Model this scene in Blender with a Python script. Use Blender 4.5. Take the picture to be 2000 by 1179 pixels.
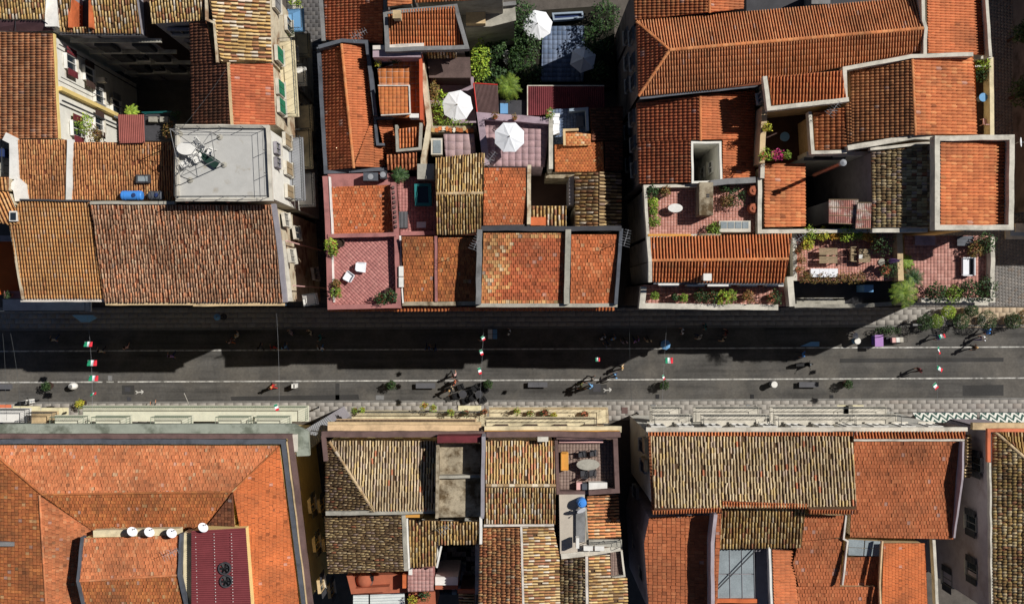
import bpy, math, random
import numpy as np
from mathutils import Vector, Matrix

for o in list(bpy.data.objects):
    bpy.data.objects.remove(o)
SC = bpy.context.scene
COL = SC.collection
R = random.Random(7)
NR = np.random.default_rng(11)

# ------------------------------------------------------------------ camera
D = 90.0            # camera height above the street, metres
S = 0.045           # metres of street per photograph pixel
CX, CY = 1000.0, 589.5
cam_d = bpy.data.cameras.new('Camera')
cam = bpy.data.objects.new('Camera', cam_d)
COL.objects.link(cam)
cam.location = (0, 0, D)
cam.rotation_euler = (0, 0, 0)
cam_d.sensor_width = 36.0
cam_d.lens = 36.0 * D / (2000 * S)
cam_d.clip_start = 1.0
cam_d.clip_end = 400.0
SC.camera = cam
# ------------------------------------------------------------------ light
SUNX, SUNY = 0.86, 0.39        # metres of shadow west and south per metre of height
EL = math.atan2(1.0, math.hypot(SUNX, SUNY))
w = bpy.data.worlds.new('World')
SC.world = w
w.use_nodes = True
wn = w.node_tree
sky = wn.nodes.new('ShaderNodeTexSky')
sky.sky_type = 'NISHITA'
sky.sun_disc = False
sky.air_density = 0.5
sky.dust_density = 0.3
sky.sun_elevation = EL
sky.sun_rotation = math.atan2(SUNX, SUNY)
bg = wn.nodes['Background']
bg.inputs['Strength'].default_value = 0.05
wn.links.new(sky.outputs['Color'], bg.inputs['Color'])
sl = bpy.data.lights.new('sun', 'SUN')
sl.energy = 5.0
sl.angle = math.radians(0.5)
sl.color = (1.0, 0.96, 0.9)
so = bpy.data.objects.new('sun', sl)
COL.objects.link(so)
so.location = (30, 14, 60)
so.rotation_euler = Vector((SUNX, SUNY, 1)).to_track_quat('Z', 'Y').to_euler()
SC.view_settings.view_transform = 'Standard'
SC.view_settings.look = 'None'
SC.view_settings.exposure = -0.08
SC.view_settings.gamma = 1.0
SC.render.engine = 'CYCLES'

# ------------------------------------------------------------------ helpers
def P(x, y, z=0.0):
    k = S * (1 - z / D)
    return Vector(((x - CX) * k, (CY - y) * k, z))

def lin(c):
    return tuple((v / 255 / 12.92) if v <= 10.3 else ((v / 255 + .055) / 1.055) ** 2.4 for v in c)

_M = {}
def mat(name, col=(128, 128, 128), rough=.85, var=.18, scale=1.3, fine=14.0, col2=None, mix=(.5, .65), bump=0.0,
        metal=0.0, attr=False, spec=.3, mscale=.35, trans=0.0, mixamt=1.0, stretch=None):
    """procedural material: base colour x two octaves of noise, an optional second colour in stains"""
    if name in _M:
        return _M[name]
    m = bpy.data.materials.new(name)
    m.use_nodes = True
    nt = m.node_tree
    N, Lk = nt.nodes, nt.links
    b = N['Principled BSDF']
    b.inputs['Roughness'].default_value = rough
    b.inputs['Metallic'].default_value = metal
    b.inputs['Specular IOR Level'].default_value = spec
    geo = N.new('ShaderNodeNewGeometry')
    def noise(sc, det=4):
        n = N.new('ShaderNodeTexNoise')
        n.inputs['Scale'].default_value = sc
        n.inputs['Detail'].default_value = det
        n.inputs['Roughness'].default_value = .65
        Lk.new(geo.outputs['Position'], n.inputs['Vector'])
        return n
    def mixn(bt, a, c, f=1.0):
        x = N.new('ShaderNodeMix')
        x.data_type = 'RGBA'
        x.blend_type = bt
        x.clamp_factor = True
        for s, v in ((6, a), (7, c)):
            if hasattr(v, 'is_linked'):
                Lk.new(v, x.inputs[s])
            else:
                x.inputs[s].default_value = v
        if hasattr(f, 'is_linked'):
            Lk.new(f, x.inputs[0])
        else:
            x.inputs[0].default_value = f
        return x.outputs[2]
    if attr:
        at = N.new('ShaderNodeAttribute')
        at.attribute_name = 'Col'
        oi = N.new('ShaderNodeObjectInfo')
        base = mixn('MULTIPLY', at.outputs['Color'], oi.outputs['Color'])
    else:
        rg = N.new('ShaderNodeRGB')
        rg.outputs[0].default_value = (*lin(col), 1)
        base = rg.outputs[0]
    if stretch:
        n = noise(1.0, 5)
        vm = N.new('ShaderNodeVectorMath')
        vm.operation = 'MULTIPLY'
        vm.inputs[1].default_value = (*stretch[:2], 1)
        Lk.new(geo.outputs['Position'], vm.inputs[0])
        Lk.new(vm.outputs[0], n.inputs['Vector'])
        mr = N.new('ShaderNodeMapRange')
        mr.inputs[1].default_value, mr.inputs[2].default_value = .35, .65
        mr.inputs[3].default_value, mr.inputs[4].default_value = 1 - stretch[2], 1 + stretch[2]
        Lk.new(n.outputs[0], mr.inputs[0])
        cb = N.new('ShaderNodeCombineColor')
        for i in range(3):
            Lk.new(mr.outputs[0], cb.inputs[i])
        base = mixn('MULTIPLY', base, cb.outputs[0])
    if col2:
        n = noise(mscale, 6)
        mr = N.new('ShaderNodeMapRange')
        mr.inputs[1].default_value, mr.inputs[2].default_value = mix
        mr.inputs[4].default_value = mixamt
        Lk.new(n.outputs[0], mr.inputs[0])
        base = mixn('MIX', base, (*lin(col2), 1), mr.outputs[0])
    if var:
        for sc, am in ((scale, var), (fine, var * .8)):
            n = noise(sc)
            mr = N.new('ShaderNodeMapRange')
            mr.inputs[1].default_value, mr.inputs[2].default_value = .3, .7
            mr.inputs[3].default_value, mr.inputs[4].default_value = 1 - am, 1 + am * .7
            Lk.new(n.outputs[0], mr.inputs[0])
            cb = N.new('ShaderNodeCombineColor')
            for i in range(3):
                Lk.new(mr.outputs[0], cb.inputs[i])
            base = mixn('MULTIPLY', base, cb.outputs[0])
    Lk.new(base, b.inputs['Base Color'])
    if bump:
        n = noise(fine * 2)
        bp = N.new('ShaderNodeBump')
        bp.inputs['Strength'].default_value = bump
        bp.inputs['Distance'].default_value = .02
        Lk.new(n.outputs[0], bp.inputs['Height'])
        Lk.new(bp.outputs[0], b.inputs['Normal'])
    if trans:
        b.inputs['Transmission Weight'].default_value = trans
    _M[name] = m
    return m

MT = {}
for k, v in dict(
    white=((228, 226, 220), .8, .10), plaster=((206, 200, 186), .9, .16), cream=((222, 208, 172), .9, .14),
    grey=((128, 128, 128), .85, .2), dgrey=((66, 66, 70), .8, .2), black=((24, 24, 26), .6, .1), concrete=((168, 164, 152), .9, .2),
    pink=((166, 112, 108), .9, .12), lilac=((170, 150, 160), .9, .12), maroon=((112, 46, 52), .7, .14), yellow=((226, 200, 130), .9, .1),
    tan=((205, 180, 140), .9, .14), peach=((222, 190, 150), .9, .12), orange=((205, 110, 66), .85, .14), brown=((110, 88, 84), .9, .16),
    dbrown=((70, 52, 46), .9, .18), mortar=((214, 206, 196), .9, .15), lead=((88, 92, 100), .6, .15), blue=((70, 140, 220), .5, .05),
    teal=((40, 120, 120), .5, .08), green=((30, 110, 80), .6, .1), railgreen=((120, 134, 116), .6, .1), dgreen=((26, 52, 44), .6, .1), metal=((150, 152, 156), .4, .1),
    rail=((70, 74, 76), .5, .05), wood=((150, 132, 104), .8, .2), clay=((170, 98, 72), .9, .15), soil=((60, 46, 36), .95, .2),
    red=((190, 50, 44), .7, .08), fabric=((232, 234, 238), .85, .05), bluecloth=((110, 160, 205), .8, .06), rust=((146, 96, 86), .8, .3),
    glassgrey=((150, 160, 164), .25, .1), paleblue=((148, 162, 176), .8, .08), navy=((40, 56, 100), .8, .05), flower=((214, 60, 130), .7, .1), violet=((170, 130, 190), .8, .05),
    stone=((122, 120, 116), .9, .2), seat=((92, 92, 96), .8, .14), mustard=((206, 150, 70), .7, .1), skin=((206, 152, 122), .6, .04),
    hairb=((42, 32, 26), .7, .1), hairg=((130, 122, 112), .7, .1), hairf=((190, 150, 96), .7, .1), beige=((205, 182, 150), .8, .06),
    olive=((92, 96, 54), .8, .06), purple=((96, 74, 150), .8, .05), rose=((222, 176, 170), .8, .05), denim=((70, 90, 130), .8, .08),
    lightgreen=((212, 212, 192), .9, .1), gcornice=((138, 146, 132), .9, .18), awning=((226, 216, 176), .85, .06), salmon=((214, 120, 84), .85, .05)
).items():
    dirty = k in ('plaster', 'cream', 'concrete', 'grey', 'pink', 'lilac', 'tan', 'peach', 'orange', 'brown', 'mortar', 'lead', 'white', 'salmon', 'maroon', 'awning')
    MT[k] = mat(k, v[0], v[1], v[2], col2=tuple(int(c * .55) for c in v[0]) if dirty else None, mix=(.48, .68), mscale=.9, mixamt=.22 if k == 'white' else .5)
MT['tile'] = mat('roof_tile', attr=True, rough=.85, var=.2, scale=.4, fine=8.0, col2=(92, 68, 50), mix=(.46, .7), mscale=.3, mixamt=.5)
MT['leaf'] = mat('leaf', attr=True, rough=.6, var=.2, scale=1.0, fine=7.0)
MT['pave'] = mat('paving', attr=True, rough=.9, var=.2, scale=.5, fine=8.0, col2=(90, 80, 72), mix=(.5, .7), mscale=.5, mixamt=.28)
MT['glass'] = mat('window_glass', (40, 48, 56), .08, 0, spec=.6)
MT['skyglass'] = mat('skylight_glass', (146, 156, 160), .18, .25, scale=.6, spec=.5)
MT['oldwall'] = mat('old_render', (206, 194, 168), .95, .2, col2=(150, 122, 96), mix=(.5, .62), mscale=.55)
MT['whitewall'] = mat('white_render', (226, 224, 214), .95, .1, col2=(176, 168, 150), mix=(.6, .75), mscale=.5)
MT['greywall'] = mat('grey_render', (150, 146, 152), .95, .15, col2=(112, 108, 112), mix=(.5, .7), mscale=.4)
MT['yelwall'] = mat('yellow_render', (232, 208, 140), .95, .1, col2=(196, 168, 108), mix=(.58, .72), mscale=.5)
MT['lilacwall'] = mat('lilac_render', (170, 160, 166), .95, .12, col2=(140, 126, 126), mix=(.5, .7), mscale=.4)
MT['darkwall'] = mat('dark_render', (110, 102, 100), .95, .2, col2=(70, 64, 62), mix=(.5, .65), mscale=.4)
MT['flatroof'] = mat('flat_roof_screed', (182, 181, 177), .95, .07, col2=(160, 152, 138), mix=(.6, .72), mscale=.8)
MT['dirtyconc'] = mat('weathered_concrete', (166, 154, 132), .95, .3, col2=(92, 76, 54), mix=(.46, .62), mscale=.9)
MT['mossconc'] = mat('green_weathered_cornice', (148, 154, 142), .95, .15, col2=(106, 112, 100), mix=(.5, .62), mscale=.6)
MT['deck'] = mat('roof_deck', (122, 72, 50), .95, .25)
MT['deckold'] = mat('roof_deck_old', (84, 64, 45), .95, .3)

PAL = dict(
    org=[((206, 112, 66), 4), ((194, 100, 58), 4), ((184, 92, 54), 2), ((216, 132, 84), 1)],
    red=[((196, 96, 60), 4), ((184, 86, 54), 4), ((172, 80, 50), 2), ((206, 116, 78), 1)],
    smooth=[((204, 108, 66), 5), ((196, 102, 60), 5), ((188, 96, 58), 2)],
    flat=[((206, 104, 66), 5), ((196, 96, 58), 4), ((186, 90, 54), 3), ((214, 128, 90), 1.5), ((166, 84, 54), 1), ((190, 140, 110), .4)],
    flatbr=[((186, 96, 58), 4), ((172, 88, 52), 3), ((198, 112, 66), 3), ((156, 84, 50), 2), ((190, 140, 104), .4)],
    flatr=[((192, 92, 62), 5), ((180, 84, 56), 4), ((170, 82, 54), 3), ((202, 108, 70), 2), ((176, 104, 80), 1)],
    orgr=[((212, 128, 88), 4), ((204, 118, 78), 4), ((196, 110, 72), 2), ((218, 138, 98), 2)],
    brnorg=[((196, 116, 74), 4), ((180, 104, 66), 4), ((206, 130, 86), 3), ((160, 94, 60), 2)],
    flats1=[((212, 118, 80), 5), ((204, 108, 72), 4), ((196, 104, 68), 3), ((218, 136, 100), 1.5), ((180, 100, 70), 1), ((200, 156, 130), .35)],
    flats2=[((208, 108, 66), 5), ((203, 103, 62), 5), ((198, 100, 60), 3)],
    flatse=[((188, 100, 68), 5), ((180, 94, 62), 4), ((172, 90, 60), 3), ((196, 112, 78), 2)],
    oldwr=[((220, 198, 150), 4), ((200, 166, 104), 4), ((230, 220, 200), 2), ((180, 130, 88), 3), ((206, 140, 104), 1.5), ((192, 164, 108), 2)],
    brn=[((164, 88, 58), 4), ((150, 78, 50), 4), ((178, 104, 68), 3), ((132, 74, 50), 2)],
    brn2=[((178, 108, 68), 4), ((160, 92, 58), 4), ((192, 124, 80), 3), ((136, 84, 56), 2), ((206, 150, 104), .6)],
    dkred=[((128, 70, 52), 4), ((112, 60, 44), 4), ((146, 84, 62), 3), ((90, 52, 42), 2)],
    tan=[((218, 168, 108), 4), ((208, 156, 94), 4), ((198, 144, 86), 3), ((224, 180, 124), 1.5), ((176, 124, 76), .8)],
    mix=[((156, 104, 80), 4), ((132, 96, 80), 4), ((190, 112, 76), 2.4), ((172, 132, 112), 2.4), ((102, 74, 62), 3), ((206, 172, 150), .7), ((90, 66, 58), 1)],
    old=[((206, 176, 118), 4), ((180, 142, 82), 4), ((226, 214, 192), 2.6), ((146, 112, 70), 3), ((192, 122, 80), 2), ((124, 98, 68), 1.4), ((210, 190, 150), 2)],
    oldw=[((214, 190, 138), 4), ((190, 156, 92), 4), ((230, 220, 200), 2.6), ((162, 116, 74), 3), ((188, 160, 104), 2), ((150, 100, 74), 1.5)],
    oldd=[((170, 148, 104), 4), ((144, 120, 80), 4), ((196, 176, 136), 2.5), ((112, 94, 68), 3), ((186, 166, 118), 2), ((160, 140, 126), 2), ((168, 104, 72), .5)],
    oldg=[((198, 180, 142), 4), ((180, 162, 126), 4), ((214, 198, 164), 2.5), ((154, 134, 104), 2.5), ((202, 178, 122), 2), ((176, 158, 138), 2), ((194, 118, 82), .3)],
    olds=[((186, 156, 92), 4), ((164, 130, 78), 4), ((206, 184, 140), 2.5), ((136, 108, 72), 2), ((198, 176, 124), 2), ((160, 108, 76), 1)],
    oldo=[((208, 144, 90), 4), ((196, 128, 78), 4), ((208, 162, 106), 3), ((216, 190, 152), .8), ((172, 112, 72), 2), ((204, 124, 80), 2)],
    pinkp=[((182, 124, 118), 4), ((176, 118, 113), 4), ((188, 131, 124), 2)],
    redp=[((188, 140, 128), 4), ((180, 132, 120), 4), ((194, 148, 136), 3), ((172, 124, 114), 1.5)],
    terr=[((202, 112, 66), 4), ((192, 104, 60), 4), ((182, 98, 58), 2)],
    slab=[((154, 149, 142), 4), ((151, 146, 139), 4), ((157, 152, 145), 3), ((147, 142, 136), 1.5), ((153, 145, 137), 1)],
    dslab=[((92, 90, 90), 4), ((84, 82, 82), 4), ((100, 97, 95), 3)], sslab=[((126, 122, 118), 4), ((118, 115, 112), 4), ((134, 128, 122), 2), ((124, 114, 106), 1)],
    check=[((112, 126, 150), 4), ((94, 110, 136), 3)],
    brnp=[((142, 122, 112), 4), ((138, 118, 108), 4), ((146, 127, 116), 3)],
    ridge=[((200, 112, 72), 4), ((210, 130, 90), 3)], ridgeo=[((196, 172, 136), 4), ((180, 150, 110), 3), ((214, 200, 176), 2)],
)

WARM = ('orgr', 'brnorg', 'flats1', 'flats2', 'flatse', 'flatr', 'org', 'red', 'smooth', 'flat', 'flatbr', 'brn', 'brn2', 'terr', 'mix', 'ridge', 'dkred')
def palcol(pal, n, jit=.09):
    pl = PAL[pal] if isinstance(pal, str) else pal
    cs = np.array([lin(c) for c, _ in pl])
    ws = np.array([wt for _, wt in pl], float)
    if isinstance(pal, str) and pal in WARM:
        cs = cs * np.array([.97, 1.2, 1.08])
        cs = cs.mean(0) + (cs - cs.mean(0)) * .7
    if isinstance(pal, str) and pal.startswith('old'):
        cs = cs.mean(0) + (cs - cs.mean(0)) * .92
    if pal == 'mix':
        cs = (cs.mean(0) + (cs - cs.mean(0)) * .75) * np.array([1.06, .95, .9])
    idx = NR.choice(len(pl), n, p=ws / ws.sum())
    return np.clip(cs[idx] * (1 + NR.normal(0, jit, (n, 1))), .004, .95)

class MB:
    """mesh builder in world coordinates"""
    def __init__(self):
        self.v, self.f, self.c = [], [], []
    def add(self, vs, fs, col=None):
        b = len(self.v)
        self.v += [tuple(p) for p in vs]
        for f in fs:
            self.f.append([b + i for i in f])
            self.c.append(col)
        return self
    def box(self, c, s, rz=0.0, M=None, col=None):
        hx, hy, hz = s[0] / 2, s[1] / 2, s[2] / 2
        vs = [Vector((x, y, z)) for z in (-hz, hz) for y in (-hy, hy) for x in (-hx, hx)]
        m = M if M is not None else Matrix.Rotation(rz, 3, 'Z')
        c = Vector(c)
        return self.add([m @ v + c for v in vs],
                        [(0, 2, 3, 1), (4, 5, 7, 6), (0, 1, 5, 4), (2, 6, 7, 3), (0, 4, 6, 2), (1, 3, 7, 5)], col)
    def prism(self, bot, top, col=None, cap=True):
        n = len(bot)
        fs = [(i, (i + 1) % n, n + (i + 1) % n, n + i) for i in range(n)]
        if cap:
            fs += [tuple(range(n))[::-1], tuple(range(n, 2 * n))]
        return self.add(list(bot) + list(top), fs, col)
    def tube(self, pts, r, n=6, col=None, cap=True):
        pts = [Vector(p) for p in pts]
        rs = r if isinstance(r, (list, tuple)) else [r] * len(pts)
        vs, fs = [], []
        for i, p in enumerate(pts):
            t = (pts[min(i + 1, len(pts) - 1)] - pts[max(i - 1, 0)]).normalized()
            a = t.cross(Vector((0, 0, 1)))
            if a.length < .05:
                a = Vector((1, 0, 0))
            a.normalize()
            b = t.cross(a)
            for k in range(n):
                an = 2 * math.pi * k / n
                vs.append(p + (a * math.cos(an) + b * math.sin(an)) * rs[i])
        for i in range(len(pts) - 1):
            for k in range(n):
                fs.append((i * n + k, i * n + (k + 1) % n, (i + 1) * n + (k + 1) % n, (i + 1) * n + k))
        if cap:
            fs += [tuple(range(n))[::-1], tuple(range((len(pts) - 1) * n, len(pts) * n))]
        return self.add(vs, fs, col)
    def lathe(self, prof, c, n=14, sx=1, sy=1, col=None, M=None):
        vs, fs = [], []
        c = Vector(c)
        for r, z in prof:
            for k in range(n):
                a = 2 * math.pi * k / n
                v = Vector((r * sx * math.cos(a), r * sy * math.sin(a), z))
                vs.append((M @ v if M is not None else v) + c)
        for i in range(len(prof) - 1):
            for k in range(n):
                fs.append((i * n + k, i * n + (k + 1) % n, (i + 1) * n + (k + 1) % n, (i + 1) * n + k))
        fs += [tuple(range(n))[::-1], tuple(range((len(prof) - 1) * n, len(prof) * n))]
        return self.add(vs, fs, col)
    def build(self, name, m, parent=None, kind=None, smooth=False, local=False):
        off = Vector((0, 0, 0)) if (parent is None or local) else ORG.get(parent.name, Vector((0, 0, 0)))
        me = bpy.data.meshes.new(name)
        if off.length > 0:
            vs = [(a - off[0], b - off[1], c - off[2]) for a, b, c in self.v]
        else:
            vs = self.v
        me.from_pydata(vs, [], self.f)
        if any(c is not None for c in self.c):
            at = me.color_attributes.new('Col', 'FLOAT_COLOR', 'CORNER')
            buf = np.ones((len(me.loops), 4), np.float32)
            i = 0
            for f, c in zip(self.f, self.c):
                if c is not None:
                    buf[i:i + len(f), :3] = c
                i += len(f)
            at.data.foreach_set('color', buf.ravel())
        if smooth:
            me.polygons.foreach_set('use_smooth', [True] * len(me.polygons))
        me.materials.append(MT[m] if isinstance(m, str) else m)
        return link(name, me, parent, kind, off)

ORG = {}
def link(name, me, parent=None, kind=None, off=None):
    o = bpy.data.objects.new(name, me)
    COL.objects.link(o)
    if parent is not None:
        o.parent = parent
    ORG[o.name] = off if off is not None else Vector((0, 0, 0))
    if kind:
        o['kind'] = kind
    return o

def tag(o, label, cat, group=None):
    o['label'] = label
    o['category'] = cat
    if group:
        o['group'] = group
    return o

def thing(name, label, cat, loc=(0, 0, 0), rz=0.0, group=None):
    o = bpy.data.objects.new(name, None)
    COL.objects.link(o)
    o.empty_display_size = .2
    o.location = loc
    o.rotation_euler = (0, 0, rz)
    ORG[o.name] = Vector(loc)
    return tag(o, label, cat, group)

def dup(root, label, loc, rz=0.0, group=None, scale=None):
    def cp(o, par):
        c = o.copy()
        COL.objects.link(c)
        c.parent = par
        for ch in list(o.children):
            cp(ch, c)
        return c
    r = cp(root, None)
    r.location = loc
    r.rotation_euler = (0, 0, rz)
    if scale:
        r.scale = (scale,) * 3
    r['label'] = label
    if group:
        r['group'] = group
    return r

def children_all(o):
    out = list(o.children)
    for c in o.children:
        out += list(c.children)
    return out

# ------------------------------------------------------------------ mesh from numpy
def np_mesh(name, V, loops, sizes, colv=None):
    me = bpy.data.meshes.new(name)
    me.vertices.add(len(V))
    me.vertices.foreach_set('co', np.ascontiguousarray(V, np.float32).ravel())
    me.loops.add(len(loops))
    me.loops.foreach_set('vertex_index', np.ascontiguousarray(loops, np.int32))
    me.polygons.add(len(sizes))
    st = np.concatenate(([0], np.cumsum(sizes)[:-1])).astype(np.int32)
    me.polygons.foreach_set('loop_start', st)
    me.polygons.foreach_set('loop_total', np.ascontiguousarray(sizes, np.int32))
    if colv is not None:
        at = me.color_attributes.new('Col', 'FLOAT_COLOR', 'POINT')
        buf = np.ones((len(V), 4), np.float32)
        buf[:, :3] = colv
        at.data.foreach_set('color', buf.ravel())
    me.update(calc_edges=True)
    return me

# ------------------------------------------------------------------ roof tiles
_T = {}
def template(style, p, L):
    """one tile in (u across, v down the slope, h up): verts, faces"""
    key = (style, round(p, 3), round(L, 3))
    if key in _T:
        return _T[key]
    V, F = [], []
    if style == 'coppi':
        for (v, hw, hh, hb) in ((-.10 * L, .27 * p, .36 * p, .02), (L, .325 * p, .42 * p, .045)):
            for k in range(6):
                a = math.pi * k / 5
                V.append((-hw * math.cos(a), v, hb + .02 + hh * math.sin(a)))
        F += [(k, k + 1, 7 + k, 6 + k) for k in range(5)]
        F += [(6, 7, 8, 9, 10, 11)]
    elif style == 'rib':
        for (v, hw, hh, hb) in ((-.05 * L, .275 * p, .34 * p, .03), (L, .3 * p, .36 * p, .042)):
            for k in range(6):
                a = math.pi * k / 5
                V.append((-hw * math.cos(a), v, hb + .02 + hh * math.sin(a)))
        F += [(k, k + 1, 7 + k, 6 + k) for k in range(5)]
        F += [(6, 7, 8, 9, 10, 11)]
    elif style in ('roman', 'romang'):
        hp = 1.35 if style == 'roman' else 1.0
        pr = [(-.5, .0), (-.3, .0), (-.22, .12 * hp), (-.06, .35 * hp), (.1, .42 * hp), (.26, .35 * hp), (.42, .12 * hp), (.5, .0)]
        for v, hb in ((-.02 * L, .004), (L, .014 if style == 'roman' else .045)):
            V += [(a * p, v, .01 + hb + h * p) for a, h in pr]
        n = len(pr)
        F += [(k, k + 1, n + k + 1, n + k) for k in range(n - 1)]
        b = len(V)
        V += [(a * p, L, .0 + h * p) for a, h in pr]
        F += [(n + k, n + k + 1, b + k + 1, b + k) for k in range(n - 1)]
    elif style == 'flat':
        pr = [(-.48, .035), (-.38, .035), (-.34, .0), (-.05, .0), (.0, .03), (.05, .0), (.36, .0), (.42, .035), (.48, .035)]
        for v, hb in ((-.02 * L, .004), (L * .99, .02)):
            V += [(a * p, v, .01 + hb + h * .6) for a, h in pr]
        n = len(pr)
        F += [(k, k + 1, n + k + 1, n + k) for k in range(n - 1)]
        b = len(V)
        V += [(-.48 * p, L * .99, 0), (.48 * p, L * .99, 0)]
        F += [(n, 2 * n - 1, b + 1, b)]
    else:  # slab
        j = .007
        a, c = p / 2 - j, L - j
        V += [(-a, j, .0), (a, j, .0), (a, c, .0), (-a, c, .0)]
        V += [(-a + .006, j + .006,   .012), (a - .006, j + .006, .022), (a - .006, c - .006, .012), (-a + .006, c - .006, .012)]
        F += [(4, 5, 6, 7), (0, 1, 5, 4), (1, 2, 6, 5), (2, 3, 7, 6), (3, 0, 4, 7)]
    V = np.array(V)
    loops = np.array([i for f in F for i in f])
    sizes = np.array([len(f) for f in F])
    me = np_mesh('roof_tile_' + style, V, loops, sizes, np.ones((len(V), 3)))
    me.materials.append(MT['pave' if style == 'slab' else 'tile'])
    _T[key] = (V, loops, sizes, me)
    return _T[key]

USED = {}
def lay(parent, root, W, n, u, d, style, pal, p, L, name, single, n_ind, jit=1.0, bond=False, patch=None, wob=0.0, cap=300, cj=.09):
    """lay tiles over the convex polygon W (n x 3 array, world) with axes u, d and normal n"""
    V, loops, sizes, tme = template(style, p, L)
    W2 = np.stack([W @ u, W @ d], 1)
    c2 = W2.mean(0)
    nu = int(np.ceil((W2[:, 0].max() - W2[:, 0].min()) / p)) + 2
    nv = int(np.ceil((W2[:, 1].max() - W2[:, 1].min()) / L)) + 2
    gu, gv = np.meshgrid(np.arange(nu), np.arange(nv), indexing='ij')
    gu, gv = gu.ravel(), gv.ravel()
    T = np.stack([W2[:, 0].min() + (gu + .0) * p, W2[:, 1].max() - (gv + 1) * L + .02], 1)
    if bond:
        T[:, 0] += (gv % 2) * p * .5
    if wob:
        ph = NR.uniform(0, 6.28, nu)[gu]
        T[:, 0] += wob * np.sin(gv * .35 + ph * .25) + NR.normal(0, wob * .35, nu)[gu]
        T[:, 1] += NR.uniform(-.12, .12, nu)[gu] * L * 2
    # half planes
    m = len(W2)
    area = 0.5 * sum(W2[i, 0] * W2[(i + 1) % m, 1] - W2[(i + 1) % m, 0] * W2[i, 1] for i in range(m))
    sg = 1 if area > 0 else -1
    E = []
    for i in range(m):
        a, b = W2[i], W2[(i + 1) % m]
        t = (b - a)
        t = t / (np.linalg.norm(t) + 1e-9)
        nn = np.array([-t[1], t[0]]) * sg       # inward
        E.append((a, nn))
    ctr = T + np.array([0, L * .5])
    marg = np.full(len(T), 1e9)
    for a, nn in E:
        marg = np.minimum(marg, (ctr - a) @ nn)
    keep = marg > -.5 * max(p, L) * .8
    if style == 'coppi':
        keep &= NR.random(len(T)) > .012
    T, ctr, marg = T[keep], ctr[keep], marg[keep]
    N = len(T)
    if N == 0:
        return
    C = palcol(pal, N, cj)
    if patch:
        f = patch(ctr)
        for pl, msk in f:
            C[msk] = palcol(pl, int(msk.sum()))
    if style in ('coppi', 'rib'):
        lum = C.mean(1, keepdims=True)
        C = (C * .94 + lum * .06) * (2.1 if pal == 'tan' else 1.75 if isinstance(pal, str) and pal in WARM else 1.25)
        if not (isinstance(pal, str) and pal in WARM):
            C = C * np.array([1.03, .99, .97])
        C = C * np.minimum(1, .74 / C.max(1, keepdims=True))
    elif style in ('roman', 'romang'):
        lum = C.mean(1, keepdims=True)
        C = np.clip((C * .9 + lum * .08) * (1.0 if pal in WARM else 1.2) if isinstance(pal, str) else C, 0, .8)
    warm = isinstance(pal, str) and pal in WARM
    odd = NR.random(N)
    if style != 'slab':
        C[odd < .012] *= .6
        C[(odd > .012) & (odd < .022)] = C[(odd > .012) & (odd < .022)] * .7 + .16
    rot = NR.normal(0, .012 * jit, N)
    if style == 'coppi':
        rot[odd > .965] += NR.normal(0, .09, int((odd > .965).sum()))
    dz = NR.normal(0, .006 * jit, N)
    dt = NR.normal(0, .012 * jit, (N, 2))
    o0 = W[0] - n * 0
    h0 = float(W[0] @ n)
    full = marg > .62 * max(p, L) + .05
    ind = np.zeros(N, bool)
    q = min(n_ind, cap - USED.get(root.name, 0))
    if q > 0 and full.sum() > 0:
        ii = np.where(full)[0]
        ii = ii[np.argsort(((ctr[ii] - c2) ** 2).sum(1))][:q]
        ind[ii] = True
        USED[root.name] = USED.get(root.name, 0) + len(ii)
        off = ORG[root.name]
        for i in ii:
            ob = bpy.data.objects.new(single, tme)
            cr, sr = math.cos(rot[i]), math.sin(rot[i])
            uu = u * cr + d * sr
            dd = d * cr - u * sr
            pos = u * (T[i, 0] + dt[i, 0]) + d * (T[i, 1] + dt[i, 1]) + n * (h0 + dz[i])
            ob.parent = parent
            ob.matrix_local = Matrix(((uu[0], dd[0], n[0], pos[0] - off[0]), (uu[1], dd[1], n[1], pos[1] - off[1]),
                                      (uu[2], dd[2], n[2], pos[2] - off[2]), (0, 0, 0, 1)))
            ob.color = (*C[i], 1)
            COL.objects.link(ob)
    K = ~ind
    T, C, rot, dz, dt = T[K], C[K], rot[K], dz[K], dt[K]
    N = len(T)
    if N == 0:
        return
    k = len(V)
    cr, sr = np.cos(rot)[:, None], np.sin(rot)[:, None]
    U = V[None, :, 0] * cr - V[None, :, 1] * sr + (T[:, 0] + dt[:, 0])[:, None]
    Vv = V[None, :, 0] * sr + V[None, :, 1] * cr + (T[:, 1] + dt[:, 1])[:, None]
    Hh = V[None, :, 2] + dz[:, None] + np.zeros_like(U)
    Q = np.stack([U.ravel(), Vv.ravel()], 1)
    for _ in range(2):
        for a, nn in E:
            s = (Q - a) @ nn
            Q -= np.minimum(s, 0)[:, None] * nn
    X = Q[:, :1] * u + Q[:, 1:] * d + (Hh.ravel() + h0)[:, None] * n
    X = X - np.array(ORG[root.name])
    LP = (loops[None, :] + (np.arange(N) * k)[:, None]).ravel()
    me = np_mesh(name, X, LP, np.tile(sizes, N), np.repeat(C, k, 0))
    me.materials.append(MT['pave' if style == 'slab' else 'tile'])
    o = bpy.data.objects.new(name, me)
    COL.objects.link(o)
    o.parent = parent
    o['kind'] = 'stuff'
    ORG[o.name] = ORG[root.name]

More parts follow.
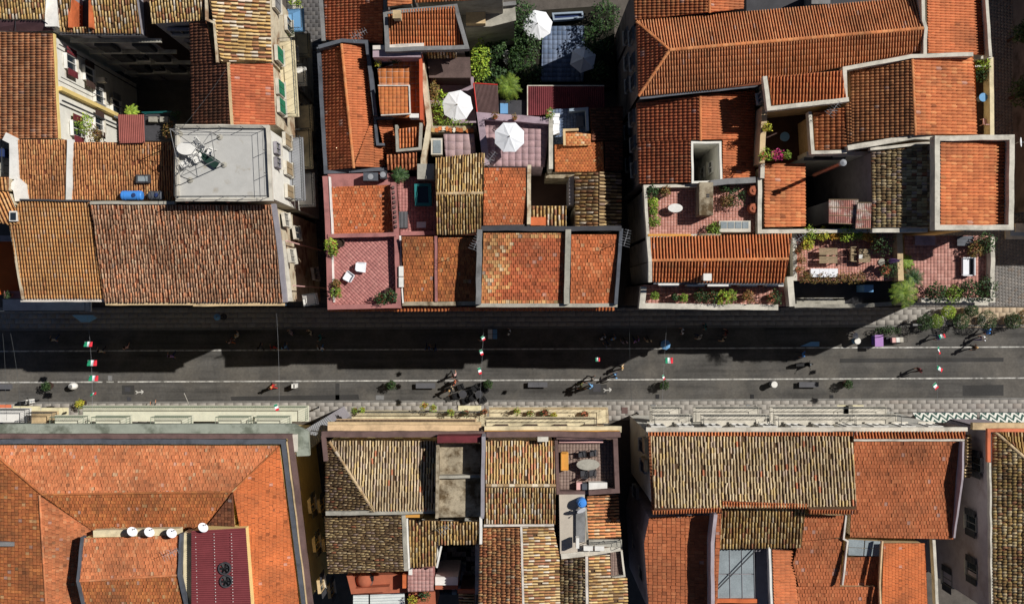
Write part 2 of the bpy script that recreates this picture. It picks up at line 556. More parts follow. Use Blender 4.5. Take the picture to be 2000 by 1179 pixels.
def plane_pts(px, zs):
    """plane through the pixel points at about the heights zs; exact pixels, exact plane"""
    A = np.array([[*P(x, y, z)[:2], 1] for (x, y), z in zip(px, zs)])
    if max(zs) - min(zs) < 1e-6:
        ab = np.array([0, 0, zs[0]])
    else:
        ab = np.linalg.lstsq(A, np.array(zs), rcond=None)[0]
    out = []
    for x, y in px:
        kx, ky = (x - CX) * S, (CY - y) * S
        q = ab[0] * kx + ab[1] * ky
        z = (q + ab[2]) / (1 + q / D)
        out.append(P(x, y, z))
    nrm = np.array([-ab[0], -ab[1], 1.0])
    return np.array([list(p) for p in out]), nrm / np.linalg.norm(nrm)

BODY = {}
def body(h, W, zb=0.0, ins=.10, drop=.10):
    c = np.mean(W, 0)
    top, bot = [], []
    for p in W:
        v = p - c
        v[2] = 0
        q = p - v / (np.linalg.norm(v) + 1e-9) * ins * 1.3
        top.append((q[0], q[1], p[2] - drop))
        bot.append((q[0], q[1], zb))
    BODY.setdefault(h.name, MB()).prism(bot, top)

def house(label, x, y, wall='plaster', cat='house', name='house'):
    h = thing(name, label, cat, P(x, y, 0))
    h['_w'] = wall
    return h

def done(h):
    if h.name in BODY:
        BODY.pop(h.name).build('wall', h['_w'], h)
    del h['_w']

def roof(h, px, down, z, style='roman', pal='org', p=.25, L=.40, zb=0.0, solid=True, n_ind=70, jit=1.0, bond=False, patch=None,
         wob=0.0, deck='deck', cj=.09, cap=300):
    dv = np.array(down, float)
    dv /= np.linalg.norm(dv)
    s = np.array([np.dot(dv, q) for q in px])
    t = (s - s.min()) / (s.max() - s.min() + 1e-9)
    zs = [z[0] + (z[1] - z[0]) * a for a in t]
    if style == 'coppi' and pal in ('org', 'orgr', 'tan'):
        style, jit, cj = 'rib', .4, .05
    if style == 'roman':
        if isinstance(pal, str) and pal not in WARM:
            style = 'romang'
        else:
            jit, cj = .4, .05
            if dv[0] < -.5:
                style = 'romang'
    W, n = plane_pts(px, zs)
    d = np.array([dv[0], -dv[1], 0.0])
    d -= n * (d @ n)
    d /= np.linalg.norm(d)
    u = np.cross(d, n)
    if solid:
        body(h, W, zb)
    mb = MB()
    mb.prism([p - n * .06 for p in W], [p for p in W])
    dk = mb.build('roof_slope', deck, h)
    lay(dk, h, W, n, u, d, style, pal, p, L, 'roof_tiles', 'roof_tile', n_ind, jit, bond, patch, wob, cap, cj)
    return dk

def flat(h, px, z, m='flatroof', zb=0.0, solid=True, name='floor', pav=None, ang=0.0, p=.3, L=.3, n_ind=60, bond=False, cj=.06):
    W, n = plane_pts(px, [z] * len(px))
    if solid:
        body(h, W, zb, drop=.06)
    fl = MB().prism([q - n * .05 for q in W], [q for q in W]).build(name, m, h)
    if pav:
        u = np.array([math.cos(ang), math.sin(ang), 0])
        d = np.array([math.sin(ang), -math.cos(ang), 0])
        lay(fl, h, W, n, u, d, 'slab', pav, p, L, 'paving_tiles', 'paving_tile', n_ind, .3, bond, cj=cj)
    return fl

def strip_mb(W, wd, hgt, closed=False, mb=None, up=0.0):
    """mitred band: W list of world points (top centre line), width, height below"""
    mb = mb or MB()
    n = len(W)
    Lp, Rp = [], []
    for i in range(n):
        a = W[(i - 1) % n] if (closed or i > 0) else None
        b = W[(i + 1) % n] if (closed or i < n - 1) else None
        t1 = (W[i] - a).xy.normalized() if a is not None else None
        t2 = (b - W[i]).xy.normalized() if b is not None else None
        t1 = t1 or t2
        t2 = t2 or t1
        m = (Vector((-t1.y, t1.x)) + Vector((-t2.y, t2.x)))
        m = m.normalized() if m.length > .01 else Vector((-t1.y, t1.x))
        k = wd / 2 / max(.35, m.dot(Vector((-t1.y, t1.x))))
        Lp.append(Vector((W[i].x + m.x * k, W[i].y + m.y * k, W[i].z)))
        Rp.append(Vector((W[i].x - m.x * k, W[i].y - m.y * k, W[i].z)))
    dn = Vector((0, 0, hgt))
    for i in range(n if closed else n - 1):
        j = (i + 1) % n
        top = [Lp[i], Lp[j], Rp[j], Rp[i]]
        mb.prism([q - dn for q in top], top)
    return mb

def par(h, path, z, wd=.28, hgt=.6, m='plaster', closed=False, name='parapet'):
    zz = z if isinstance(z, (list, tuple)) else [z] * len(path)
    W0 = [P(x, y, q) for (x, y), q in zip(path, zz)]
    if closed:
        W0.append(W0[0])
    W = []
    for a, b in zip(W0, W0[1:]):
        n = max(1, int((b - a).length / .9))
        for k in range(n):
            v = a.lerp(b, k / n)
            if k:
                v += Vector((R.gauss(0, .012), R.gauss(0, .012), R.gauss(0, .012)))
            W.append(v)
    if not closed:
        W.append(W0[-1])
    return strip_mb(W, wd, hgt, closed).build(name, m, h)

def ridge(h, a, b, za, zb, pal='ridge', r=.11, L=.42, name='ridge_tiles'):
    A, B = P(*a, za), P(*b, zb)
    n = max(2, int((B - A).length / L))
    t = (B - A) / n
    mb = MB()
    for i in range(n):
        c = palcol(pal, 1)[0]
        s = A + t * i
        e = A + t * (i + 1.06)
        sd = t.cross(Vector((0, 0, 1))).normalized()
        vs = []
        for q, rr in ((s, r * 1.08), (e, r * .92)):
            for k in range(7):
                an = math.pi * k / 6
                vs.append(q + sd * (-rr * math.cos(an)) + Vector((0, 0, rr * .8 * math.sin(an) + R.uniform(-.005, .005))))
        mb.add(vs, [(k, k + 1, 8 + k, 7 + k) for k in range(6)] + [tuple(range(7)), tuple(range(7, 14))], c)
    return mb.build(name, 'tile', h, kind='stuff')

def bx(h, name, x0, y0, x1, y1, z0, z1, m, kind=None):
    a, b = P(x0, y0, z1), P(x1, y1, z1)
    return MB().box(((a.x + b.x) / 2, (a.y + b.y) / 2, (z0 + z1) / 2), (abs(b.x - a.x), abs(a.y - b.y), z1 - z0)).build(name, m, h, kind)

def wallframe(a, b, z):
    """wall line given by two pixels at height z: origin, along, outward (towards the nadir)"""
    A, B = P(*a, z), P(*b, z)
    A.z = B.z = 0
    t = (B - A).normalized()
    nr = Vector((-t.y, t.x, 0))
    if nr.dot((A + B) / 2) > 0:
        nr = -nr
    return A, t, nr, (B - A).length

def window(h, wf, s, z, wd=.9, ht=1.4, shut=None, frame='white', opened=False, grille=False, recess=0.0):
    """a window on a wall: frame > pane, sill, shutters"""
    A, t, nr, ln = wf
    c = A + t * s
    M = Matrix((t, nr, Vector((0, 0, 1)))).transposed()
    mb = MB()
    f = .07
    for dx, dz, sx, sz in ((0, ht / 2, wd + 2 * f, f), (0, -ht / 2, wd + 2 * f, f), (-wd / 2 - f / 2, 0, f, ht), (wd / 2 + f / 2, 0, f, ht), (0, 0, .05, ht)):
        mb.box(c + t * dx + Vector((0, 0, z + dz)) + nr * .02, (sx, .24, sz), M=M)
    wo = mb.build('window', frame, h)
    MB().box(c + Vector((0, 0, z)) - nr * .02, (wd, .16, ht - .02), M=M).build('pane', 'glass', wo)
    MB().box(c + Vector((0, 0, z - ht / 2 - .09)) + nr * .1, (wd + .3, .34, .09), M=M).build('sill', 'plaster', wo)
    if shut:
        for sd in (-1, 1):
            sm = MB()
            if opened:
                cc = c + t * (sd * (wd * .75 + .05)) + Vector((0, 0, z)) + nr * .2
                sm.box(cc, (wd / 2, .05, ht), M=M)
            else:
                cc = c + t * (sd * wd * .26) + Vector((0, 0, z)) + nr * .16
                sm.box(cc, (wd / 2 - .02, .05, ht), M=M)
            for k in range(6):
                sm.box(cc + Vector((0, 0, -ht / 2 + (k + .5) * ht / 6)) + nr * .035, (wd / 2 - .1, .03, .05), M=M)
            sm.build('shutter', shut, wo)
    if grille:
        gm = MB()
        for k in range(5):
            gm.tube([c + t * (wd * (k / 4 - .5)) + Vector((0, 0, z - ht / 2)) + nr * .24, c + t * (wd * (k / 4 - .5)) + Vector((0, 0, z + ht / 2)) + nr * .24], .012, 4)
        for k in (-.4, 0, .4):
            gm.tube([c - t * wd / 2 + Vector((0, 0, z + ht * k)) + nr * .24, c + t * wd / 2 + Vector((0, 0, z + ht * k)) + nr * .24], .012, 4)
        gm.build('grille', 'rail', wo)
    return wo

def balcony(h, wf, s0, s1, z, depth=.9, slab='white', rail='rail', rh=1.0, bars=True, planter=False, step=.13):
    A, t, nr, ln = wf
    M = Matrix((t, nr, Vector((0, 0, 1)))).transposed()
    c = A + t * ((s0 + s1) / 2) + nr * (depth / 2 - .08)
    b = MB().box(c + Vector((0, 0, z - .08)), (s1 - s0, depth + .16, .16), M=M).build('balcony', slab, h)
    mb = MB()
    p0, p1 = A + t * (s0 + .05), A + t * (s1 - .05)
    q0, q1 = p0 + nr * (depth - .05), p1 + nr * (depth - .05)
    for zz, r in ((z + rh, .035), (z + .1, .02)):
        mb.tube([Vector((*v.xy, zz)) for v in (p0, q0, q1, p1)], r, 4)
    if bars:
        for a, e in ((p0, q0), (q0, q1), (q1, p1)):
            n = max(1, int((e - a).length / step))
            for k in range(n + 1):
                v = a.lerp(e, k / n)
                mb.tube([Vector((*v.xy, z)), Vector((*v.xy, z + rh))], .012, 3, cap=False)
    mb.build('railing', rail, b)
    bk = MB()
    for s in (s0 + .25, s1 - .25):
        bk.box(A + t * s + nr * (depth * .35) + Vector((0, 0, z - .27)), (.14, depth * .7, .22), M=M)
    bk.build('bracket', slab, b)
    return b
# ================================================================== setting
def sp(wf, v, z):
    A, t, nr, ln = wf
    k = S * (1 - z / D)
    if abs(t.y) > abs(t.x):
        return ((CY - v) * k - A.y) / t.y
    return ((v - CX) * k - A.x) / t.x

def sheet(name, px, z, m, kind='structure'):
    W = [P(x, y, z) for x, y in px]
    mb = MB().add(W, [tuple(range(len(W)))])
    return mb.build(name, m, None, kind)

MT['ground'] = mat('ground', (92, 86, 80), .95, .25)
MT['asphalt'] = mat('asphalt', (80, 78, 75), .92, .24, scale=.5, fine=5.0, col2=(98, 94, 88), mix=(.46, .62), mscale=.2, bump=.15, stretch=(.05, 1.6, .3))
MT['patch'] = mat('asphalt_patch', (60, 59, 58), .92, .2, scale=.5, fine=6.0, bump=.15)
MT['paint'] = mat('road_paint', (196, 194, 188), .85, .3, fine=6.0, col2=(98, 96, 92), mix=(.46, .66), mscale=2.2, mixamt=.9)
MT['kerb'] = mat('kerb_stone', (120, 118, 114), .9, .2)
MT['alley'] = mat('alley_paving', (98, 94, 92), .95, .2)
sheet('ground', [(-1200, -1200), (3200, -1200), (3200, 2400), (-1200, 2400)], -.012, 'ground')
def rl(x, y):
    return y - .0043 * x
def band(name, x0, x1, y0, y1, z, m, kind='structure', seg=1):
    return sheet(name, [(x0, rl(x0, y1)), (x1, rl(x1, y1)), (x1, rl(x1, y0)), (x0, rl(x0, y0))], z, m, kind)
band('road', -400, 2400, 645, 786, 0.0, 'asphalt')
for y, nm in ((685.8, 'north'), (746.4, 'south')):
    mb = MB()
    segs = [(-400, 200), (208, 222), (230, 2400)] if nm == 'south' else [(-400, 2400)]
    for a, b in segs:
        n = 40
        for i in range(n):
            xa, xb = a + (b - a) * i / n, a + (b - a) * (i + 1) / n
            hw = 1.2
            mb.add([P(xa, rl(xa, y + hw), .004), P(xb, rl(xb, y + hw), .004), P(xb, rl(xb, y - hw), .004), P(xa, rl(xa, y - hw), .004)], [(0, 1, 2, 3)])
    mb.build('lane_line', 'paint', None, 'structure')

for lab, q in (('long darker asphalt repair along the lower lane', [(450, 774), (700, 770), (702, 780), (452, 782)]), ('dark square asphalt repair under the flags', [(238, 752), (262, 752), (262, 770), (238, 770)]), ('dark rectangular asphalt repair near the bent person', [(1150, 750), (1185, 750), (1185, 770), (1150, 770)]),
               ('narrow asphalt trench repair crossing the lower lane', [(655, 748), (663, 748), (663, 782), (655, 782)]), ('asphalt repair strip in the middle lane at the right', [(1640, 700), (1960, 698), (1960, 706), (1640, 708)]), ('asphalt repair in the lower lane at the far right', [(1880, 752), (1960, 751), (1960, 772), (1880, 773)])):
    o = thing('asphalt_repair', lab, 'road repair', P(*q[0], 0))
    W_ = [P(x, y, .003) for x, y in q]
    MB().add(W_, [(0, 1, 2, 3)]).build('patch', 'patch', o)

def pavement(name, poly, z, pal, p, L, ang, n_ind, bond=True):
    W = np.array([list(P(x, y, z)) for x, y in poly])
    o = MB().prism([Vector(q) - Vector((0, 0, z + .01)) for q in W], [Vector(q) for q in W]).build(name, 'stone', None, 'structure')
    n = np.array([0, 0, 1.0])
    u = np.array([math.cos(ang), math.sin(ang), 0])
    d = np.array([math.sin(ang), -math.cos(ang), 0])
    lay(o, o, W, n, u, d, 'slab', pal, p, L, 'paving_slabs', 'paving_slab', n_ind, .3, bond, cj=.025)
    return o
def kerb(par_, x0, x1, y):
    n = int((x1 - x0) * S / 1.0)
    b0 = None
    for i in range(n):
        a = x0 + (x1 - x0) * i / n
        b = x0 + (x1 - x0) * (i + 1) / n - .3
        A, B = P(a, rl(a, y), .06), P(b, rl(b, y), .06)
        if b0 is None:
            b0 = MB().box((0, 0, 0), ((B - A).length, .16, .14)).build('kerb_stone', 'kerb', par_, local=True)
            ob = b0
        else:
            ob = b0.copy()
            COL.objects.link(ob)
        ob.location = (A + B) / 2
        ob.rotation_euler = (0, 0, math.atan2(B.y - A.y, B.x - A.x))
ps = pavement('pavement_south', [(-60, rl(-60, 826)), (-60, rl(-60, 788)), (2060, rl(2060, 788)), (2060, rl(2060, 826))], .09, 'slab', .8, .46, math.radians(.25), 300)
kerb(ps, -40, 2040, 786.5)
pn = pavement('pavement_north', [(-60, rl(-60, 642)), (-60, 600), (1860, 600), (1860, rl(1860, 642))], .09, 'slab', .8, .46, math.radians(.25), 300)
kerb(pn, -40, 1850, 644)
pavement('alley', [(560, 598), (560, -80), (730, -80), (730, 598)], .02, 'dslab', .5, .35, 0, 0)
pavement('side_street', [(1770, 598), (1770, -80), (2330, -80), (2330, 598)], .03, 'sslab', .36, .22, math.radians(40), 120)
sw = pavement('corner_pavement', [(1864, 640), (1864, 600), (2300, 600), (2300, 636)], .09, [((184, 164, 138), 3), ((179, 159, 133), 2), ((188, 169, 143), 2)], .6, .45, 0, 60)
kerb(sw, 1862, 2290, 643.5)
for (x, y, a, b, m) in ((249, 760, 11, 9, 'dgrey'), (1166, 757, 15, 15, 'dgrey'), (1284, 774, 7, 8, 'black'), (1469, 774, 7, 8, 'black'), (1220, 801, 12, 12, 'brown'), (1276, 794, 9, 9, 'grey'), (1461, 793, 7, 7, 'grey'), (1437, 799, 7, 5, 'brown'), (742, 776, 16, 9, 'grey'), (1624, 775, 7, 8, 'black'), (252, 779, 8, 8, 'dgrey'), (215, 738, 8, 10, 'grey')):
    on = y > 783
    z0 = .112 if on else 0
    o = thing('manhole_cover', {249: 'dark square repair cover in the road left of the white arrow mark', 1166: 'large bluish grey square cover in the road by the bent person', 1284: 'small black drain grate at the kerb below the round shrub tub',
        1469: 'small black drain grate at the kerb far right of centre', 1220: 'brown square cover set in the south pavement', 1276: 'grey square cover set in the pavement above white balconies', 1461: 'small grey cover in the pavement near the black bollard',
        1437: 'small brown cover in the pavement left of a grey one', 742: 'oval grey cover beside the kerb in front of the balcony flowers', 1624: 'small black drain grate in front of the cream awning',
        252: 'black grate at the kerb above the blue chalk mark', 215: 'thin square cover in the middle lane beside the white line'}[x], 'cover', P(x, y, 0))
    c = P(x, y, z0 + .012)
    MB().box(c, (a * S, b * S, .024)).build('lid', m, o)
    mb = MB()
    for k in range(4):
        mb.box(c + Vector((0, (k - 1.5) * b * S / 5, .014)), (a * S * .8, .025, .01))
    mb.build('ribs', m, o)
# chalked arrows / worn paint on the asphalt
def mark(label, x, y, rz, s=1.0):
    o = thing('painted_symbol', label, 'road marking', P(x, y, 0), rz)
    mb = MB()
    for a, b in (((-.35, 0), (.3, 0)), ((.3, 0), (.05, .22)), ((.3, 0), (.05, -.22)), ((-.35, 0), (-.6, .2)), ((-.35, 0), (-.6, -.2))):
        A, B = Vector((*a, .006)) * s, Vector((*b, .006)) * s
        A.z = B.z = .006 + .001 * R.random()
        t = (B - A).normalized() * .05
        sd = Vector((-t.y, t.x, 0)) * .9
        mb.add([A + sd, B + sd, B - sd, A - sd], [(0, 1, 2, 3)])
    mb.build('strokes', 'paint', o, local=True)
mark('worn white stick figure painted on the road near the left flags', 275, 765, .1, .75)
mark('white stick figure painted on the road beside the bent person', 1189, 761, .1, .75)

# ================================================================== north-west block
# ---- house with the tan roof
h = house('street house with a plain tan tiled roof, left of the alley', 110, 490, 'plaster')
roof(h, [(40, 392), (174, 392), (203, 583), (44, 583), (18, 430)], (0, 1), (17.0, 15.2), 'coppi', 'tan', .21, .32, n_ind=150, cj=.06)
par(h, [(38, 390), (172, 392)], 17.25, .12, .4, 'dgrey', name='flashing')
par(h, [(40, 586), (205, 586)], 15.15, .25, .12, 'mortar', name='gutter')
par(h, [(20, 436), (44, 584)], [16.6, 15.4], .16, .2, 'oldwall', name='verge')
wf = wallframe((40, 588), (206, 588), 15.2)
balcony(h, wf, sp(wf, 20, 10), sp(wf, 190, 10), 11.2, .8, 'white')
done(h)
# ---- house with the brown mixed roof
h = house('corner house with a wide mottled brown tiled roof beside the alley', 370, 490, 'oldwall')
roof(h, [(178, 400), (530, 400), (553, 590), (205, 590)], (0, 1), (17.2, 15.3), 'coppi', 'mix', .205, .36, n_ind=300, jit=1.6, wob=.015)
par(h, [(176, 396), (340, 396)], 17.4, .22, .5, 'concrete', name='coping')
par(h, [(206, 593), (376, 593)], 15.2, .22, .12, 'tan', name='gutter')
par(h, [(377, 595), (556, 594)], 15.2, .22, .12, 'tan', name='gutter')
par(h, [(533, 398), (545, 480), (556, 590)], [17.3, 16.5, 15.4], .3, .5, 'greywall', name='verge')
par(h, [(550, 470), (566, 588)], [15.2, 15.0], .4, .2, 'plaster', name='cornice')
wf = wallframe((205, 592), (570, 592), 15.2)
balcony(h, wf, sp(wf, 215, 11), sp(wf, 560, 11), 11.3, .85, 'bluecloth')
for x in (240, 300, 360, 420, 480, 535):
    window(h, wf, sp(wf, x, 12.5), 12.6, 1.0, 2.0, None)
wf = wallframe((543, 396), (573, 590), 15.3)
for y, z, g in ((455, 10.5, True), (535, 5.5, True), (430, 13.6, False), (500, 13.6, False)):
    window(h, wf, sp(wf, y, z), z, .9, 1.5, None, 'plaster', grille=g)
balcony(h, wf, sp(wf, 575, 13), sp(wf, 598, 13), 11.0, 1.0, 'white')
mb = MB()
A, t, nr, ln = wf
for s, r in ((sp(wf, 478, 10), .05), (sp(wf, 560, 10), .045)):
    mb.tube([A + t * s + nr * .1 + Vector((0, 0, z)) for z in (15, 9, 1)], r, 6)
mb.build('drainpipe', 'rose', h)
done(h)
# ---- raised flat roof
h = house('white block with a flat grey roof terrace and railings', 435, 318, 'whitewall')
flat(h, [(345, 247), (524, 247), (530, 388), (345, 388)], 18.4, 'flatroof')
par(h, [(346, 246), (522, 247), (529, 389), (346, 390)], 18.65, .22, .4, 'plaster', True)
def railing(h, path, z, hgt=.95, m='rail', rails=(.5, .95), step=1.3, r=.022, name='railing'):
    W = [P(x, y, z) for x, y in path]
    mb = MB()
    for q in rails:
        mb.tube([Vector((v.x, v.y, z + q)) for v in W], r, 4)
    for a, b in zip(W, W[1:]):
        n = max(1, int((b - a).length / step))
        for k in range(n + 1):
            v = a.lerp(b, k / n)
            mb.tube([v, v + Vector((0, 0, hgt))], r, 4)
    return mb.build(name, m, h)
railing(h, [(349, 385), (349, 250), (518, 251), (524, 385), (349, 386)], 18.6)
wf = wallframe((525, 246), (531, 390), 18.4)
window(h, wf, sp(wf, 290, 16.2), 16.2, .7, 1.2, None, 'greywall')
window(h, wf, sp(wf, 318, 16.2), 16.2, .6, 1.2, None, 'greywall')
for y, z in ((275, 12.8), (330, 12.8), (375, 12.8), (290, 9.6), (350, 9.6), (300, 6)):
    window(h, wf, sp(wf, y, z), z, .9, 1.9, 'wood' if z > 12 else None, 'plaster', opened=False)
b = balcony(h, wf, sp(wf, 268, 11.9), sp(wf, 392, 11.9), 11.6, 1.0, 'metal', 'rail', step=.2)
balcony(h, wf, sp(wf, 255, 8.6), sp(wf, 330, 8.6), 8.4, 1.1, 'cream', 'rail', step=.2)
balcony(h, wf, sp(wf, 338, 8.6), sp(wf, 404, 8.6), 8.3, 1.15, 'white', 'rail', step=.2)
for x in (362, 442, 483):
    bx(h, 'overflow_pipe', x, 391, x + 5, 396, 17.4, 17.6, 'clay')
done(h)
# ---- low brown roofs west of the terrace
h = house('house with two brown roofs split by a white mortar valley', 200, 330, 'plaster')
roof(h, [(146, 278), (343, 278), (343, 391), (138, 391)], (0, 1), (16.6, 16.1), 'coppi', 'brn2', .18, .36, n_ind=100, wob=.008)
roof(h, [(34, 273), (130, 273), (127, 391), (50, 391), (34, 350)], (0, 1), (16.6, 16.1), 'coppi', 'brn2', .18, .36, n_ind=100, wob=.015)
par(h, [(137, 272), (134, 392)], [16.8, 16.3], .42, .3, 'white', name='mortar_valley')
par(h, [(8, 266), (26, 275), (26, 350)], 16.7, .6, .5, 'white', name='mortar_verge')
par(h, [(24, 355), (38, 366), (42, 392)], [16.7, 16.5, 16.4], .95, .45, 'white', name='mortar_verge')
sk = bx(h, 'skylight', 265, 341, 292, 357, 16.2, 16.65, 'dgrey')
bx(sk, 'pane', 269, 344, 288, 354, 16.6, 16.68, 'skyglass')
done(h)
# ---- west house, stripes running across
h = house('house with a big red-brown roof of dark horizontal rows at the left edge', 60, 170, 'whitewall')
roof(h, [(-40, 62), (103, 66), (113, 270), (-40, 272)], (-1, 0), (16.6, 16.3), 'roman', [((208, 146, 104), 4), ((196, 132, 90), 4), ((214, 158, 116), 3), ((182, 122, 86), 2)], .195, .42, n_ind=220)
par(h, [(104, 66), (114, 271)], 16.55, .14, .3, 'yellow', name='verge')
wf = wallframe((106, 66), (118, 271), 16.4)
for y, z, sh in ((108, 14.0, 'maroon'), (112, 10.8, 'dbrown'), (148, 9.0, 'grey'), (152, 5.6, 'grey'), (240, 13.6, 'maroon'), (210, 9.4, 'dbrown'), (238, 10.0, None)):
    window(h, wf, sp(wf, y, 16.4), z, 1.0, 1.6, sh, 'white', opened=True)
A, t, nr, ln = wf
s = sp(wf, 172, 16.4)
MB().box(A + t * s + nr * .0 + Vector((0, 0, 8)), (.3, .5, 16.4), M=Matrix((t, nr, Vector((0, 0, 1)))).transposed()).build('yellow_band', 'yellow', h)
mb = MB()
for y, r in ((86, .04), (196, .07), (150, .03)):
    s = sp(wf, y, 16.4)
    mb.tube([A + t * s + nr * .22 + Vector((0, 0, z)) for z in (16.2, 8, .2)], r, 6)
mb.build('drainpipe', 'dgrey', h)
ac = MB().box(A + t * sp(wf, 118, 16.4) + nr * .5 + Vector((0, 0, 9.6)), (.35, .8, .6), M=Matrix((t, nr, Vector((0, 0, 1)))).transposed()).build('air_conditioner', 'plaster', h)
done(h)
# ---- top row
h = house('old cream tiled house cut off by the top left corner', 40, 20, 'whitewall')
roof(h, [(-40, -30), (90, -30), (87, 38), (-40, 38)], (0, 1), (17.4, 16.8), 'coppi', 'oldw', .215, .4, n_ind=60, wob=.015, deck='deckold')
bx(h, 'gable_wall', 88, -30, 112, 52, 0, 16.6, 'white')
done(h)
o = thing('awning', 'plum coloured awning stretched below the cream roof, top left', 'awning', P(50, 50, 0))
W = [P(-40, 40, 16.7), P(84, 40, 16.7), P(110, 60, 16.2), (P(50, 62, 16.0)), P(-40, 60, 16.2)]
MB().prism([v - Vector((0, 0, .03)) for v in W], W).build('cloth', mat('plum_cloth', (92, 66, 70), .8, .15), o)
mb = MB()
for a, b in (((-20, 40), (-30, 60)), ((84, 40), (108, 60)), ((30, 40), (30, 61))):
    mb.tube([P(*a, 16.76), P(*b, 16.3)], .03, 5)
for x in (20, 104):
    mb.tube([P(x, 58, 16.2), P(x, 58, 12)], .03, 5)
mb.build('frame', 'dgrey', o)

h = house('courtyard house with a cream roof pierced by a glazed light well', 195, 30, 'greywall')
roof(h, [(115, -30), (138, -30), (138, 64), (117, 62)], (0, 1), (17.0, 16.0), 'coppi', 'old', .215, .4, n_ind=30, wob=.015, deck='deckold')
roof(h, [(180, -30), (262, -30), (276, 66), (180, 65)], (0, 1), (17.0, 16.0), 'coppi', 'oldw', .215, .4, n_ind=100, wob=.015, deck='deckold')
roof(h, [(138, 53), (180, 53), (180, 65), (138, 64)], (0, 1), (16.14, 16.0), 'coppi', 'oldw', .215, .4, n_ind=12, wob=.015, deck='deckold')
flat(h, [(138, -30), (180, -30), (180, 53), (138, 53)], 14.6, 'dgrey')
bx(h, 'well_wall', 133, -30, 140, 54, 14, 16.5, 'orange')
bx(h, 'well_wall', 173, -30, 180, 54, 14, 16.7, 'orange')
gl = bx(h, 'glass_roof', 147, -30, 156, 52, 15.0, 15.1, 'skyglass')
mb = MB()
for y in range(-25, 53, 9):
    mb.tube([P(146, y, 15.15), P(157, y, 15.15)], .03, 4)
mb.build('glazing_bars', 'white', gl)
par(h, [(116, 67), (275, 69)], 15.95, .14, .12, 'dgrey', name='gutter')
wf = wallframe((118, 68), (300, 68), 16.0)
for z, xs in ((12.4, (202, 278)), (9.2, (202, 240, 278)), (5.4, (202, 240, 278))):
    for x in xs:
        small = x == 240
        window(h, wf, sp(wf, x * .8 + 200 * .2 if False else x - 30, 16.0), z, .7 if small else 1.1, 1.0 if small else 1.9, None if small else 'dgrey', 'dgrey', opened=False)
A, t, nr, ln = wf
M_ = Matrix((t, nr, Vector((0, 0, 1)))).transposed()
for z in (14.3, 10.9, 7.4, 3.8):
    MB().box(A + t * ln / 2 + nr * .0 + Vector((0, 0, z)), (ln, .3, .16), M=M_).build('string_course', 'concrete', h)
done(h)
h = house('small cream tiled house behind the shadow-dark gap at the top', 345, 20, 'greywall')
roof(h, [(290, -30), (396, -30), (396, 40), (297, 47)], (0, 1), (17.2, 16.3), 'coppi', 'oldw', .215, .4, n_ind=100, wob=.015, deck='deckold')
bx(h, 'gap_shade_fill', 264, -30, 286, 70, 0, 15.0, 'dbrown')  # dark brown block fills the gap in place of its shadow
wf = wallframe((297, 49), (372, 49), 16.2)
window(h, wf, 1.6, 14.6, 1.6, 1.0, None, 'greywall')
window(h, wf, 1.6, 11.0, 1.2, 1.6, None, 'greywall')
done(h)
h = house('house above the alley with a roof of pale weathered tiles in long rows', 470, 60, 'oldwall')
roof(h, [(402, -30), (526, -30), (531, 121), (424, 121), (416, 40)], (1, 0), (17.2, 16.2), 'coppi', 'oldw', .26, .48, n_ind=250, wob=.02, deck='deckold', jit=1.6)
par(h, [(402, -30), (403, 38), (418, 44), (424, 122)], 17.2, .16, .3, 'oldwall', name='verge')
wf = wallframe((527, -30), (534, 123), 16.2)
for y, z, sh in ((6, 14.5, 'grey'), (108, 14.4, 'green'), (50, 10.5, None), (100, 9, None), (20, 7, None)):
    window(h, wf, sp(wf, y, z), z, 1.0, 1.7, sh, 'plaster')
balcony(h, wf, sp(wf, 15, 10.0), sp(wf, 60, 10.0), 9.6, 1.1, 'bluecloth', 'rail')
balcony(h, wf, sp(wf, 65, 7), sp(wf, 112, 7), 6.8, 1.0, 'cream', 'rail')
done(h)
h = house('gabled house by the alley, shade-darkened red slope west and orange slope east', 450, 170, 'oldwall')
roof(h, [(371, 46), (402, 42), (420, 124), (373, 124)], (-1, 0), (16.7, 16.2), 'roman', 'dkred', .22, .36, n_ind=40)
roof(h, [(373, 125), (446, 125), (451, 243), (376, 243)], (-1, 0), (17.0, 16.2), 'roman', 'dkred', .22, .36, n_ind=90)  # darker palette puts the west slope's shade into the tile colour
roof(h, [(448, 126), (533, 125), (538, 244), (455, 244)], (1, 0), (17.0, 16.0), 'roman', 'red', .2, .36, n_ind=110)
par(h, [(446, 122), (453, 244)], 17.1, .2, .2, 'tan', name='ridge')
wf = wallframe((534, 125), (541, 244), 16.0)
for y, z, sh in ((173, 14.4, 'green'), (208, 14.4, 'green'), (150, 10.5, None), (200, 10.5, None), (160, 7, None), (215, 7, None)):
    window(h, wf, sp(wf, y, z), z, 1.0, 1.7, sh, 'plaster')
b = balcony(h, wf, sp(wf, 80, 13.2), sp(wf, 229, 13.2), 13.1, 1.05, 'cream', 'rail', step=.5)
balcony(h, wf, sp(wf, 205, 8), sp(wf, 256, 8), 7.8, 1.1, 'cream', 'rail', step=.2)
balcony(h, wf, sp(wf, 130, 8.5), sp(wf, 168, 8.5), 8.3, .9, 'white', 'rail', step=.2)
done(h)
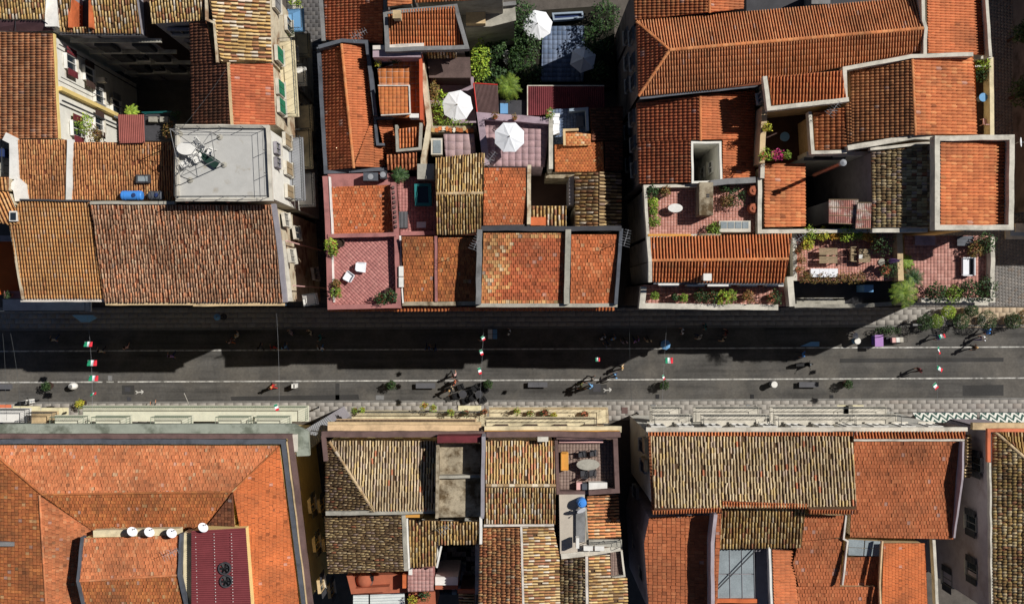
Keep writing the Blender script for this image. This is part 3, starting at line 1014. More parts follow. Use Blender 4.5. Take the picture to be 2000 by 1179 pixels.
# ---- courtyard things
o = thing('tiled_canopy', 'small red corrugated canopy overhanging the courtyard', 'canopy', P(256, 250, 0))
W = [P(230, 224, 17.2), P(281, 224, 17.2), P(283, 279, 16.9), P(232, 280, 16.9)]
mb = MB()
nn = 14
for i in range(nn):
    a, b = i / nn, (i + 1) / nn
    m_ = (a + b) / 2
    pa, pb, pm = W[0].lerp(W[1], a), W[0].lerp(W[1], b), W[0].lerp(W[1], m_) + Vector((0, 0, .07))
    qa, qb, qm = W[3].lerp(W[2], a), W[3].lerp(W[2], b), W[3].lerp(W[2], m_) + Vector((0, 0, .07))
    mb.add([pa, pm, pb, qa, qm, qb], [(0, 1, 4, 3), (1, 2, 5, 4)])
mb.build('corrugated_sheet', mat('red_sheet', (150, 86, 78), .7, .15), o)
mb = MB()
for x, y in ((232, 226), (279, 226), (234, 277), (281, 277)):
    mb.tube([P(x, y, 17.1), P(x, y, 12)], .04, 5)
for k in range(1, 4):
    mb.tube([W[0].lerp(W[3], k / 4) - Vector((0, 0, .04)), W[1].lerp(W[2], k / 4) - Vector((0, 0, .04))], .03, 4)
mb.build('frame', 'dbrown', o)
h = house('dark roof terrace with planters inside the courtyard', 310, 245, 'darkwall', 'terrace', 'roof_terrace')
flat(h, [(232, 225), (345, 222), (345, 275), (250, 275)], 12.0, 'dgrey')
railing(h, [(286, 224), (343, 222)], 12.0, 1.0, 'teal')
for x in (290, 312):
    bx(h, 'planter_box', x, 228, x + 16, 238, 12, 12.5, 'concrete')
done(h)
# ---- far left scraps
h = house('narrow orange roof terrace at the left edge with dark side', 10, 520, 'brown', 'terrace', 'roof_terrace')
flat(h, [(-60, 470), (26, 470), (40, 575), (-60, 575)], 12.5, mat('orange_floor', (200, 96, 40), .9, .12))
bx(h, 'low_wall', -60, 460, 26, 470, 0, 13.5, 'greywall')
bx(h, 'low_wall', 8, 568, 42, 582, 0, 13.2, 'pink')
done(h)
h = house('little tan lean-to roof with a skylight beside the tan roof', 15, 400, 'oldwall')
roof(h, [(-60, 372), (16, 374), (42, 436), (22, 440), (-60, 420)], (.35, 1), (17.2, 16.6), 'coppi', 'tan', .25, .4, n_ind=20)
roof(h, [(-60, 346), (17, 346), (16, 372), (-60, 372)], (0, 1), (17.4, 17.2), 'coppi', 'tan', .25, .4, n_ind=12)
sk = bx(h, 'skylight', 18, 412, 33, 432, 16.6, 17.0, 'white')
bx(sk, 'pane', 20, 415, 31, 430, 16.9, 17.03, 'glass')
done(h)
h = house('small metal service platform by the white mortar edge, left border', 8, 310, 'greywall', 'platform', 'service_platform')
flat(h, [(-40, 274), (18, 274), (18, 345), (-40, 345)], 15.0, 'concrete')
railing(h, [(-10, 278), (16, 278), (16, 340)], 15.0, 1.0, 'rail', step=.5)
bx(h, 'cabinet', -4, 290, 8, 306, 15, 15.9, 'navy')
done(h)
# ================================================================== north middle block
def corr(h, W, nn, m, name='corrugated_sheet', hgt=.06):
    """corrugated sheet over a world quad, ridges running W0->W3"""
    mb = MB()
    for i in range(nn):
        a, b = i / nn, (i + 1) / nn
        m_ = (a + b) / 2
        up = Vector((0, 0, hgt))
        pa, pb, pm = W[0].lerp(W[1], a), W[0].lerp(W[1], b), W[0].lerp(W[1], m_) + up
        qa, qb, qm = W[3].lerp(W[2], a), W[3].lerp(W[2], b), W[3].lerp(W[2], m_) + up
        mb.add([pa, pm, pb, qa, qm, qb], [(0, 1, 4, 3), (1, 2, 5, 4)])
    return mb.build(name, m, h)

h = house('house at the top with an orange roof of dark rows, right of the alley', 690, 40, 'darkwall')
roof(h, [(632, -30), (748, -30), (748, 86), (637, 78)], (-1, 0), (12.20, 11.40), 'roman', 'red', .22, .34, n_ind=120)
par(h, [(624, -30), (632, 80)], 11.60, .3, .5, 'grey')
par(h, [(752, -30), (753, 30), (757, 90)], 12.30, .3, .6, 'grey')
done(h)
h = house('small orange roof of vertical ribs framed by grey parapets', 830, 50, 'concrete')
roof(h, [(755, 22), (888, 12), (908, 90), (757, 92)], (0, 1), (14.2, 13.4), 'coppi', 'org', .2, .4, n_ind=150)
par(h, [(752, 24), (890, 12), (912, 92), (756, 97)], 14.2, .3, .7, 'grey', True)
c = bx(h, 'chimney', 768, 22, 782, 35, 13.8, 14.9, 'cream')
bx(c, 'chimney_cap', 767, 20, 783, 36, 14.9, 15.0, 'tan')
done(h)
h = house('strip of orange roof along the top edge above the garden', 860, 3, 'concrete')
roof(h, [(756, -40), (800, -40), (805, 8), (757, 14)], (1, 0), (14.8, 14.4), 'roman', 'org', .23, .4, n_ind=20)
roof(h, [(812, -40), (985, -40), (985, -2), (812, 6)], (0, 1), (13.8, 13.4), 'roman', 'org', .23, .4, n_ind=30)
done(h)
h = house('low grey concrete outbuilding above the garden', 950, 35, 'concrete')
flat(h, [(900, 18), (1006, 8), (1008, 40), (960, 52), (905, 55)], 9.5, 'concrete')
bx(h, 'roof_box', 910, 20, 948, 46, 9.4, 10.2, 'tan')
par(h, [(898, 16), (1008, 6)], 9.9, .3, .5, 'grey')
done(h)

h = house('long gabled house by the alley, gridded west slope and smooth orange east slope', 685, 210, 'darkwall')
roof(h, [(627, 95), (666, 86), (690, 328), (638, 333)], (-1, 0), (12.40, 11.40), 'roman', 'red', .245, .33, n_ind=120)
roof(h, [(667, 86), (712, 86), (728, 222), (692, 328)], (1, 0), (12.40, 11.80), 'roman', 'smooth', .19, .4, n_ind=80)
roof(h, [(691, 326), (729, 223), (731, 327)], (1, 0), (12.40, 11.75), 'roman', 'smooth', .19, .4, n_ind=0)
roof(h, [(731, 284), (751, 284), (752, 326), (731, 327)], (1, 0), (11.75, 11.45), 'roman', 'smooth', .19, .4, n_ind=0)
ridge(h, (667, 86), (691, 328), 12.45, 12.45)
par(h, [(622, 92), (668, 79), (716, 82), (733, 226)], 12.55, .28, .7, 'lead')
par(h, [(622, 92), (636, 336), (757, 330)], 11.80, .28, .6, 'lead')
par(h, [(737, 90), (748, 222)], 12.10, .16, .6, 'white', name='white_coping')
roof(h, [(737, 236), (766, 236), (776, 300), (752, 300)], (1, 0), (11.70, 11.40), 'roman', 'smooth', .19, .4, n_ind=20)
par(h, [(770, 229), (732, 231), (737, 282), (751, 282)], 12.10, .18, .5, 'lead')
done(h)

h = house('terracotta terrace with a raised square deck below the gabled roof', 780, 170, 'orange', 'terrace', 'roof_terrace')
flat(h, [(737, 135), (822, 108), (823, 232), (748, 228)], 12.2, 'mortar', pav='terr', p=.45, L=.45, n_ind=80, cj=.08)
flat(h, [(738, 168), (799, 168), (800, 222), (743, 224)], 13.2, 'orange', pav='terr', p=.3, L=.3, n_ind=60, name='raised_deck')
par(h, [(738, 167), (799, 167), (801, 222), (744, 225)], 13.32, .09, .3, 'mortar', name='deck_edge')
par(h, [(821, 104), (823, 234)], 13.2, .22, 1.0, mat('red_wall', (196, 92, 60), .9, .1), name='side_wall')
bx(h, 'lilac_wall', 728, 96, 822, 112, 11, 13.6, 'lilac')
par(h, [(728, 93), (828, 88)], 13.75, .3, .2, 'mortar', name='wall_coping')
bx(h, 'white_box', 800, 222, 818, 230, 12.2, 13.2, 'white')
done(h)
h = house('two little shaded orange roofs stacked under the terracotta terrace', 795, 290, 'concrete')
roof(h, [(778, 252), (818, 247), (818, 285), (780, 290)], (0, 1), (12.6, 12.3), 'coppi', 'org', .24, .4, n_ind=40)
roof(h, [(755, 302), (814, 297), (814, 331), (757, 332)], (0, 1), (12.4, 12.1), 'coppi', 'brn', .28, .45, n_ind=40)
par(h, [(774, 244), (776, 294), (820, 290), (822, 240)], 12.9, .2, .8, 'concrete', name='low_wall')
par(h, [(824, 120), (838, 240), (826, 310), (826, 335)], 12.6, .34, 2, 'oldwall', name='boundary_wall')
done(h)
# ---- pink terraces by the alley corner
h = house('pink plastered corner house with a herringbone roof terrace', 700, 480, 'pink')
flat(h, [(640, 340), (768, 338), (770, 365), (642, 366)], 11.8, 'pink')
roof(h, [(648, 365), (762, 361), (768, 456), (650, 458)], (0, 1), (12.6, 12.3), 'flat', 'flat', .2, .22, n_ind=100, bond=True, cj=.05)
flat(h, [(646, 464), (772, 461), (776, 594), (646, 598)], 12.6, 'pink', pav='pinkp', ang=math.radians(45), p=.2, L=.3, n_ind=120, cj=.05)
par(h, [(634, 344), (640, 460), (644, 600), (778, 597), (774, 458), (768, 356)], 13.3, .34, .8, 'pink')
par(h, [(640, 461), (774, 457)], 13.4, .3, .9, 'pink')
par(h, [(643, 345), (649, 458)], 13.0, .1, .5, 'white', name='white_band')
par(h, [(648, 466), (652, 590)], 13.0, .1, .5, 'white', name='white_band')
par(h, [(781, 460), (787, 592)], 13.1, .1, .4, 'white', name='white_band')
mb = MB()
for i in range(9):
    mb.box(P(768 + i * .7, 366 + i * 9.5, 13.45), (.16, .2, .3))
mb.build('merlons', 'brown', h)
wf = wallframe((640, 599), (776, 597), 13)
for x in (665, 710, 750):
    window(h, wf, sp(wf, x, 10), 10.3, 1.0, 1.9, 'green', 'white')
done(h)
# ---- hot tub terrace
h = house('pink paved terrace with a hot tub between tiled roofs', 812, 400, 'pink', 'terrace', 'roof_terrace')
flat(h, [(775, 345), (852, 345), (852, 455), (782, 455)], 11.6, 'pink', pav='pinkp', p=.24, L=.24, n_ind=60)
bx(h, 'stair_roof', 815, 320, 848, 350, 9, 13.0, 'concrete')
par(h, [(782, 456), (850, 455)], 12.7, .3, 1.0, 'pink')
gr = bx(h, 'grille', 779, 413, 796, 446, 11.6, 11.75, 'dgrey')
mb = MB()
for i in range(6):
    mb.box(P(781 + i * 2.7, 429, 11.8), (.03, 1.2, .05))
mb.build('bars', 'metal', gr)
done(h)
# ---- old ribbed gable
h = house('gabled house with deep ribbed old tiles, cream on black gaps', 898, 380, 'oldwall')
roof(h, [(851, 309), (947, 299), (943, 376), (852, 377)], (0, -1), (14.3, 13.6), 'coppi', 'olds', .2, .42, n_ind=120, wob=.02, deck='deckold')
roof(h, [(852, 378), (943, 378), (940, 455), (853, 459)], (0, 1), (14.3, 13.6), 'coppi', 'olds', .2, .42, n_ind=120, wob=.02, deck='deckold')
ridge(h, (852, 378), (943, 377), 14.35, 14.35, 'ridgeo')
done(h)
h = house('plain orange flat-tiled roof beside the umbrella terrace', 986, 385, 'whitewall')
roof(h, [(946, 328), (1027, 328), (1027, 438), (944, 440)], (0, 1), (13.6, 13.2), 'flat', 'flat', .2, .24, n_ind=120, bond=True, cj=.05)
par(h, [(1034, 322), (1033, 438)], 13.6, .28, 1.2, 'oldwall')
done(h)
# ---- front row
h = house('front house with two plain orange roofs split by a pink strip', 858, 525, 'pink')
roof(h, [(785, 462), (847, 462), (849, 589), (790, 589)], (0, 1), (13.8, 12.9), 'flat', 'flatbr', .2, .28, n_ind=120, bond=True)
roof(h, [(856, 464), (929, 464), (931, 588), (855, 588)], (0, 1), (13.8, 12.9), 'flat', 'flatbr', .2, .28, n_ind=120, bond=True)
par(h, [(851, 461), (852, 589)], [13.95, 13.1], .2, .3, 'pink', name='party_wall')
par(h, [(786, 593), (932, 592)], 13.0, .3, .3, 'dirtyconc', name='eaves_gutter')
done(h)
h = house('front house with a patchwork roof, pale tiles left and red tiles right', 1025, 520, 'greywall')
def ppatch(ctr):
    a = 1 - (ctr[:, 0] - ctr[:, 0].min()) / np.ptp(ctr[:, 0])
    b = (ctr[:, 1] - ctr[:, 1].min()) / np.ptp(ctr[:, 1])
    nz = NR.normal(0, .05, len(a))
    left = (a + .25 * b + nz < .44) | (b < .07) | (b > .96)
    sp_ = NR.random(len(a)) < .04
    return [('oldo', left), ('oldd', sp_ & left)]
roof(h, [(945, 455), (1104, 455), (1101, 592), (940, 592)], (0, 1), (15.0, 14.1), 'flat', 'flatr', .3, .27, n_ind=220, bond=True, patch=ppatch)
roof(h, [(1116, 458), (1206, 458), (1198, 592), (1114, 592)], (0, 1), (15.0, 14.1), 'flat', 'flat', .24, .28, n_ind=80, bond=True)
par(h, [(940, 446), (1214, 446)], 15.3, .35, .6, 'dgrey')
par(h, [(937, 448), (934, 594)], [15.4, 14.8], .38, .9, 'grey', name='party_wall')
par(h, [(1110, 448), (1107, 594)], [15.4, 14.6], .4, .6, 'concrete', name='party_wall')
par(h, [(1214, 446), (1203, 594)], [15.3, 14.6], .25, .7, 'lead')
par(h, [(930, 596), (1206, 596)], 14.2, .28, .25, 'concrete', name='eaves_gutter')
done(h)
h = house('long coral tiled cornice over the shaded street fronts', 920, 605, 'darkwall', 'cornice', 'street_cornice')
W0 = [P(640, 600, 12.4), P(1200, 599, 12.4), P(1200, 606, 12.2), P(640, 608, 12.2)]
lay_d = MB().prism([v - Vector((0, 0, .12)) for v in W0], W0).build('cornice', 'salmon', h)
mb = MB()
for i in range(84):
    a, b = W0[0].lerp(W0[1], (i + .5) / 84), W0[3].lerp(W0[2], (i + .5) / 84)
    mb.tube([a + Vector((0, 0, .03)), b + Vector((0, 0, .03))], .075, 6, col=palcol('org', 1)[0])
mb.build('cornice_tiles', 'tile', lay_d, 'stuff')
wf = wallframe((640, 600), (1200, 599), 12.4)
for i in range(9):
    if i % 2 == 0:
        balcony(h, wf, 1.0 + i * 2.4, 3.2 + i * 2.4, 7.2, .8, 'grey')
    window(h, wf, 2.1 + i * 2.4, 8.4, 1.0, 2.1, None, 'white')
BODY[h.name] = MB().prism([P(642, 596, 12.2).xy.to_3d(), P(1198, 596, 12.2).xy.to_3d(), P(1198, 604, 12.2).xy.to_3d(), P(642, 606, 12.2).xy.to_3d()],
    [P(642, 596, 12.2), P(1198, 596, 12.2), P(1198, 604, 12.2), P(642, 606, 12.2)])
done(h)
# ---- centre terrace with the big umbrella
h = house('mauve roof terrace with the big white umbrella', 1005, 275, 'lilac', 'terrace', 'roof_terrace')
flat(h, [(935, 228), (1074, 236), (1064, 326), (952, 324)], 12.2, 'lilac', pav=[((176, 146, 148), 3), ((166, 138, 140), 3)], p=.5, L=.5, n_ind=60, cj=.04)
par(h, [(950, 322), (938, 226), (1072, 236)], 12.9, .5, .8, 'lilac')
bx(h, 'stair_well_wall', 1072, 222, 1080, 330, 8, 12.9, 'plaster')
done(h)
h = house('pale mauve flat roof left of the umbrella terrace', 895, 285, 'lilac')
flat(h, [(866, 262), (926, 262), (930, 308), (870, 308)], 12.0, 'lilac', pav=[((176, 150, 150), 3), ((166, 142, 142), 3)], p=.6, L=.6, n_ind=20)
sk = bx(h, 'skylight', 842, 270, 864, 302, 11.0, 12.0, 'plaster')
bx(sk, 'pane', 846, 274, 861, 299, 11.9, 12.05, 'skyglass')
mb = MB()
for i in range(12):
    x = 846 + i * 6.8
    mb.box(P(x, 253 + R.uniform(-3, 3), 11.9), (.3, .28, .12), R.uniform(0, 3), col=palcol('org' if i % 3 else 'oldw', 1)[0])
mb.build('loose_tiles', 'tile', h, 'stuff')
bx(h, 'ledge', 840, 246, 930, 258, 0, 11.8, 'dirtyconc')
done(h)
# ---- patio, garden
h = house('small walled patio with a white umbrella', 885, 195, 'darkwall', 'patio', 'patio')
flat(h, [(838, 150), (925, 150), (930, 240), (842, 242)], 8.0, 'lilac')
done(h)
h = house('brown lean-to shed beside the garden wall', 880, 128, 'dbrown', 'shed', 'shed')
flat(h, [(834, 112), (918, 112), (920, 152), (838, 152)], 11.0, mat('brown_felt', (96, 80, 76), .95, .3), name='felt_roof')
roof(h, [(832, 100), (892, 100), (892, 111), (834, 112)], (0, 1), (12.2, 11.6), 'coppi', 'oldw', .24, .4, n_ind=12, deck='deckold')
done(h)
h = house('dark walled garden courtyard with planting', 1050, 100, 'darkwall', 'garden', 'garden')
flat(h, [(915, 30), (1200, 10), (1200, 170), (925, 170)], 2.0, mat('garden_soil', (40, 38, 30), .95, .3), name='garden_bed')
done(h)
h = house('blue patterned tile patio in the shaded garden', 1100, 105, 'darkwall', 'patio', 'patio')
flat(h, [(1060, 52), (1142, 50), (1140, 160), (1056, 160)], 2.2, 'lead', pav='check', p=.4, L=.4, n_ind=120, zb=1.5)
done(h)
o = thing('garden_trough', 'long stone water trough with pale rim at the garden end', 'trough', P(1108, 32, 2.2))
par(o, [(1080, 27), (1137, 24), (1139, 33), (1082, 38)], 2.9, .15, .6, 'paleblue', True, 'rim')
bx(o, 'basin', 1082, 27, 1136, 35, 2.2, 2.6, 'navy')
for lab, q, m, nn in (('brown corrugated lean-to roof between the patio and garden', [(925, 163), (972, 166), (974, 222), (932, 222)], mat('brown_sheet', (104, 82, 80), .8, .2), 18),
                      ('dark maroon corrugated roof across the shaded garden', [(1030, 168), (1180, 168), (1182, 224), (1030, 226)], 'maroon', 40)):
    h = house(lab, q[0][0] + 20, q[0][1] + 20, 'dbrown', 'shed', 'shed')
    z = 9.0 if nn < 20 else 8.6
    W = [P(x, y, z) for x, y in q]
    body(h, np.array([list(v) for v in W]))
    corr(h, [v + Vector((0, 0, .02)) for v in W], nn, m, 'roof_sheet')
    mb = MB()
    mb.tube([W[0] + Vector((0, 0, .05)), W[3] + Vector((0, 0, .05))], .06, 5)
    mb.tube([W[0] + Vector((0, 0, .05)), W[1] + Vector((0, 0, .05))], .05, 5)
    mb.build('edge_trim', 'plaster' if nn > 20 else 'red', h)
    done(h)
h = house('tiny shaded yard with a blue sheet beside the lean-to', 985, 210, 'darkwall', 'yard', 'yard')
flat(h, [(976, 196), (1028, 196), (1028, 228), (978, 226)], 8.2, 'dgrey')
bx(h, 'blue_sheet', 977, 202, 992, 222, 8.2, 8.5, 'bluecloth')
done(h)
# ---- east of the garden
h = house('small chequered terrace with blue shutters in the shade', 1110, 240, 'plaster', 'terrace', 'roof_terrace')
flat(h, [(1074, 214), (1150, 210), (1150, 280), (1076, 282)], 9.40, 'lead', pav='check', p=.25, L=.25, n_ind=60)
par(h, [(1074, 216), (1077, 284)], 10.10, .25, .7, 'plaster')
par(h, [(1112, 215), (1146, 212), (1148, 255)], 10.40, .2, 1.0, 'paleblue', name='blue_wall')
bx(h, 'blue_door', 1126, 226, 1140, 248, 9.40, 9.70, 'lead')
done(h)
h = house('plain flat orange roof with a brick upper step', 1130, 300, 'whitewall')
flat(h, [(1083, 283), (1178, 277), (1180, 335), (1084, 336)], 10.40, 'orange', pav='flatbr', p=.24, L=.2, n_ind=100, bond=True)
flat(h, [(1104, 256), (1154, 262), (1154, 284), (1106, 286)], 10.70, 'orange', pav='oldo', p=.3, L=.2, n_ind=40, bond=True, name='brick_step')
par(h, [(1103, 284), (1102, 254), (1130, 253)], 11.00, .18, .6, 'tan')
done(h)
h = house('tiled roof in shade-darkened colour at the edge of the east alley', 1182, 270, 'darkwall')
roof(h, [(1152, 212), (1216, 208), (1216, 273), (1156, 275)], (1, 0), (10.40, 10.00), 'roman', 'dkred', .24, .36, n_ind=40)  # dark palette carries the taller block's shade in the tile colour
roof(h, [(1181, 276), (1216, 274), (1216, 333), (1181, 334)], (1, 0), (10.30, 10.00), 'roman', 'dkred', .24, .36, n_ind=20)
done(h)
h = house('pale weathered roof of long horizontal tiles, half in shade', 1160, 390, 'oldwall')
roof(h, [(1122, 336), (1169, 336), (1168, 443), (1124, 443)], (-1, 0), (11.20, 10.80), 'coppi', 'oldw', .27, .5, n_ind=110, wob=.02, deck='deckold', jit=1.5)
roof(h, [(1170, 336), (1213, 340), (1212, 443), (1169, 443)], (1, 0), (11.20, 10.50), 'coppi', 'oldd', .27, .5, n_ind=50, wob=.02, deck='deckold')  # darker than the west half: cast shade put into the tile palette
done(h)
h = house('small pale ribbed roof with an orange patch behind the front house', 1070, 420, 'oldwall')
roof(h, [(1036, 402), (1106, 402), (1106, 441), (1036, 441)], (0, 1), (11.00, 10.70), 'coppi', 'oldw', .28, .45, n_ind=50, wob=.015, deck='deckold')
bx(h, 'orange_patch', 1036, 424, 1066, 440, 10.80, 11.05, 'orange')
bx(h, 'white_post', 1030, 412, 1035, 440, 10.30, 11.40, 'paleblue')
done(h)
h = house('dark sunken yard between the umbrella terrace and pale roofs', 1080, 370, 'darkwall', 'yard', 'yard')
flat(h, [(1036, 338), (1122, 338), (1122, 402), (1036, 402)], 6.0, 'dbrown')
bx(h, 'ledge', 1066, 336, 1122, 348, 0, 10.0, 'dirtyconc')
bx(h, 'side_wall', 1112, 345, 1121, 400, 0, 10.4, 'greywall')
done(h)
# ================================================================== north east block
h = house('house at the top edge with a gridded orange roof, right of the garden', 1310, 15, 'darkwall')
roof(h, [(1236, -30), (1385, -30), (1385, 24), (1240, 40)], (-1, 0), (15.8, 15.3), 'roman', 'org', .21, .34, n_ind=100)
roof(h, [(1388, -30), (1452, -30), (1452, 18), (1388, 25)], (1, 0), (15.8, 15.4), 'roman', 'smooth', .2, .38, n_ind=40)
ridge(h, (1386, -30), (1386, 25), 15.85, 15.85)
done(h)
h = house('dark flat roofed yard at the top edge behind the long hip roof', 1530, 0, 'darkwall', 'yard', 'yard')
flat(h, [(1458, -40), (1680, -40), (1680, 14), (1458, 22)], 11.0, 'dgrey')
bx(h, 'roof_box', 1585, -20, 1622, 8, 11, 13, 'grey')
done(h)
h = house('long hip roofed house of orange ribs crossing the block', 1520, 100, 'darkwall')
zr, ze = 16.3, 15.3
roof(h, [(1243, 42), (1790, -4), (1803, 55), (1308, 98)], (-.08, -1), (zr, ze), 'coppi', 'orgr', .2, .4, n_ind=120)
roof(h, [(1308, 99), (1803, 56), (1802, 104), (1650, 130), (1480, 166), (1248, 188)], (.08, 1), (zr, ze), 'coppi', 'orgr', .2, .4, n_ind=120)
roof(h, [(1243, 43), (1307, 98), (1247, 188)], (-1, 0), (zr, ze), 'roman', 'red', .21, .34, n_ind=50)
ridge(h, (1308, 98), (1803, 55.5), zr + .05, zr + .05, 'ridge', .13)
ridge(h, (1243, 42), (1308, 98), ze + .05, zr + .05, 'ridge', .11)
ridge(h, (1247, 188), (1308, 98), ze + .05, zr + .05, 'ridge', .11)
par(h, [(1250, 192), (1480, 168)], ze - .05, .14, .14, 'lead', name='gutter')
wf = wallframe((1243, 42), (1248, 188), ze)
for y, z in ((70, 13), (120, 13), (160, 13), (70, 9.5), (120, 9.5), (165, 9.5)):
    window(h, wf, sp(wf, y, z), z, .9, 1.6, 'dgrey', 'grey')
done(h)
h = house('orange roof in the top right corner with a white outer wall', 1865, 50, 'plaster')
roof(h, [(1810, -30), (1922, -30), (1929, 108), (1812, 104)], (1, 0), (15.9, 15.2), 'roman', 'smooth', .2, .38, n_ind=150)
par(h, [(1803, -30), (1804, 40), (1809, 55), (1807, 106)], 16.4, .24, 1.0, 'plaster')
par(h, [(1926, -30), (1935, 110)], 16.0, .22, .9, 'plaster')
done(h)
h = house('gabled house with gridded west slope and a square light well', 1360, 270, 'darkwall')
roof(h, [(1243, 202), (1366, 186), (1368, 273), (1245, 276)], (-1, 0), (14.6, 13.6), 'roman', 'red', .235, .34, n_ind=110)
roof(h, [(1245, 277), (1349, 275), (1349, 356), (1248, 359)], (-1, 0), (14.45, 13.6), 'roman', 'red', .235, .34, n_ind=80)
roof(h, [(1369, 186), (1474, 176), (1474, 272), (1369, 273)], (1, 0), (14.6, 13.8), 'roman', 'smooth', .2, .38, n_ind=60)
roof(h, [(1411, 273), (1474, 273), (1474, 352), (1411, 354)], (1, 0), (14.3, 13.8), 'roman', 'smooth', .2, .38, n_ind=40)
ridge(h, (1367.5, 186), (1368.5, 274), 14.65, 14.65)
flat(h, [(1350, 275), (1410, 275), (1410, 356), (1350, 358)], 6.0, 'concrete', name='well_floor')
par(h, [(1352, 278), (1407, 278), (1409, 354), (1353, 356)], 14.6, .16, 8.6, 'whitewall', True, 'well_wall')
wf = wallframe((1404, 280), (1406, 350), 14.5)
A, t, nr, ln = wf
window(h, (A, t, -nr if nr.x > 0 else nr, ln), 1.4, 11.5, .8, 1.4, None, 'white')
window(h, (A, t, -nr if nr.x > 0 else nr, ln), 1.4, 8.2, .8, 1.4, None, 'white')
wf = wallframe((1244, 202), (1250, 358), 13.6)
for y, z in ((230, 11), (280, 11), (330, 11), (255, 7.6), (320, 7.6)):
    window(h, wf, sp(wf, y, z), z, .9, 1.7, 'dgrey', 'grey')
done(h)
h = house('raised stair block with a small orange ribbed roof and white parapet', 1575, 175, 'tan')
roof(h, [(1500, 151), (1644, 138), (1652, 192), (1508, 206)], (0, 1), (17.2, 16.9), 'coppi', 'org', .235, .4, n_ind=100)
par(h, [(1494, 149), (1502, 212), (1658, 194)], 17.35, .3, .6, 'plaster')
wf = wallframe((1494, 149), (1502, 212), 17)
window(h, wf, 1.2, 15.4, .6, 1.1, None, 'grey')
done(h)
h = house('wide gabled orange roof framed in white, gridded left and ribbed right', 1780, 195, 'tan')
roof(h, [(1660, 128), (1781, 116), (1787, 263), (1662, 278)], (-1, 0), (16.6, 15.7), 'roman', 'brnorg', .225, .34, n_ind=150)
roof(h, [(1783, 116), (1899, 110), (1907, 263), (1789, 264)], (1, 0), (16.6, 15.9), 'roman', 'org', .245, .4, n_ind=110)
roof(h, [(1588, 220), (1650, 210), (1654, 290), (1592, 294)], (-1, 0), (15.6, 15.3), 'roman', 'org', .245, .4, n_ind=40)
roof(h, [(1650, 205), (1662, 200), (1664, 279), (1655, 281)], (-1, 0), (15.75, 15.65), 'roman', 'brnorg', .225, .34, n_ind=0)
ridge(h, (1782, 116), (1788, 264), 16.65, 16.65)
par(h, [(1652, 196), (1650, 134), (1780, 110), (1901, 106)], 16.8, .28, .7, 'plaster')
par(h, [(1656, 289), (1786, 267), (1826, 268)], 16.3, .36, .8, 'plaster')
par(h, [(1582, 218), (1588, 298), (1654, 296)], 15.9, .24, .7, 'plaster')
done(h)
h = house('narrow roof terrace with plants along the right hand street', 1925, 190, 'orange', 'terrace', 'roof_terrace')
flat(h, [(1905, 112), (1942, 112), (1942, 262), (1909, 262)], 13.6, 'dbrown')
par(h, [(1936, 112), (1938, 264)], 14.6, .3, 1.1, 'cream')
par(h, [(1902, 112), (1938, 110)], 14.8, .3, .8, 'plaster')
bx(h, 'shelf', 1905, 128, 1936, 131, 14.3, 14.4, 'white')
done(h)
h = house('square orange roof boxed in by a white parapet at the right', 1905, 355, 'tan')
roof(h, [(1836, 276), (1972, 274), (1970, 440), (1836, 440)], (1, 0), (17.3, 16.9), 'roman', 'org', .245, .4, n_ind=220)
par(h, [(1831, 270), (1977, 268), (1975, 444), (1831, 444)], 17.7, .36, .9, 'plaster', True)
done(h)
h = house('old weathered roof of gridded olive tiles shaded by the boxed roof', 1760, 365, 'greywall')
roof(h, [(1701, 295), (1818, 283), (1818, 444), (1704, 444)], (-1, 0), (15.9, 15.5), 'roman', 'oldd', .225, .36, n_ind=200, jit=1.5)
par(h, [(1704, 450), (1812, 449)], 15.7, .3, .5, 'plaster', name='eaves_coping')
par(h, [(1700, 291), (1820, 279)], 16.0, .2, .5, 'plaster', name='eaves_coping')
done(h)
h = house('orange ribbed roof beside the dark chimney yard', 1530, 380, 'plaster')
roof(h, [(1492, 320), (1572, 320), (1573, 442), (1492, 444)], (1, 0), (14.3, 13.9), 'roman', 'org', .245, .4, n_ind=120)
par(h, [(1490, 314), (1489, 348)], 14.7, .3, .7, 'plaster')
par(h, [(1484, 346), (1484, 452), (1704, 450)], 14.4, .3, .8, 'plaster')
done(h)
h = house('deep shaded yard with white walls below the copper chimney', 1640, 370, 'greywall', 'yard', 'yard')
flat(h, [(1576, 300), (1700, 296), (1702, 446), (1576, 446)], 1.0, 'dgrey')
bx(h, 'north_wall', 1576, 296, 1700, 304, 0, 13.5, 'whitewall')
bx(h, 'east_wall', 1700, 310, 1706, 446, 0, 12.0, 'whitewall')
wf = wallframe((1700, 310), (1702, 440), 12)
for y in (330, 375, 420):
    for z in (10, 6.5, 3):
        window(h, wf, sp(wf, y, 12), z, .9, 1.6, None, 'grey')
done(h)
for lab, q, z in (('rusty corrugated metal roof over the dark yard, the larger left sheet', [(1618, 390), (1676, 390), (1676, 438), (1618, 436)], 15.2), ('rusty corrugated metal roof, the narrow right sheet by the old tiles', [(1674, 396), (1702, 396), (1700, 446), (1670, 446)], 15.5)):
    h = house(lab, q[0][0] + 15, 415, 'dgrey', 'shed', 'shed')
    W = [P(x, y, z) for x, y in q]
    body(h, np.array([list(v) for v in W]))
    corr(h, [v + Vector((0, 0, .02)) for v in W], 16 if z < 15.3 else 8, mat('rusty_sheet', (158, 108, 98), .75, .35, col2=(190, 176, 166), mix=(.5, .6), mscale=1.0), 'roof_sheet', .05)
    mb = MB()
    for k in (0, .33, .66, 1):
        mb.tube([W[0].lerp(W[3], k) + Vector((0, 0, .08)), W[1].lerp(W[2], k) + Vector((0, 0, .08))], .025, 4)
    mb.build('battens', 'wood', h)
    done(h)
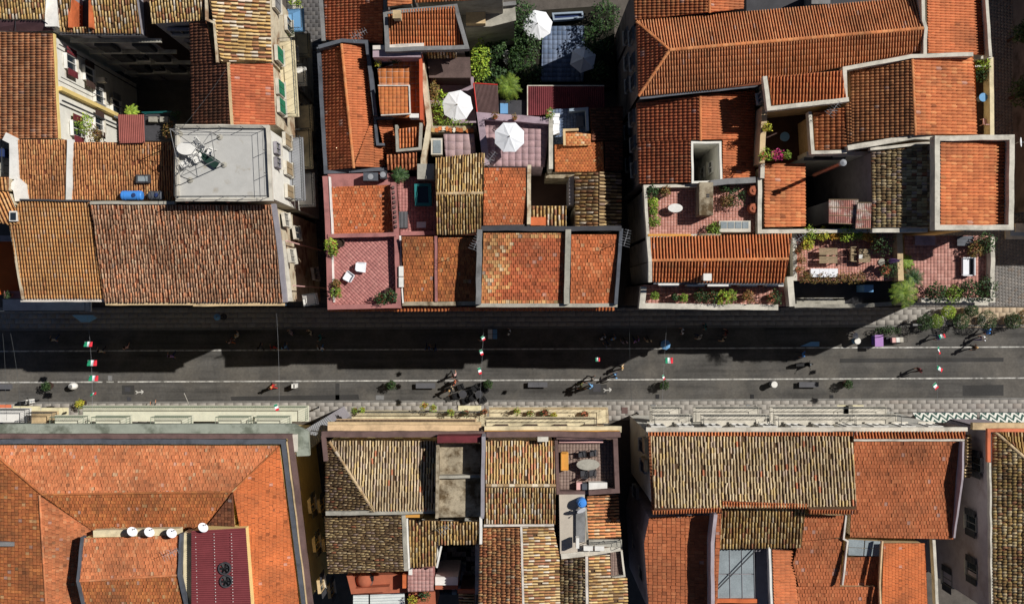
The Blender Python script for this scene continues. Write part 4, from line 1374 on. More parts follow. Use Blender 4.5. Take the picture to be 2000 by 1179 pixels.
o = thing('flue_pipe', 'tall copper flue pipe with metal cowl leaning over the yard', 'chimney', P(1590, 342, 12.0))
MB().tube([P(1590, 342, 12.0), P(1590, 342, 12.0) + Vector((.1, .05, 6.2))], .13, 10).build('pipe', mat('copper', (168, 104, 84), .45, .15, metal=.4), o)
MB().tube([P(1590, 342, 12.0) + Vector((.32, .1, 0)), P(1590, 342, 12.0) + Vector((.36, .12, 6.0))], .05, 8).build('thin_pipe', 'clay', o)
MB().lathe([(.0, 0), (.2, 0), (.2, .35), (.08, .35), (.08, .5), (.24, .5), (.0, .62)], P(1590, 342, 12.0) + Vector((.1, .05, 6.1)), 12).build('cowl', 'metal', o)
h = house('shaded sunken patio with flowers and a round blue table', 1530, 275, 'orange', 'patio', 'patio')
flat(h, [(1486, 220), (1582, 214), (1582, 312), (1488, 316)], 11.0, 'dbrown')
par(h, [(1494, 208), (1490, 270), (1488, 318)], 15.7, .4, 5.0, 'tan', name='shelf_wall')
done(h)
h = house('slate roofed link with a skylight under the white eaves', 1620, 305, 'paleblue', 'roof', 'roof_link')
W = [P(1572, 303, 12.8), P(1656, 300, 13.2), P(1650, 312, 12.4), P(1570, 314, 12.2)]
MB().prism([v - Vector((0, 0, .1)) for v in W], W).build('slab', 'lead', h)
bx(h, 'skylight', 1592, 304, 1626, 309, 12.6, 13.1, 'black')
del h['_w']
# ---- terraces along the street
h = house('red paved roof terrace with plants and an oval white table', 1370, 410, 'plaster', 'terrace', 'roof_terrace')
flat(h, [(1260, 366), (1484, 358), (1484, 455), (1268, 459)], 13.4, 'clay', pav='redp', p=.22, L=.22, n_ind=150, cj=.05)
par(h, [(1378, 362), (1260, 364), (1266, 460), (1386, 460)], 14.1, .22, .8, 'plaster')
par(h, [(1266, 459), (1350, 459)], 14.16, .16, .3, 'mustard', name='yellow_coping')
bx(h, 'chimney_wall', 1366, 356, 1393, 420, 13, 15.0, 'dirtyconc')
mb = MB()
for y in (380, 384):
    mb.box(P(1383, y, 15.02), (.2, .1, .06))
mb.build('flue_slots', 'dgrey', h)
par(h, [(1388, 358), (1420, 354), (1476, 351)], 14.8, .42, .9, 'grey', name='slab_wall')
bx(h, 'low_wall', 1366, 456, 1408, 463, 13, 14.3, 'dirtyconc')
sk = bx(h, 'skylight', 1405, 431, 1466, 453, 13.4, 14.2, 'plaster')
for k in range(4):
    bx(sk, 'pane', 1408 + k * 14, 433, 1420 + k * 14, 446, 14.15, 14.24, 'skyglass')
done(h)
h = house('street house with a ribbed orange gable roof and a single chimney', 1405, 505, 'plaster')
roof(h, [(1270, 463), (1546, 457), (1540, 505), (1273, 508)], (0, -1), (15.20, 14.60), 'coppi', 'org', .235, .4, n_ind=130)
roof(h, [(1273, 509), (1540, 506), (1530, 552), (1275, 550)], (0, 1), (15.20, 14.60), 'coppi', 'org', .235, .4, n_ind=130)
ridge(h, (1273, 508.5), (1540, 505.5), 15.25, 15.25)
par(h, [(1266, 462), (1270, 510), (1270, 551)], [14.90, 15.40, 14.90], .26, .6, 'plaster')
c = bx(h, 'chimney', 1376, 536, 1388, 546, 14.40, 16.10, 'plaster')
bx(c, 'chimney_cap', 1374, 534, 1390, 548, 16.10, 16.20, 'white')
par(h, [(1276, 553), (1530, 555)], 14.55, .14, .12, 'lead', name='gutter')
wf = wallframe((1276, 556), (1530, 556), 13)
for x in (1300, 1350, 1400, 1450, 1500):
    window(h, wf, sp(wf, x, 12), 13.10, 1.1, 2.0, None, 'white')
done(h)
h = house('narrow front balcony terrace crowded with potted shrubs', 1400, 580, 'darkwall', 'terrace', 'front_terrace')
flat(h, [(1254, 556), (1546, 556), (1546, 598), (1252, 598)], 12.80, 'clay', pav='redp', p=.3, L=.3, n_ind=60)
par(h, [(1258, 560), (1254, 597), (1520, 600)], 13.60, .42, .9, 'plaster')
par(h, [(1543, 540), (1548, 598)], 13.80, .45, 1.0, 'plaster', name='side_wall')
bx(h, 'awning_cassette', 1286, 553, 1326, 557, 14.80, 15.00, 'white')
bx(h, 'awning_cassette', 1382, 555, 1423, 559, 14.80, 15.00, 'white')
wf = wallframe((1254, 602), (1546, 602), 12.80)
for i in range(5):
    window(h, wf, 1.5 + i * 2.2, 8.0, 1.0, 2.0, None, 'grey')
balcony(h, wf, 1, 10, 6.2, .7, 'grey')
done(h)
h = house('hedged roof terrace with wooden tables and a white bench', 1655, 505, 'tan', 'terrace', 'roof_terrace')
flat(h, [(1556, 456), (1758, 456), (1752, 548), (1556, 548)], 13.0, 'clay', pav='redp', p=.21, L=.21, n_ind=120, cj=.08)
par(h, [(1552, 455), (1553, 548)], 13.6, .3, .8, 'plaster')
par(h, [(1757, 456), (1760, 548)], 13.9, .42, 1.2, 'tan')
done(h)
h = house('lower street balcony below the hedged terrace with blue tarpaulin', 1650, 575, 'greywall', 'terrace', 'front_terrace')
flat(h, [(1552, 550), (1745, 550), (1745, 596), (1552, 598)], 9.8, 'dgrey')
par(h, [(1552, 597), (1672, 597), (1742, 593)], 10.6, .3, .9, 'concrete')
bx(h, 'tarpaulin', 1688, 556, 1706, 570, 9.8, 11.6, 'bluecloth')
railing(h, [(1556, 582), (1640, 582)], 9.8, 1.0, 'plaster', step=.35)
bx(h, 'ledge', 1556, 586, 1650, 594, 9.0, 10.3, 'concrete')
done(h)
h = house('corner roof terrace paved in pink tiles with palms and a sun lounger', 1850, 520, 'tan', 'terrace', 'roof_terrace')
flat(h, [(1766, 460), (1936, 460), (1936, 586), (1772, 588)], 12.6, 'pink', pav='redp', p=.26, L=.26, n_ind=180, cj=.05)
par(h, [(1939, 462), (1939, 582)], 13.3, .32, .8, 'plaster')
par(h, [(1944, 586), (1800, 586)], 13.2, .36, .8, 'plaster')
bx(h, 'string_course', 1778, 590, 1930, 596, 8, 11.5, 'plaster')
wf = wallframe((1772, 590), (1936, 590), 12.6)
for i in range(3):
    window(h, wf, 1.5 + i * 2.2, 9.0, 1.0, 1.8, 'dgrey', 'white')
done(h)
# steps and far side of the right hand street
o = thing('stone_steps', 'pale stone steps at the right edge below the boxed roof', 'steps', P(1990, 458, 0))
for k in range(3):
    bx(o, 'step', 1964 + k * 10, 450 - k * 7, 2040, 467 - k * 7, .03, .2 + k * .17, 'paleblue' if k % 2 else 'plaster')
h = house('tall house across the right hand street, only its shadow in view', 2120, 180, 'darkwall')
flat(h, [(2120, -300), (2400, -300), (2400, 395), (2120, 395)], 11.5, 'concrete')
done(h)
# ================================================================== south block
# ---- big hip-roofed corner building
h = house('large corner building with a red hip roof and dark gutter ring, bottom left', 280, 1000, 'yelwall')
ze, zr = 13.2, 14.3
roof(h, [(-26, 869), (545, 870), (453, 959), (82, 965)], (0, -1), (zr, ze), 'flat', 'flats1', .2, .26, n_ind=60, bond=True, cj=.06)
roof(h, [(546, 872), (588, 1200), (500, 1200), (455, 959)], (1, 0), (zr, ze - .2), 'flat', 'flats2', .2, .26, n_ind=50, bond=True, cj=.03)
roof(h, [(82, 966), (453, 960), (398, 1030), (188, 1040)], (0, 1), (zr, zr - .7), 'flat', 'flatbr', .2, .26, n_ind=50, bond=True, cj=.07)
roof(h, [(-40, 862), (-28, 870), (79, 965), (90, 1200), (-40, 1200)], (-1, 0), (zr, zr - 1.0), 'flat', 'flatbr', .24, .3, n_ind=60, bond=False, cj=.07)
roof(h, [(78, 967), (187, 1041), (178, 1200), (92, 1200)], (1, 0), (zr, zr - .5), 'flat', 'flats1', .2, .26, n_ind=40, bond=True, cj=.06)
roof(h, [(454, 962), (458, 1028), (400, 1032)], (-1, 0), (zr, zr - .6), 'flat', 'dkred', .22, .28, n_ind=10, bond=False)
flat(h, [(-40, 1060), (28, 1060), (34, 1200), (-40, 1200)], zr - 1.1, 'black', name='void_shade_sheet', solid=False)  # black sheet near roof level stands in for the courtyard's darkness
bx(h, 'void_rim', -40, 1058, 27, 1066, zr - 1.2, zr - .3, 'grey')
ridge(h, (82, 965.5), (453, 959.5), zr + .02, zr + .02, 'flatbr', .08)
ridge(h, (546, 871), (454, 959), ze + .1, zr + .02, 'flatbr', .07)
ridge(h, (-40, 862), (82, 965), ze + .1, zr + .02, 'flatbr', .08)
ridge(h, (77, 966), (91, 1200), zr + .02, zr + .02, 'flats1', .08)
par(h, [(-40, 862), (553, 862), (596, 1200)], ze + .12, .36, .3, 'lead', name='gutter')
par(h, [(-40, 852), (566, 852), (608, 1200)], ze + .1, .34, .5, 'brown', name='cornice')
par(h, [(560, 862), (602, 1200)], ze + .16, .1, .3, 'tan', name='gutter_lip')
par(h, [(-40, 840), (570, 840), (590, 850), (592, 890)], ze - .55, .95, .5, 'mossconc', name='cornice_shelf')
bx(h, 'cornice_corner', 566, 848, 580, 882, ze - .5, ze - .1, 'plaster')
# inner gabled block
roof(h, [(160, 1050), (350, 1045), (347, 1122), (152, 1134)], (0, -1), (15.6, 15.2), 'flat', 'flats1', .2, .26, n_ind=30, bond=True, cj=.07)
roof(h, [(152, 1135), (347, 1123), (362, 1200), (168, 1200)], (0, 1), (15.6, 15.2), 'flat', 'flatbr', .2, .26, n_ind=30, bond=True, cj=.07)
ridge(h, (152, 1134.5), (347, 1122.5), 15.62, 15.62, 'flats1', .08)
par(h, [(160, 1048), (151, 1134), (166, 1200)], [15.5, 15.8, 15.5], .18, .6, 'lead', name='verge')
par(h, [(353, 1042), (349, 1123), (366, 1200)], [15.5, 15.8, 15.5], .18, .6, 'lead', name='verge')
par(h, [(182, 1042), (352, 1038)], 15.0, .5, .6, 'cream', name='ledge')
bx(h, 'side_wall', 358, 1040, 376, 1200, 12, 15.0, 'cream')
W = [P(374, 1036, 15.6), P(374, 1200, 15.6), P(492, 1200, 15.2), P(480, 1030, 15.2)]
corr(h, W, 40, mat('maroon_sheet', (118, 54, 58), .6, .14), 'metal_roof', .05)
mb = MB()
for x in (382, 418, 452):
    for i in range(26):
        mb.box(P(x + i * .15, 1042 + i * 6, 15.58), (.05, .05, .04))
mb.build('roof_bolts', 'white', h)
BODY[h.name].prism([P(376, 1036, 15).xy.to_3d(), P(376, 1200, 15).xy.to_3d(), P(490, 1200, 15).xy.to_3d(), P(478, 1032, 15).xy.to_3d()],
                   [P(376, 1036, 15.5), P(376, 1200, 15.5), P(490, 1200, 15.1), P(478, 1032, 15.1)])
wf = wallframe((-40, 842), (575, 842), ze)
for i in range(9):
    s = 1.0 + i * 2.4
    window(h, wf, s, 11.3, 1.0, 1.7, None, 'lightgreen')
for x0, x1 in ((105, 172), (185, 255), (300, 375), (425, 492), (500, 568)):
    balcony(h, wf, sp(wf, x0, 9.2), sp(wf, x1, 9.2), 9.0, .75, 'lightgreen', 'railgreen', step=.16)
balcony(h, wf, sp(wf, 160, 5.6), sp(wf, 602, 5.6), 5.4, 1.15, 'lightgreen', 'railgreen', step=.16)
balcony(h, wf, sp(wf, -40, 6), sp(wf, 60, 6), 6.0, 1.0, 'white', 'rail')
balcony(h, wf, sp(wf, 60, 7.5), sp(wf, 112, 7.5), 7.4, .9, 'tan', 'rail')
wf = wallframe((572, 860), (612, 1200), ze)
for y, z in ((985, 9.5), (1060, 9.5), (1140, 9.5), (985, 6), (1060, 6), (1150, 6), (985, 2.6), (1070, 2.6)):
    window(h, wf, sp(wf, y, z), z, .9, 1.6, 'dgrey', 'tan', opened=True)
done(h)
for x, y, rz, nm in ((440, 1108, .2, 'upper'), (443, 1133, .2, 'lower')):
    o = thing('roof_vent', 'round vent fan on the maroon metal roof, the %s one' % nm, 'vent', P(x, y, 15.35))
    c = P(x, y, 15.35)
    MB().lathe([(.0, 0), (.46, 0), (.46, .25), (.38, .25), (.38, .06), (0, .06)], c, 20).build('ring', 'dgrey', o)
    mb = MB()
    for k in range(6):
        M_ = Matrix.Rotation(k * math.pi / 3, 3, 'Z') @ Matrix.Rotation(.5, 3, 'X')
        mb.box(c + Matrix.Rotation(k * math.pi / 3, 3, 'Z') @ Vector((.22, 0, .17)), (.36, .14, .02), M=M_)
    mb.build('blades', 'black', o)
    MB().lathe([(0, .12), (.08, .12), (.08, .22), (0, .24)], c, 8).build('hub', 'black', o)
# ---- slate porch roof between the two fronts
h = house('grey zinc porch roof in the gap between the two south fronts', 625, 850, 'greywall', 'roof', 'porch_roof')
W = [P(596, 838, 8.0), P(640, 812, 8.0), P(658, 830, 7.0), P(602, 880, 7.0)]
corr(h, W, 14, 'metal', 'zinc_sheet', .04)
BODY[h.name] = MB().prism([(v.x, v.y, 0) for v in W], [v - Vector((0, 0, .1)) for v in W])
done(h)
# ---- middle building
h = house('old house with a hipped olive-brown tile roof on the south side', 740, 950, 'yelwall')
roof(h, [(645, 860), (852, 860), (852, 998), (733, 998)], (0, -1), (13.80, 12.70), 'coppi', 'oldg', .215, .42, n_ind=150, wob=.015, deck='deckold')
roof(h, [(636, 862), (644, 861), (730, 999), (636, 999)], (-1, 0), (13.80, 12.70), 'coppi', 'oldd', .2, .36, n_ind=80, wob=.01, deck='deckold')
ridge(h, (643, 862), (731, 998), 12.85, 13.80, 'ridgeo', .11)
par(h, [(636, 1002), (735, 1001), (852, 998)], 13.80, .3, .3, 'concrete', name='ridge_mortar')
roof(h, [(634, 1006), (784, 1004), (789, 1114), (641, 1119)], (-1, 0), (13.40, 12.50), 'coppi', 'oldd', .2, .36, n_ind=70, wob=.015, deck='deckold', jit=1.6)
par(h, [(788, 1003), (793, 1114)], 13.50, .3, .4, 'concrete', name='verge')
par(h, [(795, 1008), (799, 1110)], 13.20, .1, .3, 'white', name='white_fillet')
par(h, [(628, 848), (950, 848)], 13.20, .42, .5, 'brown', name='parapet')
par(h, [(631, 850), (636, 900)], 13.20, .3, .4, 'brown', name='parapet')
par(h, [(640, 836), (940, 836)], 12.20, .5, .3, 'peach', name='cornice')
par(h, [(640, 828), (940, 828)], 11.70, .34, .25, 'tan', name='cornice')
wf = wallframe((634, 848), (948, 848), 12.80)
for i in range(5):
    window(h, wf, 1.2 + i * 2.1, 11, 1.0, 1.9, 'dbrown', 'peach')
b1 = balcony(h, wf, sp(wf, 685, 6.6), sp(wf, 950, 6.6), 6.2, 1.1, 'cream', 'rail')
balcony(h, wf, sp(wf, 655, 10), sp(wf, 930, 10), 9.6, .8, 'peach', 'dbrown', step=.3)
wf = wallframe((634, 862), (640, 1118), 12.60)
done(h)
h = house('ribbed cream-brown roof in an angle around the dark stair yard', 850, 1040, 'whitewall')
roof(h, [(797, 1014), (856, 1016), (852, 1104), (800, 1107)], (0, 1), (13.00, 12.50), 'coppi', 'olds', .235, .42, n_ind=60, wob=.015, deck='deckold')
roof(h, [(857, 1016), (936, 1018), (936, 1061), (857, 1063)], (0, 1), (13.00, 12.70), 'coppi', 'olds', .235, .42, n_ind=60, wob=.015, deck='deckold')
bx(h, 'yellow_box', 792, 1000, 826, 1010, 12.60, 13.50, 'mustard')
par(h, [(939, 1010), (939, 1062)], 13.20, .2, .4, 'white', name='white_fillet')
par(h, [(862, 1066), (853, 1108)], 12.40, .14, .3, 'white', name='white_fillet')
done(h)
h = house('roofless concrete rooms with maroon coping on the roof ridge', 897, 930, 'dirtyconc', 'roof room', 'roof_room')
flat(h, [(856, 866), (938, 866), (938, 925), (856, 928)], 13.3, 'dirtyconc')
flat(h, [(856, 935), (938, 933), (938, 1008), (856, 1010)], 13.6, 'dirtyconc', name='second_floor')
par(h, [(854, 858), (940, 857)], 14.6, .5, 1.2, 'maroon', name='maroon_coping')
par(h, [(944, 852), (942, 1012)], 15.0, .24, 2.2, 'greywall', name='east_wall')
par(h, [(855, 866), (854, 900), (853, 1012)], [13.9, 14.9, 15.0], .2, 2.2, 'dirtyconc', name='west_wall')
par(h, [(856, 931), (938, 930)], 14.0, .2, 1.0, 'concrete', name='cross_wall')
done(h)
h = house('gabled cream tile roof between the concrete rooms and the dining terrace', 1015, 940, 'peach')
roof(h, [(949, 860), (1082, 860), (1084, 944), (949, 944)], (0, -1), (13.50, 12.80), 'coppi', 'oldwr', .215, .42, n_ind=130, wob=.012, deck='deckold')
roof(h, [(949, 951), (1085, 951), (1084, 1022), (946, 1022)], (0, 1), (13.50, 12.90), 'coppi', 'oldwr', .215, .42, n_ind=130, wob=.012, deck='deckold')
ridge(h, (949, 947.5), (1085, 947.5), 13.55, 13.55, 'ridgeo', .12)
par(h, [(950, 848), (1212, 848)], 13.30, .42, .5, 'brown', name='parapet')
par(h, [(946, 838), (1214, 838)], 12.70, .45, .3, 'cream', name='cornice')
par(h, [(946, 842), (1210, 842)], 13.00, .12, .2, 'mustard', name='yellow_line')
bx(h, 'vent_box', 1050, 853, 1071, 862, 13.00, 13.70, 'plaster')
wf = wallframe((948, 842), (1210, 842), 12.70)
for i in range(4):
    window(h, wf, 1.2 + i * 2.3, 9.40, 1.0, 1.9, 'dbrown', 'cream')
balcony(h, wf, sp(wf, 948, 10), sp(wf, 1165, 10), 9.6, .75, 'cream', 'dbrown', step=.5)
balcony(h, wf, sp(wf, 955, 6.6), sp(wf, 1188, 6.6), 6.2, 1.15, 'cream', 'tan', step=.5)
done(h)
h = house('gabled roof of warm mixed tiles running to the bottom edge', 1015, 1100, 'whitewall')
roof(h, [(938, 1030), (1016, 1030), (1020, 1200), (934, 1200)], (-1, 0), (13.20, 12.50), 'roman', 'oldo', .215, .36, n_ind=130, jit=1.5)
roof(h, [(1020, 1028), (1081, 1028), (1092, 1085), (1094, 1200), (1024, 1200)], (1, 0), (13.20, 12.70), 'coppi', 'oldw', .215, .42, n_ind=120, wob=.012, deck='deckold')
par(h, [(1018, 1028), (1023, 1200)], 13.30, .16, .2, 'mortar', name='ridge_mortar')
par(h, [(945, 1026), (1082, 1025)], 13.30, .14, .2, 'mortar', name='ridge_mortar')
done(h)
h = house('brown walled dining terrace with an oval table on the south side', 1150, 905, 'peach', 'terrace', 'roof_terrace')
flat(h, [(1090, 858), (1204, 858), (1206, 958), (1092, 960)], 12.00, 'brown', pav='brnp', p=.24, L=.24, n_ind=100, cj=.03)
par(h, [(1087, 853), (1202, 853), (1206, 958), (1150, 962)], 13.10, .34, 1.2, 'brown')
par(h, [(1086, 853), (1090, 962), (1150, 962)], 12.80, .24, .9, 'brown')
bx(h, 'clutter_shelf', 1092, 857, 1178, 864, 12.00, 12.40, 'rose')
bx(h, 'storage_chest', 1150, 942, 1186, 956, 12.00, 12.70, 'white')
bx(h, 'storage_chest', 1126, 942, 1137, 956, 12.00, 12.60, 'rose')
bx(h, 'storage_chest', 1137, 944, 1147, 956, 12.00, 12.75, 'lead')
done(h)
h = house('concrete roof walkway with tanks and pipes behind the dining terrace', 1120, 1025, 'concrete', 'roof walkway', 'roof_walkway')
flat(h, [(1092, 964), (1142, 964), (1146, 1082), (1094, 1084)], 12.80, mat('walk_screed', (188, 178, 164), .95, .1))
flat(h, [(1142, 990), (1146, 990), (1150, 1060), (1145, 1060)], 12.80, 'concrete', name='step')
bx(h, 'grey_wall', 1125, 992, 1143, 1058, 13, 13.05, 'grey')
par(h, [(1096, 1086), (1150, 1080), (1212, 1070)], 12.90, .4, .5, 'plaster', name='ledge')
bx(h, 'pipe_shelf', 1150, 1052, 1214, 1066, 13, 12.80, 'concrete')
railing(h, [(1148, 1056), (1210, 1052), (1212, 1066)], 12.80, .9, 'rail', step=.8)
for x in (1140, 1162):
    bx(h, 'machine', x, 1066, x + 18, 1075, 12.80, 13.30, 'white')
bx(h, 'post', 1124, 1046, 1130, 1066, 14, 13.30, 'white')
done(h)
h = house('small tile roof half in shade right of the walkway', 1180, 1010, 'greywall')
roof(h, [(1146, 968), (1207, 966), (1209, 1010), (1146, 1010)], (1, 0), (12.20, 11.70), 'coppi', 'oldo', .24, .42, n_ind=60, wob=.015, deck='deckold')
roof(h, [(1146, 1011), (1209, 1011), (1213, 1048), (1147, 1052)], (1, 0), (12.20, 11.70), 'coppi', 'oldo', .24, .42, n_ind=60, wob=.015, deck='deckold')
done(h)
h = house('gabled old tile roof at the bottom edge beside the dark alley', 1160, 1140, 'greywall')
roof(h, [(1095, 1090), (1143, 1088), (1146, 1200), (1093, 1200)], (-1, 0), (13.00, 12.50), 'roman', 'oldd', .215, .36, n_ind=60, jit=1.5)
roof(h, [(1149, 1086), (1190, 1082), (1192, 1126), (1149, 1126)], (1, 0), (13.00, 12.70), 'coppi', 'old', .235, .42, n_ind=40, wob=.012, deck='deckold')
roof(h, [(1149, 1127), (1224, 1127), (1227, 1200), (1150, 1200)], (1, 0), (13.00, 12.40), 'coppi', 'olds', .235, .42, n_ind=80, wob=.012, deck='deckold')
par(h, [(1146, 1086), (1147, 1200)], 13.10, .2, .25, 'mortar', name='ridge_mortar')
flat(h, [(1192, 1078), (1212, 1076), (1218, 1124), (1193, 1124)], 12.20, 'brown', pav='brnp', p=.2, L=.12, n_ind=10)
par(h, [(1214, 1074), (1220, 1124), (1195, 1128)], 12.60, .14, .5, 'plaster', name='low_wall')
done(h)
# ---- little terraces at the bottom
h = house('red walled kitchen terrace with a round clay oven at the bottom', 740, 1135, 'clay', 'terrace', 'roof_terrace')
flat(h, [(686, 1124), (800, 1120), (800, 1156), (692, 1160)], 10.40, 'clay')
par(h, [(682, 1122), (690, 1154), (760, 1150)], 11.20, .4, .8, 'clay')
done(h)
o = thing('clay_oven', 'round terracotta oven dome in the red kitchen terrace', 'oven', P(712, 1131, 10.40))
MB().lathe([(.62, 0), (.62, .2), (.52, .45), (.3, .62), (.08, .68), (0, .69)], P(712, 1131, 10.40), 16).build('dome', 'clay', o, smooth=True)
MB().lathe([(.7, 0), (.7, .12), (.62, .14)], P(712, 1131, 10.40), 16).build('base_ring', 'brown', o)
MB().box(P(712, 1131, 10.60) + Vector((.55, .1, 0)), (.3, .36, .36)).build('mouth', 'black', o)
h = house('white corrugated roof in two sheets at the bottom edge', 745, 1170, 'grey', 'shed', 'shed')
for i, q in enumerate(([(690, 1159), (720, 1159), (720, 1200), (690, 1200)], [(723, 1159), (790, 1155), (792, 1200), (723, 1200)])):
    W = [P(x, y, 9.40) for x, y in q]
    body(h, np.array([list(v) for v in W]))
    W = [v + Vector((0, 0, .03)) for v in W]
    corr(h, [W[0], W[3], W[2], W[1]], 8, mat('white_sheet', (206, 212, 210), .6, .08), 'roof_sheet', .05)
done(h)
h = house('small pink paved roof over the stair below the ribbed roof', 820, 1130, 'pink')
flat(h, [(796, 1110), (846, 1108), (847, 1153), (796, 1155)], 11.20, 'pink', pav=[((186, 146, 140), 3), ((176, 136, 130), 3)], p=.3, L=.3, n_ind=40)
bx(h, 'chimney_stub', 786, 1122, 793, 1148, 10.80, 11.40, 'orange')
bx(h, 'white_door', 798, 1108, 805, 1122, 10.80, 11.40, 'white')
done(h)
h = house('dark stair yard with chequered floor under the ribbed roof', 895, 1110, 'greywall', 'yard', 'yard')
flat(h, [(856, 1068), (936, 1066), (934, 1160), (850, 1160)], 4.0, 'lead', pav=[((120, 124, 126), 2), ((40, 42, 46), 2)], p=.4, L=.4, n_ind=30)
bx(h, 'landing', 850, 1126, 894, 1142, 3, 9.40, 'white')
bx(h, 'landing_wall', 850, 1142, 894, 1150, 3, 9.20, 'clay')
bx(h, 'east_wall', 928, 1064, 937, 1160, 0, 11.40, 'greywall')
done(h)
h = house('tiny tiled roof scrap at the bottom edge by the stair yard', 910, 1168, 'brown')
roof(h, [(896, 1154), (926, 1154), (928, 1200), (898, 1200)], (-1, 0), (9.40, 9.20), 'coppi', 'oldd', .235, .4, n_ind=15, deck='deckold')
bx(h, 'brick_cap', 894, 1149, 928, 1155, 10, 9.60, 'clay')
done(h)
h = house('planted terracotta ledge at the bottom beside the pink roof', 830, 1168, 'clay', 'terrace', 'roof_terrace')
flat(h, [(798, 1157), (850, 1155), (852, 1200), (798, 1200)], 9.20, 'clay')
done(h)
# ---- south east building
h = house('wide house with grey-cream ribbed tiles edged in new orange tiles', 1470, 930, 'whitewall')
roof(h, [(1270, 851), (1665, 851), (1672, 994), (1410, 992), (1278, 994)], (0, -1), (15.6, 14.4), 'coppi', 'oldg', .235, .42, n_ind=300, wob=.015, deck='deckold', jit=1.4)
roof(h, [(1266, 843), (1664, 843), (1664, 851), (1266, 851)], (0, -1), (14.45, 14.4), 'coppi', 'org', .235, .32, n_ind=0, solid=False)
roof(h, [(1266, 852), (1270, 852), (1279, 996), (1273, 998)], (-1, 0), (15.0, 14.95), 'roman', 'org', .24, .2, n_ind=0, solid=False)
for q in ([(1274, 996), (1408, 990), (1410, 999), (1274, 1003)], [(1411, 978), (1578, 983), (1578, 992), (1411, 988)], [(1580, 994), (1674, 994), (1674, 1003), (1580, 1002)]):
    roof(h, q, (0, 1), (15.66, 15.55), 'coppi', 'org', .2, .34, n_ind=0, solid=False)
par(h, [(1262, 838), (1890, 838)], 14.0, .3, .25, 'plaster', name='cornice')
wf = wallframe((1266, 845), (1664, 845), 14.3)
for i in range(7):
    window(h, wf, 1.2 + i * 2.15, 10.4, 1.0, 1.7, None, 'white')
for x0, x1, z in ((1250, 1330, 9.6), (1345, 1480, 9.6), (1490, 1645, 9.6), (1245, 1310, 6.2), (1330, 1465, 6.2), (1480, 1640, 6.2)):
    balcony(h, wf, sp(wf, x0 + 25, z), sp(wf, x1 + 20, z), z - .3, .85 if z > 8 else 1.1, 'plaster', 'rail', step=.4)
wf = wallframe((1266, 848), (1275, 1200), 14.3)
for y, z in ((870, 11), (910, 11.5), (1040, 9), (1120, 9), (960, 6), (1060, 5)):
    window(h, wf, sp(wf, y, z), z, .8, 1.5, 'dgrey', 'grey')
A, t, nr, ln = wf
M_ = Matrix((t, nr, Vector((0, 0, 1)))).transposed()
for y, z, w_, hh in ((868, 12.6, 1.1, 1.4), (905, 12.0, .9, 2.0)):
    MB().box(A + t * sp(wf, y, z) + nr * .02 + Vector((0, 0, z)), (w_, .26, hh), M=M_).build('bare_patch', 'tan', h)
done(h)
h = house('house with a broad plain orange roof over the right end of the street', 1770, 950, 'whitewall')
roof(h, [(1668, 862), (1880, 862), (1862, 1052), (1660, 1048)], (0, 1), (14.6, 13.5), 'flat', 'flatse', .24, .29, n_ind=300, bond=True, cj=.04)
roof(h, [(1668, 843), (1884, 843), (1884, 857), (1668, 857)], (0, -1), (14.7, 14.4), 'coppi', 'org', .235, .34, n_ind=30)
par(h, [(1668, 859), (1884, 859)], 14.75, .14, .3, 'plaster', name='ridge_mortar')
par(h, [(1882, 862), (1880, 936), (1864, 1050)], [15.2, 15.2, 13.8], .14, 1.4, 'lilacwall', name='gable_wall')
wf = wallframe((1668, 845), (1884, 845), 14.3)
for i in range(4):
    window(h, wf, 1.0 + i * 2.1, 10.4, 1.0, 1.7, None, 'white')
balcony(h, wf, sp(wf, 1665, 9.6), sp(wf, 1755, 9.6), 9.3, .85, 'plaster', 'rail', step=.4)
balcony(h, wf, sp(wf, 1650, 6.2), sp(wf, 1735, 6.2), 5.9, 1.1, 'plaster', 'rail', step=.4)
done(h)
h = house('long plain orange slope with ribs running down to the bottom, beside the alley wall', 1320, 1090, 'lilacwall')
roof(h, [(1268, 1010), (1330, 1006), (1395, 1006), (1395, 1200), (1268, 1200), (1258, 1060)], (-1, 0), (14.2, 13.4), 'flat', 'flatse', .24, .34, n_ind=120, cj=.04)
par(h, [(1398, 1004), (1392, 1060), (1392, 1200)], 15.6, .26, 1.6, 'lilacwall', name='party_wall')
done(h)
h = house('small ribbed yellow-black roof above the glass roof', 1485, 1030, 'greywall')
roof(h, [(1411, 992), (1572, 992), (1565, 1068), (1402, 1070)], (0, 1), (14.6, 14.0), 'coppi', 'olds', .235, .42, n_ind=130, wob=.012, deck='deckold')
roof(h, [(1400, 1002), (1409, 1002), (1400, 1200), (1390, 1200)], (-1, 0), (15.0, 14.9), 'flat', 'flatse', .24, .3, n_ind=20, solid=False)
done(h)
h = house('glazed roof crossed by a dark diagonal bar', 1437, 1120, 'greywall', 'glass roof', 'glass_roof')
W = [P(1401, 1072, 13.2), P(1472, 1072, 13.2), P(1474, 1168, 13.0), P(1402, 1168, 13.0)]
body(h, np.array([list(v) for v in W]))
for i in range(3):
    for j in range(2):
        q = [W[0].lerp(W[1], (i + a) / 3).lerp(W[3].lerp(W[2], (i + a) / 3), (j + b) / 2) for a, b in ((.02, .02), (.98, .02), (.98, .98), (.02, .98))]
        MB().prism(q, [v + Vector((0, 0, .02)) for v in q]).build('pane', 'skyglass', h)
mb = MB()
for i in range(4):
    mb.tube([W[0].lerp(W[1], i / 3) + Vector((0, 0, .05)), W[3].lerp(W[2], i / 3) + Vector((0, 0, .05))], .03, 4)
mb.build('glazing_bars', 'metal', h)
MB().tube([P(1401, 1150, 13.3), P(1488, 1062, 13.6)], .05, 5).build('diagonal_bar', 'dgrey', h)
